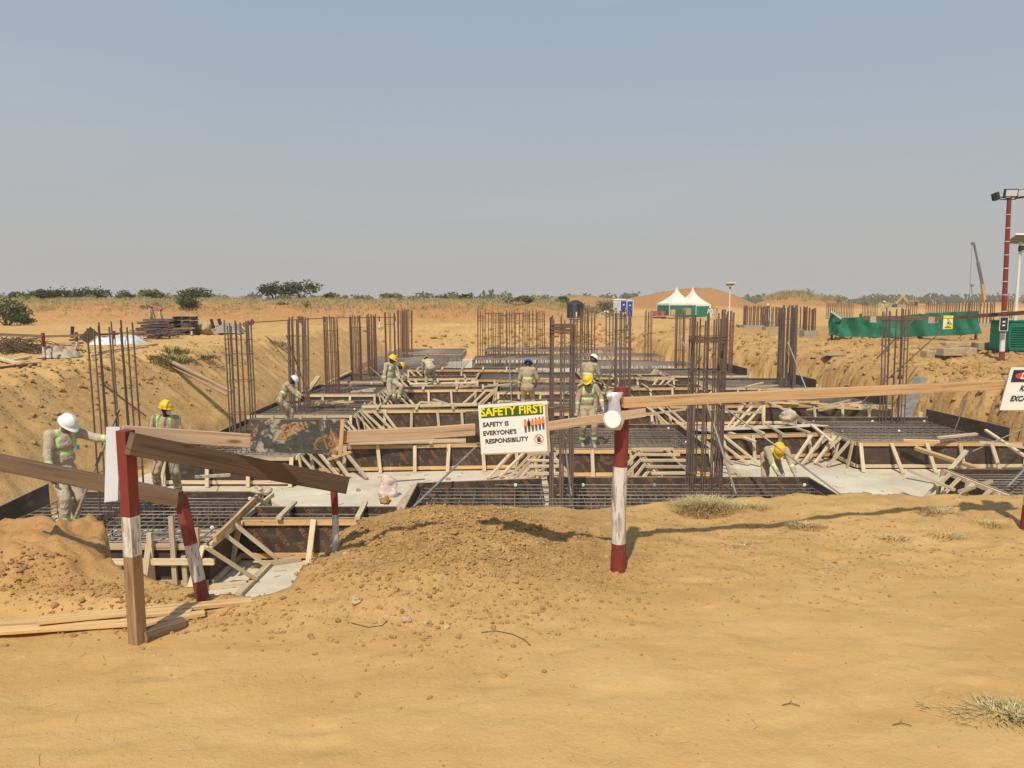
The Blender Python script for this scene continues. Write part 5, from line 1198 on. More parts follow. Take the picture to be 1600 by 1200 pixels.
# ------------------------------------------------------------ bushes and trees
def leafmat(name, a, b_):
    m, t, b = nodes(name); oi = N(t, 'ShaderNodeObjectInfo').outputs['Random']; g = N(t, 'ShaderNodeNewGeometry')
    n_ = noise(t, g.outputs['Position'], .9, 4, .6); x_ = mix(t, rng(t, n_, .3, .7), a, b_); x_ = mix(t, 1.0, x_, mix(t, oi, (.75, .8, .75), (1.3, 1.2, 1.2)), 'MULTIPLY')
    set_col(t, b, x_); b.inputs['Roughness'].default_value = .7; b.inputs['Specular IOR Level'].default_value = .15
    return m
LEAF = leafmat('bush_leaves', (0.045, 0.062, 0.018), (0.095, 0.115, 0.038)); LEAFP = leafmat('dusty_leaves', (0.12, 0.125, 0.05), (0.20, 0.19, 0.09)); BARK = plain('bark', (0.14, 0.10, 0.07), .9, .3, 5)
def bush(x, y, w_, h_, label, n=900, mt=None, seed=0, lobes=6, leaf=.11, trunk=.35, ratio=.8, z=None, name='bush', cat='bush', grp='bushes along the wild bank'):
    rr = random.Random(seed+int(x*10)); z0 = ground_z(x, y) if z is None else z
    root = thing(name, (x, y, z0), label, cat, grp); cen = []
    for i in range(lobes):
        a_ = rr.uniform(0, 6.28); q_ = rr.random()**.6; cen.append(Vector((x+math.cos(a_)*q_*w_*.36, y+math.sin(a_)*q_*w_*.3, z0+h_*(trunk+(.95-trunk)*rr.uniform(.25, .8)*(1-.35*q_)))))
    mb = MB()
    for c in cen:
        p1 = Vector((x+(c.x-x)*.4, y+(c.y-y)*.4, z0+h_*trunk*.8)); mb.tube([(x+rr.uniform(-.05, .05), y, z0-.1), p1, c], [.05*h_/2, .035*h_/2, .012], 6)
    mb.build('trunk', BARK, root); mb = MB()
    for i in range(n):
        c = cen[rr.randrange(lobes)]; v = Vector((rr.gauss(0, 1), rr.gauss(0, 1), rr.gauss(0, 1))).normalized()*(rr.random()**.33)
        sc = w_*.24*(1+.3*rr.random()); p = c+Vector((v.x*sc, v.y*sc, v.z*h_*.22*ratio/.8)); 
        if rr.random() < .06: p += v*sc*.35
        if p.z < z0+.02: continue
        a_ = Vector((rr.gauss(0, 1), rr.gauss(0, 1), rr.gauss(0, .6))).normalized(); b__ = a_.cross(Vector((rr.gauss(0, 1), rr.gauss(0, 1), rr.gauss(0, 1)))).normalized(); s_ = leaf*rr.uniform(.6, 1.5)
        mb.add([p-a_*s_, p+b__*s_*.5, p+a_*s_, p-b__*s_*.5], [(0, 1, 2, 3)])
    mb.build('crown', mt or LEAF, root); return root
def XB(px_, d_): return (px_-800)/1200*d_*.994
# (px, distance, width px, top px, name bits)
bl = [
 (8, 62, 60, 458, 'dark green bush cut by the left edge, tallest of the lower pair', LEAF, 1), (20, 58, 46, 490, 'dark low bush at the foot of the bank by the left edge', LEAF, 1),
 (25, 80, 30, 455, 'small tree with a loose crown near the left end of the bank', LEAF, 0), (85, 82, 70, 450, 'wide bush on the bank top, left part of the long hedge', LEAF, 0),
 (140, 83, 75, 447, 'wide dense bush on the bank top, right part of the long hedge', LEAF, 0), (200, 84, 34, 455, 'loose dark bush right of the long hedge', LEAF, 0),
 (228, 80, 44, 453, 'grey-green bush on the bank above the two distant workers', LEAFP, 0), (308, 79, 60, 449, 'light green round bush crowning the bank', LEAF, 0),
 (292, 72, 46, 462, 'large dark bush leaning down the bank face', LEAF, 1), (240, 72, 40, 475, 'low grey-green bush on the bank face above two workers', LEAFP, 1),
 (430, 82, 52, 441, 'left one of the twin acacia trees on the horizon', LEAF, 2), (472, 83, 52, 437, 'right one of the twin acacia trees on the horizon', LEAF, 2),
 (442, 73, 30, 472, 'dark bush on the bank face below the twin trees', LEAF, 1), (513, 80, 34, 457, 'small bush right of the twin trees', LEAF, 0), (530, 74, 28, 472, 'low round dark bush right below the twin trees', LEAF, 1),
 (610, 79, 34, 460, 'leafy grey-green bush on the bank above the far left cages', LEAFP, 0), (560, 83, 26, 464, 'thin pale shrub between two bank bushes', LEAFP, 0), (645, 76, 34, 472, 'low dusty bush on the bank slope', LEAFP, 1),
 (731, 86, 28, 456, 'small dark tree with a flat crown on the horizon centre', LEAF, 2), (690, 92, 40, 464, 'low dark bush left of the flat-crowned tree', LEAF, 0), (820, 74, 30, 464, 'pale green bush standing before the centre bank', LEAFP, 0),
 (880, 95, 26, 463, 'dark round bush left of the water tank', LEAF, 0), (872, 77, 12, 476, 'tiny green shrub left of the water tank', LEAF, 1), (948, 120, 34, 465, 'dusty bush between tank and toilets', LEAFP, 0)]
for i, (px_, d_, wp, top, lab, mt, kd) in enumerate(bl):
    x_ = XB(px_, d_); w_ = wp/1200*d_; zt = EYE-(top-(5 if kd == 0 else 2)-470)/1200*d_; z0 = ground_z(x_, d_)
    if zt-z0 < .6: z0 = zt-.9
    bush(x_, d_, w_, max(zt-z0, .8), lab, n=int(650+w_*170), mt=mt, seed=i, lobes=9 if w_ > 3 else 5, leaf=.12 if w_ > 2.5 else .09, trunk=.12 if kd < 2 else .35, z=z0-.05, name='bush' if kd < 2 else 'acacia_tree', cat='bush' if kd < 2 else 'tree')
# far wood on the horizon
rr = random.Random(8)
def treeline(x0, x1, y0, y1, n, h0, h1, name, mt):
    mb = MB()
    for i in range(n):
        x_ = rr.uniform(x0, x1); y_ = rr.uniform(y0, y1); h = rr.uniform(h0, h1); w_ = h*rr.uniform(.8, 1.6); z0 = ground_z(x_, y_)
        for k in range(34):
            v = Vector((rr.gauss(0, 1), rr.gauss(0, 1), rr.gauss(0, 1))).normalized()*rr.random()**.4; p = Vector((x_+v.x*w_*.6, y_+v.y*w_*.6, z0+h*(.55+.42*v.z)))
            a_ = Vector((rr.gauss(0, 1), rr.gauss(0, .4), rr.gauss(0, .7))).normalized(); b__ = Vector((-a_.z, 0, a_.x)); s_ = h*.13*rr.uniform(.6, 1.4)
            mb.add([p-a_*s_, p+b__*s_*.7, p+a_*s_, p-b__*s_*.7], [(0, 1, 2, 3)])
    return mb.build(name, mt, origin=(0, y0, 0), kind='stuff')
treeline(60, 560, 420, 620, 300, 3.5, 7.5, 'distant_wood', LEAF); treeline(-330, 80, 300, 480, 160, 2.5, 5.5, 'distant_wood', LEAF); treeline(60, 170, 210, 260, 50, 2, 3.6, 'distant_wood', LEAFP)

treeline(-60, 9, 76, 85, 60, .35, 1.0, 'bank_scrub', LEAFP); treeline(-60, 9, 70, 84, 26, .3, .8, 'bank_scrub', LEAF); treeline(-1, 12, 88, 110, 40, .5, 1.3, 'bank_scrub', LEAFP); treeline(48, 72, 154, 172, 26, .6, 1.6, 'bank_scrub', LEAFP)

# ------------------------------------------------------------ left edge of the pit: barrier, stacks, litter
LG = 'red and white posts beyond the left bank'
pl_ = [(67, 574, 520, 24.0), (119, 562, 519, 28.3), (178, 556, 517, 31.0), (222, 545, 514, 35.2), (264, 540, 510, 37.5), (299, 540, 509, 40), (330, 532, 507, 44), (381, 530, 504, 47), (392, 526, 503, 51)]
tops = []
for i, (px_, pb_, pt_, d_) in enumerate(pl_):
    a_ = D(px_, pt_, d_); z0 = ground_z(a_.x, a_.y)-.03; hh_ = a_.z-z0; tops.append(a_)
    band_post(a_.x, a_.y, [z0, z0+hh_*.16, z0+hh_*.52, a_.z], .055, [PRED, PWHITE, PRED], f'{["nearest", "second", "third", "fourth", "fifth", "sixth", "seventh", "eighth", "farthest"][i]} red and white post of the barrier on the left bank', z0, 10)['group'] = LG
for i in range(len(tops)-1):
    MB().beam(tops[i]-Vector((.2, 0.06, .12)), tops[i+1]+Vector((.2, -.06, -.12)), .03, .08).build('barrier_rail', DARKW if i % 2 else OLDW, label=f'thin rail on the left bank barrier, {["first", "second", "third", "fourth", "fifth", "sixth", "seventh", "last"][i]} span from the left', cat='plank', group='rails of the left bank barrier')
MB().beam(tops[0]-Vector((0, .06, .1)), D(-40, 521, 21.5), .03, .08).build('barrier_rail', OLDW, label='pale rail running out at the left edge from the nearest far post', cat='plank', group='rails of the left bank barrier')
def smallsign(px_, py_, d_, w_, h_, rz_, roll, lab, mt=BLACK, z_off=0):
    c = D(px_, py_, d_); M = Matrix.Rotation(rz_, 3, 'Z') @ Matrix.Rotation(roll, 3, 'Y'); mb = MB(); mb.box(c, (w_, .02, h_), rot=M); return mb.build('small_sign', mt, label=lab, cat='sign', group='small signs along the left barrier')
DIAM = plain('dark_back', (0.10, 0.075, 0.06), .6, .2)
smallsign(139, 524, 26.5, .34, .50, R(35), R(45), 'dark diamond-shaped sign seen edge-on behind the tall left cage', DIAM)
smallsign(113, 519, 28, .12, .42, R(10), R(5), 'narrow dark sign hanging on the left bank rail')
smallsign(290, 511, 40, .30, .45, R(20), R(-10), 'dark square sign at the end of the bar stack', DIAM)
smallsign(332, 506, 43, .16, .55, R(10), R(-14), 'narrow tilted dark sign, left of two on the left barrier'); smallsign(344, 505, 46, .20, .55, R(10), R(-16), 'narrow tilted dark sign, right of two on the left barrier')
smallsign(393, 504, 50.7, .30, .42, R(30), R(45), 'reddish diamond sign on the farthest post', REDP)
smallsign(470, 500, 58, .42, .46, R(10), R(12), 'dark red sign on a white post behind the third left cage', REDP)
band_post(XB(470, 58.2), 58.2, [-.75, -.7, .1, .15], .05, [PRED, WHITEP, PRED], 'pale post of the dark red sign behind the third left cage', -.75, 8)['group'] = LG
for i, (px_, d_) in enumerate(((507, 60), (560, 61), (592, 62), (617, 63))):
    x_ = XB(px_, d_); band_post(x_, d_, [-.6, -.5, .0, .42], .05, [PRED, WHITEP, PRED], f'{["first", "second", "third", "fourth"][i]} small barrier post on the far bank above the left cages', -.6, 8)['group'] = LG
MB().beam((XB(395, 52), 52, .2), (XB(507, 60), 60, .32), .03, .06).build('barrier_rail', DARKW, label='thin far rail above the second left cage', cat='plank', group='rails of the left bank barrier')
MB().beam((XB(507, 60), 59.9, .32), (XB(617, 63), 62.9, .3), .03, .06).build('barrier_rail', DARKW, label='thin far rail on the far bank above the left cages', cat='plank', group='rails of the left bank barrier')
MB().beam((XB(880, 66), 66, .12), (XB(1060, 70), 70, .3), .04, .09).build('barrier_rail', OLDW, label='pale thin rail crossing before the black water tank', cat='plank', group='rails of the left bank barrier')
# stacks of steel and boards
def on(px_, d_): x_ = XB(px_, d_); return Vector((x_, d_, ground_z(x_, d_)))
STKD = plain('stack_dark', (.085, .065, .055), .7, .4, 6, (.25, .16, .1), .6, rand=.3)
root = thing('bar_stack', on(258, 39), 'dark stack of steel sections and timbers on the left bank', 'stack'); c = on(258, 41)
for i in range(6): MB().box(c+Vector((.25*((i % 2)-.5)-.3, 0, .10+i*.15)), (2.1-.1*i, 1.2, .11), R(4*(i % 3)-4)).build('timber_layer', STKD, root)
root = thing('bar_bundle', on(240, 37), 'tangled pile of dark bars beside the steel stack', 'bundle'); c = on(240, 37)
for i in range(46): a_ = rr.uniform(-.5, .5); o_ = Vector((rr.uniform(-.6, .6), rr.uniform(-.5, .5), rr.uniform(0, .42))); d_ = Vector((math.cos(a_), math.sin(a_)*.6, rr.uniform(-.12, .12))); MB().tube([c+o_-d_*.7, c+o_+d_*.7], .02, 5).build('bar', REBAR, root)
root = thing('pallet_stack', on(288, 41), 'open dark frame stack at the right end of the bars', 'stack'); c = on(288, 41)
for i in range(4):
    MB().box(c+Vector((0, 0, .12+.24*i)), (1.1, .9, .05)).build('deck', STKD, root)
    for k in range(3): MB().box(c+Vector((-.45+.45*k, 0, .23+.24*i)), (.08, .9, .15)).build('block', STKD, root)
root = thing('sand_bag', on(313, 42), 'fat sand-coloured sack right of the frame stack', 'sack')
mb = MB(); c = on(313, 42); mb.lump(c+Vector((0, 0, .3)), .55, squash=.7, sub=3); mb.build('sack', plain('sack_cloth', (.46, .32, .17), .9, .2, 7), root)
def tarp(px_, d_, w_, dp, h_, mt, lab, seed):
    c = on(px_, d_); n_ = 16; mb = MB(); vs = []
    for j in range(n_):
        for i in range(n_):
            u, v = i/(n_-1)-.5, j/(n_-1)-.5; e_ = max(0, 1-(2*abs(u))**4)*max(0, 1-(2*abs(v))**4); vs.append(c+Vector((u*w_, v*dp, .03+h_*e_*(.75+.7*mnoise.noise(Vector((u*5+seed, v*5, 0)))))))
    mb.add(vs, [(j*n_+i, j*n_+i+1, (j+1)*n_+i+1, (j+1)*n_+i) for j in range(n_-1) for i in range(n_-1)]); return mb.build('tarpaulin', mt, label=lab, cat='tarpaulin', group='sheets covering material on the left bank')
tarp(182, 33.0, 2.0, 1.5, .42, plain('white_tarp', (.66, .66, .64), .4, .2, 4), 'crumpled white sheet behind the tall left cage', 1); tarp(90, 25, 1.1, 1.0, .3, plain('grey_sack', (.40, .33, .24), .8, .2, 5), 'greyish sack heap between the two nearest far posts', 4)
tarp(357, 42.5, 1.5, 1.2, .5, plain('grey_tarp', (.28, .24, .19), .7, .2, 5), 'grey bundle at the right end of the left barrier', 7)
root = thing('brush_pile', on(22, 27), 'dark pile of brush and wire at the left edge', 'pile'); c = on(22, 27); mb = MB()
for i in range(420):
    o_ = Vector((rr.gauss(0, .8), rr.gauss(0, .5), 0)); o_.z = max(0, .55*math.exp(-(o_.x/1.1)**2)*rr.random()); d_ = Vector((rr.gauss(0, 1), rr.gauss(0, .6), rr.gauss(0, .35))).normalized()*rr.uniform(.15, .4); mb.tube([c+o_-d_, c+o_+d_], .012, 3, caps=False)
tag(mb.build('twigs', DARKW, root), kind='stuff')
QG = 'timbers scattered on the left bank'
for i, (a_, b_, wd, mt, lab) in enumerate([
  ((10, 578, 23), (48, 566, 24.5), .12, OLDW, 'short pale plank by the brush pile, nearest the left edge'), ((28, 590, 21.5), (62, 578, 22.5), .14, OLDW, 'pale plank lying before the nearest far post'),
  ((75, 570, 24.5), (102, 563, 26), .1, WHITEP, 'fallen red and white post between standing posts'), ((150, 562, 26), (245, 545, 32), .16, PINE, 'long pale board lying toward the bar stack'), ((140, 566, 25.5), (230, 551, 30), .14, OLDW, 'long grey board lying before the white sheet'),
  ((0, 598, 20.5), (58, 590, 21.5), .10, DARKW, 'thin dark stick on the brink at the left edge'), ((0, 574, 23.5), (30, 586, 21.5), .14, OLDW, 'slanting plank at the very left edge'), ((0, 549, 27), (18, 546, 28), .4, GREYC, 'grey slab lying at the very left edge')]):
    p_, q_ = D(*a_), D(*b_); p_.z = ground_z(p_.x, p_.y)+.06; q_.z = ground_z(q_.x, q_.y)+.06; MB().beam(p_, q_, wd, .07).build('loose_timber', mt, label=lab, cat='timber', group=QG)
rq = random.Random(6)
for i in range(26):
    px_ = rq.uniform(5, 345); d_ = 24.5+px_*.055+rq.uniform(.2, 4.5); c = on(px_, d_); L_ = rq.uniform(.4, 1.3); a_ = rq.uniform(-.5, .9)
    q_ = Vector((math.cos(a_), math.sin(a_), rq.uniform(-.03, .1)))*L_/2; nr = ['nearest far post', 'second far post', 'white sheet', 'steel stack', 'frame stack'][min(4, int(px_/70))]
    MB().beam(c+Vector((0, 0, .10))-q_, c+Vector((0, 0, .12))+q_, rq.uniform(.08, .2), .06).build('loose_timber', (STKD, DARKW, OLDW)[i % 3], label=f'{["dark", "brown", "pale"][i % 3]} scrap timber on the left bank around the {nr}', cat='timber', group=QG)
# two poles lying down the left bank
def on_slope(px_, py_, d0, d1):
    """first terrain point along the sight line between two depths"""
    best = None
    for k in range(200):
        d_ = d0+(d1-d0)*k/199; p_ = D(px_, py_, d_)
        if p_.z <= ground_z(p_.x, p_.y)+.02: return p_
    return D(px_, py_, d1)
for a_, b_, r_, lab in (((249, 560), (362, 612), .075, 'long round pole sloping down the left bank, upper of two'), ((262, 572), (356, 618), .06, 'round pole sloping down the left bank, lower of two')):
    p_, q_ = on_slope(*a_, 15, 45), D(*b_, 24.5); p_.z += .1; MB().tube([p_, q_], [r_, r_*.8], 10).build('wooden_pole', POLEW, label=lab, cat='pole', group='poles leaning in the pit')
tuft(0, 0, 1.0, 700, .55, GRNG, 'green grass clump on the left bank beside the tall left cage', .6, 41, loc=on_slope(252, 568, 15, 45), w0=.02, name='grass_clump'); tuft(0, 0, .7, 300, .45, GRNG, 'second green grass clump on the left bank, farther right', .6, 42, loc=on_slope(272, 553, 15, 50), w0=.02, name='grass_clump')
tuft(0, 0, 1.1, 350, .35, DRYG, 'dry weed patch on the left bank beside the second cage', .8, 43, loc=on_slope(430, 538, 20, 60), w0=.02, name='grass_clump'); tuft(0, 0, .6, 200, .3, GRNG, 'weed patch on the bank left of the second cage', .8, 44, loc=on_slope(318, 560, 15, 50), w0=.02, name='grass_clump')

# ------------------------------------------------------------ tank, toilets, tents
c = on(899, 68); c.z = D(899, 497, 68).z; root = thing('water_tank', c, 'black ribbed plastic water tank left of the blue toilets', 'water tank')
pr = [(0, 0), (.74, 0)]
for i in range(10): z_ = .1+i*.115; pr += [(.72, z_), (.755, z_+.03), (.755, z_+.06), (.72, z_+.09)]
pr += [(.70, 1.28), (.55, 1.42), (.3, 1.47), (.28, 1.56), (0, 1.57)]
MB().lathe(c, pr, 32).build('tank_body', BLACK, root)
for k in range(8): a_ = k*math.pi/4; MB().beam(c+Vector((.70*math.cos(a_), .70*math.sin(a_), 1.27)), c+Vector((.33*math.cos(a_), .33*math.sin(a_), 1.48)), .05, .05).build('roof_rib', BLACK, root)
MB().box(c+Vector((.0, -.5, -.3)), (1.9, 1.9, .3)).build('base', OLDW, root); MB().box(c+Vector((.05, -.79, .3)), (.12, .03, .5)).build('white_pipe', WHITE, root)
BLUEP = plain('toilet_blue', (.03, .07, .32), .45, .08, bmp=0); GRW = plain('toilet_grey', (.55, .54, .52), .6, .06)
for i, (px_, d_, lab) in enumerate(((969, 93, 'portable toilet with grey side and blue door, left one'), (979, 97, 'portable toilet with blue door, right one and partly hidden'))):
    c = on(px_, d_); c.z = D(px_, 497, d_).z; root = thing('portable_toilet', c, lab, 'toilet', 'portable toilets'); a_ = R(38); M = Matrix.Rotation(a_, 3, 'Z')
    MB().box(c+Vector((0, 0, 1.1)), (1.15, 1.15, 2.1), rot=M).build('cabin', GRW, root); mb = MB(); mb.box(c+Vector((0, 0, 2.19)), (1.22, 1.22, .08), rot=M); mb.box(c+Vector((0, 0, 2.27)), (1.0, 1.0, .08), rot=M); mb.build('roof', WHITE, root)
    MB().box(c+M @ Vector((0, -.59, 1.06)), (.92, .03, 1.95), rot=M).build('door', BLUEP, root); MB().box(c+M @ Vector((.3, -.615, 1.1)), (.06, .02, .16), rot=M).build('handle', WHITE, root); MB().box(c+M @ Vector((0, -.615, 1.6)), (.3, .01, .16), rot=M).build('door_label', WHITE, root)
    for s_ in (-1, 1): MB().box(c+M @ Vector((.58*s_, -.58, 1.1)), (.06, .06, 2.15), rot=M).build('corner_frame', WHITE, root)
    MB().box(c+M @ Vector((-.59, 0, 1.9)), (.03, .7, .12), rot=M).build('vent', WHITE, root)
TENT = plain('tent_cream', (.74, .68, .55), .7, .04, 2, bmp=0); TG = plain('tent_green', (.02, .17, .11), .7, .15, 1.5)
for i, (px_, d_, lab) in enumerate(((1057, 96, 'white peaked tent with green lower wall, left one'), (1082, 104, 'white peaked tent with green lower wall, right one set behind'))):
    c = on(px_, d_); c.z = D(px_, 494, d_).z; root = thing('peaked_tent', c, lab, 'tent', 'peaked tents'); h_ = 2.25; w_ = 1.78; ht = D(px_, 446, d_).z-c.z; n_ = 10; vs = []; fs = []
    cor = [(-1, -1), (1, -1), (1, 1), (-1, 1)]; a_ = R(14)
    ring = []
    for k in range(4):
        for s_ in range(6): u = s_/6; p_ = (cor[k][0]*(1-u)+cor[(k+1) % 4][0]*u, cor[k][1]*(1-u)+cor[(k+1) % 4][1]*u); ring.append(p_)
    for j in range(n_+1):
        v = j/n_; r_ = (1-v)**2.1*(1)+.012; z_ = h_-.55+(ht-h_+.55)*v if False else 1.55+(ht-1.55)*v
        for p_ in ring: x_, y_ = p_[0]*w_*r_, p_[1]*w_*r_; vs.append(c+Vector((x_*math.cos(a_)-y_*math.sin(a_), x_*math.sin(a_)+y_*math.cos(a_), z_)))
    m_ = len(ring); mb = MB(); mb.add(vs, [(j*m_+k, j*m_+(k+1) % m_, (j+1)*m_+(k+1) % m_, (j+1)*m_+k) for j in range(n_) for k in range(m_)]); mb.build('roof', TENT, root)
    M = Matrix.Rotation(a_, 3, 'Z')
    for k in range(4):
        p_, q_ = Vector((cor[k][0]*w_, cor[k][1]*w_, 0)), Vector((cor[(k+1) % 4][0]*w_, cor[(k+1) % 4][1]*w_, 0))
        if k != 1 or i == 0: MB().beam(c+M @ (p_*.99)+Vector((0, 0, .68)), c+M @ (q_*.99)+Vector((0, 0, .68)), .03, 1.35).build('side_wall', TG, root)
        MB().beam(c+M @ p_+Vector((0, 0, 1.47)), c+M @ q_+Vector((0, 0, 1.47)), .03, .22).build('valance', TENT, root); MB().tube([c+M @ p_, c+M @ p_+Vector((0, 0, 1.6))], .04, 6).build('pole', WHITEP, root)
# litter by the tents
for px_, d_, s_, mt, lab in ((1026, 94, .5, REDP, 'dark red drum left of the tents'), (1036, 94.5, .5, REDP, 'second dark red drum left of the tents'), (1052, 92, .4, PINE, 'small tan carton before the left tent'), (1074, 92, .5, PLYEDGE, 'pale carton before the gap of the tents'), (948, 90, .35, WHITE, 'white plastic drum left of the blue toilets')):
    c = on(px_, d_); c.z = D(px_, 497, d_).z; mb = MB()
    if 'drum' in lab: mb.lathe(c, [(0, 0), (.42*s_/.5, 0), (.42*s_/.5, .3), (.45*s_/.5, .32), (.42*s_/.5, .34), (.42*s_/.5, .85), (0, .86)], 16)
    else: mb.box(c+Vector((0, 0, s_*.9+.35)), (s_*1.6, s_, s_*1.5), .3)
    mb.build('drum' if 'drum' in lab else 'carton', mt, label=lab, cat='drum' if 'drum' in lab else 'carton')

# ------------------------------------------------------------ green netting with its rail and notices
m, t, b = nodes('green_shade_net'); oc = N(t, 'ShaderNodeTexCoord').outputs['Object']
set_col(t, b, mix(t, rng(t, noise(t, oc, 1.2, 5, .6), .3, .7), (0.018, 0.13, 0.075), (0.045, 0.20, 0.125))); b.inputs['Roughness'].default_value = .75; b.inputs['Specular IOR Level'].default_value = .15; NET = m
root = thing('green_netting', on(1415, 41), 'long sagging green shade net fencing an area on the right', 'netting'); rr = random.Random(4)
top_px = [(1298, 487), (1312, 497), (1345, 495), (1380, 497), (1420, 492), (1460, 489), (1500, 487), (1528, 486)]; bot_px = [(1296, 522), (1312, 526), (1345, 527), (1380, 527), (1420, 527), (1460, 525), (1500, 524), (1534, 521)]
dd = [40.5, 41, 40.5, 40, 39.5, 39, 38.5, 38.2]; nu, nv = 120, 10; vs = []
for j in range(nv+1):
    for i in range(nu+1):
        u = i/nu*7; v = j/nv; tx, ty = np.interp(u, range(8), [p_[0] for p_ in top_px]), np.interp(u, range(8), [p_[1] for p_ in top_px]); bx_, by_ = np.interp(u, range(8), [p_[0] for p_ in bot_px]), np.interp(u, range(8), [p_[1] for p_ in bot_px]); d_ = np.interp(u, range(8), dd)
        p_ = D(bx_+(tx-bx_)*v, by_+(ty-by_)*v, d_); p_.y += .16*mnoise.noise(Vector((u*1.3+v*.8, v*.7, 3)))*2+.07*math.sin(u*9+v*2)+.05*mnoise.noise(Vector((u*7, v*3, 0))); vs.append(p_)
mb = MB(); mb.add(vs, [(j*(nu+1)+i, j*(nu+1)+i+1, (j+1)*(nu+1)+i+1, (j+1)*(nu+1)+i) for j in range(nv) for i in range(nu)], 0, None, True); mb.build('net', NET, root)
for px_, d_ in ((1303, 41), (1347, 40.9), (1440, 39.8), (1530, 38.6)): p_ = D(px_, 490, d_); MB().beam((p_.x, d_+.15, -.55), (p_.x, d_+.15, p_.z), .1, .1).build('net_post', DARKW, root)
MB().beam(D(1299, 487, 40.3), D(1314, 498, 40.9), .05, .1).build('corner_batten', WHITEP, root)
MB().beam(D(1350, 496, 38.2), D(1480, 497, 31.5), .05, .17).build('barrier_rail', timber('rail_grey', (.35, .22, .14), (.27, .17, .1), (.15, .1, .06)), label='brown rail in front of the green net, left length', cat='plank', group='rails on the right bank')
MB().beam(D(1478, 497, 31.6), D(1640, 486, 27.4), .05, .15).build('barrier_rail', DARKW, label='brown rail passing the floodlight pole to the right edge', cat='plank', group='rails on the right bank')
def notice(px_, py_, d_, w_, h_, mt, lab, name='notice'):
    c = D(px_, py_, d_); root_ = thing(name, c-Vector((0, 0, h_/2)), lab, 'sign', 'notices on the right bank rail'); MB().box(c, (w_, .02, h_), R(4)).build('panel', mt, root_); return root_, c
notice(1366, 499, 37, .40, .30, plain('notice_beige', (.45, .40, .33), .8, .2, 8), 'small faded beige notice on the net rail, left one'); notice(1458, 500, 32.3, .42, .27, plain('notice_pinkish', (.45, .33, .25), .8, .3, 12), 'small faded pinkish notice on the net rail, right one')
root, c = notice(1481, 506, 31.2, .40, .42, SIGNW, 'white and yellow triangular warning notice before the green net', 'warning_notice')
f_ = Vector((0, -.013, 0)); a_ = R(4)
mb = MB(); mb.add([c+f_+Vector((-.17, 0, -.02)), c+f_+Vector((.17, 0, -.02)), c+f_+Vector((0, 0, .20))], [(0, 1, 2)]); mb.build('triangle', INK, root); mb = MB(); mb.add([c+f_*1.4+Vector((-.12, 0, .005)), c+f_*1.4+Vector((.12, 0, .005)), c+f_*1.4+Vector((0, 0, .165))], [(0, 1, 2)]); mb.build('triangle_field', YEL, root)
mb = MB(); mb.add([c+f_*1.8+Vector((.035*math.cos(k*math.pi/4)*1.2, 0, .045+.035*math.sin(k*math.pi/4))) for k in range(8)], [tuple(range(8))]); mb.build('hazard_symbol', INK, root)
mb = MB(); mb.box(c+f_+Vector((0, 0, -.12)), (.39, .008, .17), 0); mb.build('lower_panel', YEL, root); mb = MB(); mb.box(c+f_+Vector((0, 0, .285)), (.40, .012, .10), 0); mb.build('upper_panel', YEL, root)
for dz in (-.09, -.145): mb = MB(); mb.box(c+f_*1.5+Vector((0, 0, dz)), (.28 if dz < -.1 else .14, .01, .025), 0); mb.build('print_line', INK, root)
# thorny branch against the net
root = None; mb = MB(); g0 = D(1503, 535, 37.5)
for i in range(26): z_ = i*.055; mb.tube([g0+Vector((-.02*i, 0, z_)), g0+Vector((-.02*i+rr.uniform(-.3, .3), rr.uniform(-.2, .2), z_+rr.uniform(0, .2)))], .012, 3)
mb.build('dry_branch', LEAF, label='dark leafy branch standing against the green net', cat='branch')
# shadow-side trench before the net and loose concrete kerbs
for i, (px_, py_, d_, L_, rz_, lab) in enumerate([(1461, 546, 31.5, .95, 4, 'pale concrete kerb block left end of the row under the net'), (1484, 547, 30.8, .8, 3, 'concrete kerb block second in the row under the net'), (1506, 545, 30.9, .8, -2, 'concrete kerb block third in the row near the floodlight pole'), (1540, 541, 31.5, .9, 3, 'concrete kerb block just right behind the floodlight pole'), (1562, 541, 31.3, .8, 2, 'concrete kerb block below the green generator'), (1508, 530, 34.5, 2.0, 2, 'long low concrete kerb behind the row')]):
    p_ = D(px_, py_, d_); z_ = ground_z(p_.x, p_.y); MB().box((p_.x, p_.y, z_+.12), (L_, .5, .30), R(rz_)).build('kerb_block', plain('kerb_pale', (.42, .32, .205), .9, .2), label=lab, cat='kerb block', group='concrete blocks under the green net', bevel=.02)
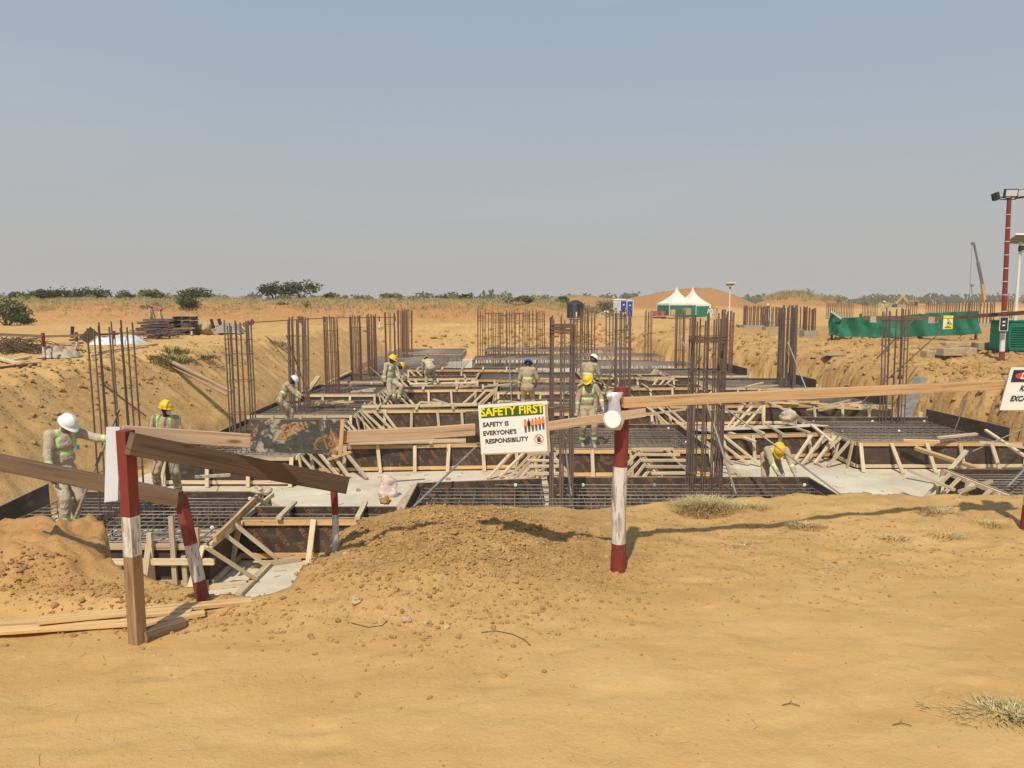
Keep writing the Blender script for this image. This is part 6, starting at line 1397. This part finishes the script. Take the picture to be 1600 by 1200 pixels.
# ------------------------------------------------------------ floodlight pole
px0, px1 = D(1566, 551, 28.5), D(1577, 309, 28.5); z0 = ground_z(px0.x, px0.y); px0.z = z0-.1
root = thing('floodlight_pole', px0, 'tall maroon pole with a cluster of floodlights near the right edge', 'floodlight')
def along(f): return px0.lerp(px1, f)
cz = [0, .14/1.0*.55, .19, 1]
MB().tube([along(0), along(.075)], .10, 10).build('foot_band', REDP, root); MB().tube([along(.075), along(.19)], .095, 10).build('white_band', WHITEP, root); MB().tube([along(.19), along(.6), along(1)], [.09, .085, .075], 10).build('mast', PRED, root)
for f_ in (.32, .42, .5, .58, .66, .74, .82, .9): MB().lathe(along(f_), [(.095, -.012), (.095, .012)], 12).build('tape_ring', WHITEP, root)
tp = along(1)
def lamp(c, w_, h_, rz_, rx_, side=False):
    M = Matrix.Rotation(rz_, 3, 'Z') @ Matrix.Rotation(rx_, 3, 'X'); MB().box(c, (w_, .12, h_), rot=M).build('lamp_housing', BLACK, root, bevel=.01)
    MB().box(c+M @ Vector((0, -.065, 0)), (w_*.84, .012, h_*.78), rot=M).build('lamp_glass', plain('lamp_glass', (.62, .62, .56), .2, .03, bmp=0), root)
    for k in range(5): MB().box(c+M @ Vector((-w_*.4+w_*.2*k, .09, 0)), (.015, .06, h_*.9), rot=M).build('cooling_fin', BLACK, root)
lamp(tp+Vector((-.02, -.1, .16)), .46, .28, R(-6), R(10)); lamp(tp+Vector((-.47, 0, .05)), .42, .28, R(72), R(-14)); lamp(tp+Vector((.43, 0, .14)), .42, .30, R(-70), R(-12))
MB().tube([tp+Vector((-.45, .03, .05)), tp+Vector((0, .03, -.02)), tp+Vector((.42, .03, .12))], .022, 6).build('cross_arm', BLACK, root); MB().tube([tp+Vector((-.3, .03, -.06)), tp+Vector((.25, .03, -.05))], .02, 6).build('cross_arm', BLACK, root)
c = D(1565, 506, 28.3); MB().box(c+Vector((0, -.1, 0)), (.29, .04, .50)).build('switch_board', BLACK, root); mb = MB()
for a_, b__ in (((-.15, -.25), (.15, -.25)), ((-.15, .25), (.15, .25)), ((-.15, -.25), (-.15, .25)), ((.15, -.25), (.15, .25))): mb.beam(c+Vector((a_[0], -.13, a_[1])), c+Vector((b__[0], -.13, b__[1])), .02, .02)
mb.build('board_frame', WHITEP, root)
for dz in (.08, -.05): MB().box(c+Vector((0, -.125, dz)), (.10, .012, .05)).build('board_mark', WHITE, root)
# ------------------------------------------------------------ solar lamps
def solar(px_, py_top, d_, lab, w_, rz_, col_, px_head=None, base=None):
    t_ = D(px_, py_top, d_); z0 = (ground_z(t_.x, t_.y) if base is None else base); root_ = thing('solar_street_lamp', (t_.x, t_.y, z0), lab, 'street lamp', 'solar street lamps')
    MB().tube([(t_.x, t_.y, z0-.1), (t_.x, t_.y, z0+(t_.z-z0)*.5), tuple(t_)], [.07, .06, .045], 10).build('mast', WHITEP, root_)
    M = Matrix.Rotation(rz_, 3, 'Z') @ Matrix.Rotation(R(28), 3, 'X'); MB().box(t_+Vector((0, 0, .12)), (w_, w_*.62, .04), rot=M).build('solar_panel', col_, root_); mb = MB()
    for s_ in (-1, 1): mb.box(t_+Vector((0, 0, .12))+M @ Vector((0, s_*w_*.31, 0)), (w_+.03, .03, .06), rot=M); mb.box(t_+Vector((0, 0, .12))+M @ Vector((s_*w_*.5, 0, 0)), (.03, w_*.62, .06), rot=M)
    mb.build('panel_frame', WHITE, root_); MB().box(t_+Vector((0, -.05, -.25)), (.14, .14, .22)).build('battery_box', BLACK, root_); MB().beam(t_+Vector((0, 0, -.4)), t_+Vector((0, -.7, -.25)), .06, .05).build('lamp_arm', WHITEP, root_); MB().box(t_+Vector((0, -.8, -.25)), (.16, .35, .06)).build('lamp_head', WHITE, root_)
PANB = plain('panel_backside', (.30, .27, .22), .6, .1, bmp=0); PAND = plain('panel_brown', (.33, .23, .15), .5, .1, bmp=0)
solar(1141, 446, 78, 'small solar street lamp standing right of the tents', .85, R(190), PAND, base=-.5); solar(1595, 378, 30, 'solar street lamp cut by the right edge behind the floodlight pole', 1.0, R(190), PANB)
# ------------------------------------------------------------ crane, digger, generator
c = on(1537, 210); root = thing('mobile_crane', c, 'distant mobile crane with raised dark telescopic boom, yellow at its foot', 'crane'); a_, b_, m_ = D(1539, 478, 210), D(1522, 382, 210), D(1535, 444, 210)
CRY = plain('machine_yellow', (.52, .31, .07), .5, .1, bmp=0); CRD = plain('boom_dark', (.10, .11, .13), .5, .1, bmp=0)
MB().beam(a_, m_, .75, .85).build('boom_base', CRY, root); MB().beam(m_, m_.lerp(b_, .55), .55, .6).build('boom_section', CRD, root); MB().beam(m_.lerp(b_, .5), b_, .36, .4).build('boom_section', CRD, root); MB().box(b_+Vector((-.3, 0, .2)), (.8, .5, .7), 0).build('boom_head', CRD, root)
MB().tube([b_+Vector((-.5, 0, 0)), (b_.x-.4, 210, 3)], .04, 5).build('hoist_rope', BLACK, root); MB().box((a_.x, 210, c.z+.9), (8, 2.6, .8)).build('chassis', CRD, root); MB().box((a_.x+1, 210, c.z+1.8), (2.6, 2.4, 1.2)).build('cab', CRD, root)
for k in range(4): MB().lathe((a_.x-3.4+2.2*k, 208.6, c.z+.7), [(0, -.25), (.7, -.25), (.7, .25), (0, .25)], 16, M=Matrix.Rotation(R(90), 3, 'X')).build('wheel', BLACK, root)
c = on(1521, 340); root = thing('lamp_mast', c, 'thin far mast with a small head left of the crane', 'mast'); MB().tube([c, D(1518, 447, 340)], .16, 6).build('mast', CRD, root); MB().box(D(1519, 446, 340), (1.3, .6, .9)).build('head', CRD, root)
c = on(1430, 175); c.z = -1.2; root = thing('excavator', c, 'yellow excavator half hidden behind the far cages', 'excavator')
MB().box(c+Vector((.4, 0, 1.0)), (2.6, 2.3, .25)).build('turntable', BLACK, root); MB().box(c+Vector((1.0, 0, 1.7)), (1.7, 2.2, 1.1), bevel=0) if False else MB().box(c+Vector((1.0, 0, 1.65)), (1.7, 2.2, 1.1)).build('engine_cover', CRY, root, bevel=.08)
MB().box(c+Vector((-.3, -.5, 2.0)), (1.1, 1.0, 1.7)).build('cab', CRY, root, bevel=.06); MB().box(c+Vector((-.3, -1.01, 2.25)), (.85, .02, .9)).build('cab_window', BLACK, root)
for s_ in (-1, 1): mb = MB(); mb.tube([c+Vector((-1.3, s_*.95, .42)), c+Vector((1.5, s_*.95, .42))], .42, 10); mb.build('track', BLACK, root)
MB().beam(c+Vector((-.8, .4, 1.6)), c+Vector((-2.6, .4, 3.9)), .4, .45).build('boom', CRY, root); MB().beam(c+Vector((-2.6, .4, 3.9)), c+Vector((-4.2, .4, 2.2)), .32, .35).build('stick', CRY, root); MB().lump(c+Vector((-4.4, .4, 1.7)), .6, squash=.8, sub=2).build('bucket', BLACK, root); MB().tube([c+Vector((-1.2, .4, 1.9)), c+Vector((-2.2, .4, 3.2))], .09, 8).build('hydraulic_ram', WHITEP, root)
GEN = plain('generator_green', (.012, .16, .10), .5, .1, bmp=0)
c = D(1592, 530, 29.6); z0 = ground_z(c.x, c.y); root = thing('generator', (c.x+.3, c.y, z0), 'dark green louvred generator cabinet at the right edge', 'generator')
MB().box((c.x+.35, c.y+.5, z0+.72), (1.6, 1.2, 1.1)).build('cabinet', GEN, root, bevel=.02); MB().box((c.x+.35, c.y+.5, z0+.1), (1.7, 1.3, .16)).build('base_frame', BLACK, root); MB().box((c.x+.35, c.y+.5, z0+1.30), (1.66, 1.26, .05)).build('roof', GEN, root)
for k in range(9): MB().box((c.x-.02, c.y-.115, z0+.35+.09*k), (.72, .04, .03), rot=Matrix.Rotation(R(25), 3, 'X')).build('louvre', GEN, root)
MB().tube([(c.x+.6, c.y+.4, z0+1.3), (c.x+.6, c.y+.4, z0+1.5)], .05, 8).build('exhaust', BLACK, root)
# fallen board against the right bank, wooden stubs
board((D(1428, 588, 25.6), D(1450, 590, 25.2), D(1422, 655, 24.0), D(1402, 652, 24.3)), .02, plain('grey_film', (.20, .18, .155), .6, .25, 6, (.42, .34, .24), .6), 'grey_board', 'grey plywood panel leaning against the right bank behind the tall cage', 'panel')
for px_, py_, d_, h_, lab in ((1275, 610, 33, .55, 'upright timber stub by the dark dense cage, left of two'), (1286, 614, 33, .35, 'upright timber stub by the dark dense cage, right of two'), (1437, 652, 25, .35, 'short upright stub left of the leaning grey panel foot'), (1172, 590, 38, .55, 'upright peg at the corner of the far right footing')):
    p_ = D(px_, py_, d_); MB().beam((p_.x, d_, p_.z-.8), (p_.x, d_, p_.z+h_*.5), .14, .1).build('timber_stub', OLDW, label=lab, cat='stub', group='upright stubs along the right side')
MB().box((XB(1315, 36), 36, ground_z(XB(1315, 36), 36)+.08), (1.6, .7, .04), R(12)).build('lost_sheet', GREYC, label='flat grey sheet lying on the right bank shelf', cat='sheet')
MB().tube([on_slope(1115, 602, 25, 60)+Vector((0, 0, .15)), D(1143, 556, 50)], .07, 6).build('wooden_pole', POLEW, label='reddish pole lying up the far right bank', cat='pole', group='poles leaning in the pit')

# ------------------------------------------------------------ props, poles and loose timber in the pit
PG = 'slanting props and bars bracing the cages'
def prop(a_, b_, r_, mt, lab): MB().tube([D(*a_), D(*b_)], r_, 8).build('prop', mt, label=lab, cat='prop', group=PG)
prop((646, 792, 13.3), (742, 700, 15.8), .022, PROP, 'grey prop rising from the left end of the long near mat')
prop((1150, 772, 14.2), (1098, 610, 14.8), .024, PROP, 'pale prop standing against the large middle cage')
prop((1340, 792, 13.4), (1120, 628, 14.8), .018, PROP, 'long thin prop from the large middle cage down to the right brink')
prop((893, 775, 13.9), (876, 640, 14.3), .020, PROP, 'pale prop standing beside the heavy bundled cage')
prop((106, 836, 11.3), (186, 640, 13.2), .022, POLEW, 'long pale stick between the white-helmeted man and the tall cage')
prop((160, 600, 13.6), (228, 650, 15.5), .014, REBAR, 'thin bar slanting off the tall left cage')
prop((310, 690, 17.5), (245, 648, 14.6), .016, PROP, 'thin prop slanting behind the masked worker')
prop((545, 600, 33), (590, 652, 26), .03, PROP, 'pale prop slanting among the left footings behind the board')
prop((578, 574, 36), (632, 620, 30), .03, PROP, 'pale prop slanting left of the striding worker')
prop((415, 525, 40), (450, 552, 36), .03, DARKW, 'dark bar slanting off the third left cage')
prop((447, 523, 25), (490, 640, 25.5), .02, REBAR, 'bent dark bar leaning across the third left cage')
prop((1063, 527, 39), (1099, 602, 36), .035, PROP, 'pale prop behind the large middle cage toward the right')
prop((1231, 535, 31), (1263, 616, 29.5), .03, PROP, 'pale prop leaning on the dark dense cage')
prop((1345, 630, 26), (1470, 518, 29), .022, REBAR2, 'long rusty bar slanting through the tall right cage')
prop((1370, 560, 24), (1430, 497, 27), .022, REBAR2, 'second rusty bar slanting off the tall right cage upwards')
prop((1490, 677, 21.5), (1510, 625, 21.8), .018, REBAR, 'thin dark bar standing in the large right footing')
prop((1520, 705, 17.5), (1610, 665, 18.5), .016, PROP, 'thin rod over the crossed timbers at the right')
prop((1575, 760, 14), (1612, 722, 15), .022, PROP, 'pale rod at the very right over the nearest mat')
prop((905, 540, 40), (930, 590, 33), .03, REBAR, 'dark bar slanting beside the white-helmeted man')
prop((925, 610, 26.5), (915, 560, 27), .02, REBAR, 'dark bar near the head of the white-helmeted man') if False else None
prop((795, 555, 40), (800, 640, 24.2), .022, PROP, 'pale prop left of the worker with the blue helmet')
prop((760, 640, 24), (845, 570, 31), .022, REBAR, 'dark bar slanting behind the worker with the blue helmet')
prop((960, 560, 28), (945, 620, 27), .03, DARKW, 'short dark stick leaning on the cage behind the middle post')
prop((940, 545, 42), (1010, 640, 26.5), .022, REBAR2, 'thin bar slanting behind the bag on the middle post')
prop((1050, 640, 19.5), (990, 590, 22), .016, REBAR, 'thin bar slanting down behind the middle post rail')
# loose and crossed timbers
TG_ = 'loose timbers lying about the forms'
def lt(a_, b_, wd, ht, mt, lab): MB().beam(D(*a_), D(*b_), wd, ht, roll=rt2.uniform(-.3, .3)).build('loose_timber', mt, label=lab, cat='timber', group=TG_)
rt2 = random.Random(2)
lt((1462, 760, 15.6), (1510, 705, 16.9), .09, .06, OLDW, 'pale timber slanting up at the right end, longest of the crossed ones')
lt((1430, 700, 17.5), (1560, 742, 16.2), .10, .07, PINE, 'yellow beam running down to the right across the crossed timbers')
lt((1420, 735, 16.3), (1490, 765, 15.0), .09, .06, OLDW, 'timber lying low left of the crossed heap')
lt((1500, 768, 14.6), (1548, 752, 15.2), .09, .06, OLDW, 'short timber in the crossed heap by the right brink')
lt((1490, 740, 15.9), (1552, 764, 14.9), .08, .05, OLDW, 'thin timber across the crossed heap')
lt((1412, 688, 18.9), (1468, 690, 18.6), .09, .05, PINE, 'short yellow timber on top of the large right form')
lt((1466, 684, 18.9), (1526, 678, 19.4), .09, .05, OLDW, 'pale timber on top of the large right form, right part')
lt((1530, 690, 17.6), (1606, 700, 17.4), .07, .05, OLDW, 'pale timber reaching the right edge under the thin rod')
lt((1540, 672, 19.2), (1600, 712, 17.3), .07, .05, OLDW, 'thin slat sloping beside the right bank')
lt((1268, 664, 21), (1300, 690, 19.6), .08, .05, OLDW, 'timber across the left corner of the large right form')
lt((1100, 662, 21.6), (1180, 690, 19.9), .09, .05, OLDW, 'timber laid across the strip form right of the middle cage')
lt((1200, 664, 21.2), (1225, 680, 20.0), .10, .05, OLDW, 'short timber laid across the same strip form, farther right')
lt((590, 745, 17.6), (660, 738, 17.9), .12, .03, OLDW, 'flat plank lying on the pale floor left of the sign')
lt((512, 718, 18.2), (548, 706, 18.5), .08, .05, PINE, 'short yellow timber at the foot of the fan of struts')
lt((545, 692, 18.6), (742, 688, 19.2), .26, .03, PLYEDGE, 'wide pale plank lying along the second strip form')
lt((565, 636, 25.5), (745, 632, 26), .24, .03, PLYEDGE, 'wide pale plank lying along the third strip form')
lt((640, 600, 33), (745, 598, 33.3), .2, .04, OLDW, 'pale plank lying along a far strip form')
lt((305, 745, 15.8), (360, 742, 16.0), .09, .05, OLDW, 'short timber behind the sloping dark plank')
lt((480, 612, 30), (498, 588, 31), .2, .06, PLYEDGE, 'pale board leaning by the fourth left footing')
lt((508, 600, 32), (548, 580, 34), .1, .06, OLDW, 'timber sloping up the left side of the far footings')
lt((1262, 640, 24.5), (1345, 628, 26), .09, .05, OLDW, 'pale timber on the third right form')
lt((1190, 622, 27), (1245, 650, 23.6), .08, .05, OLDW, 'timber sloping over the forms below the dark dense cage')
lt((1150, 606, 30.5), (1215, 602, 31), .1, .05, OLDW, 'thin timber lying over the fourth right form')
lt((1085, 672, 21.0), (1280, 664, 21.6), .95, .02, CONC, 'wide pale sheet lying over the strip form right of the middle cage')
for i in range(60):    # a fan of struts on the middle-right forms
    PLC = [(640, 600), (700, 640), (560, 620), (520, 640), (780, 610), (900, 625), (1060, 640), (880, 600), (1030, 600), (1180, 615), (1290, 640), (1330, 650), (1240, 640), (990, 615), (700, 612), (820, 640), (1040, 655), (1160, 610), (1380, 645), (1130, 655)]
    px_, py_ = rt2.choice(PLC); wh_ = 'left of the safety sign' if px_ < 740 else 'behind the safety sign' if px_ < 960 else 'just right of the middle post' if px_ < 1100 else 'right of the large middle cage' if px_ < 1200 else 'below the dark dense cage'; ht_ = 'far' if py_ < 612 else 'middle' if py_ < 638 else 'nearer'
    px_ += rt2.uniform(-35, 35); d_ = 3.7*1200/(py_-470); L_ = rt2.uniform(.7, 1.5); a_ = rt2.uniform(-.9, .9); p_ = D(px_, py_, d_); p_.z = rt2.uniform(-1.86, -1.80); dd_ = Vector((math.cos(a_), math.sin(a_), rt2.uniform(-.15, .1)))*L_/2
    MB().beam(p_-dd_, p_+dd_, .085, .05).build('loose_timber', OLDW if i % 4 else PINE, label=f'short loose {"pale" if i % 4 else "yellowish"} timber tossed on the {ht_} forms {wh_}', cat='timber', group='short loose timbers on the forms')
# bags
def sack(px_, py_, d_, s_, mt, lab, sq=.9):
    c = D(px_, py_, d_); rr_ = random.Random(int(px_)); mb = MB(); o = Vector((px_, 0, 0)); vs = []; n_, k_ = 22, 12
    for j in range(k_+1):
        v = j/k_; r_ = s_*(.55+.5*math.sin(math.pi*min(1, v*1.15)**.8))*(1 if v < .82 else 1-(v-.82)*2.2)
        for i in range(n_):
            a_ = 2*math.pi*i/n_; p_ = Vector((math.cos(a_)*r_, math.sin(a_)*r_*.6, v*s_*2*sq)); q_ = (mnoise.noise(p_*1.7/s_+o)*.55+abs(mnoise.noise(p_*4/s_+o))*.35)*s_; vs.append(c+p_*(1+0)+Vector((math.cos(a_)*q_, math.sin(a_)*q_, q_*.3)))
    mb.add(vs, [(j*n_+i, j*n_+(i+1) % n_, (j+1)*n_+(i+1) % n_, (j+1)*n_+i) for j in range(k_) for i in range(n_)]+[tuple(reversed(range(n_))), tuple(k_*n_+i for i in range(n_))], 0, None, True)
    return mb.build('paper_sack', mt, label=lab, cat='sack')
sk = plain('cement_paper', (.50, .40, .28), .8, .2, 14, (.35, .25, .15), .5)
b_ = sack(606, 782, 16.4, .17, plain('white_red_bag', (.62, .50, .44), .7, .2, 16, (.62, .28, .24), .8), 'crumpled white and red plastic sack on the pale floor', 1.7)
sack(1232, 660, 21.2, .24, sk, 'crumpled pale sack on the strip form right of the middle cage', .8); sack(408, 772, 13.2, .15, sk, 'crumpled beige paper sack tucked under the sloping dark plank', .45)
for px_, py_, d_, lab in ((560, 766, 16.9, 'small yellowish scrap on the pale floor'), (700, 738, 18, 'small stone on the pale floor under the second strip form'), (636, 722, 18.5, 'small chip near the foot of the second strip form')):
    c = D(px_, py_, d_); c.z = FLOOR+.02; mb = MB(); mb.lump(c, .06, squash=.5, sub=2); mb.build('scrap', CLOD, label=lab, cat='scrap')
clods(260, 0, 17, 5, 2.2, .01, .05, 'floor_debris', OLDW, dens=lambda x_, y_: False) if False else None
rr = random.Random(5); mb = MB()
for i in range(520):
    x_, y_ = rr.uniform(-8.5, 13), rr.uniform(10, 38); a_ = rr.uniform(0, 6.28); L_ = rr.uniform(.02, .11); d_ = Vector((math.cos(a_), math.sin(a_), 0))*L_; mb.beam(Vector((x_, y_, FLOOR+.008))-d_, Vector((x_, y_, FLOOR+.008))+d_, rr.uniform(.01, .04), .012)
mb.build('floor_litter', OLDW, origin=(0, 10, FLOOR), kind='stuff')

m = bpy.data.materials.new('dusty_air'); m.use_nodes = True; t = m.node_tree; t.nodes.clear()
o_ = t.nodes.new('ShaderNodeOutputMaterial'); v_ = t.nodes.new('ShaderNodeVolumePrincipled'); v_.inputs['Color'].default_value = (.84, .88, .93, 1); v_.inputs['Density'].default_value = 0.0006; v_.inputs['Anisotropy'].default_value = 0.2
t.links.new(v_.outputs[0], o_.inputs['Volume'])
mb = MB(); mb.box((0, 330, 5.5), (1300, 760, 19)); mb.build('haze', m, origin=(0, 330, -4), kind='stuff')
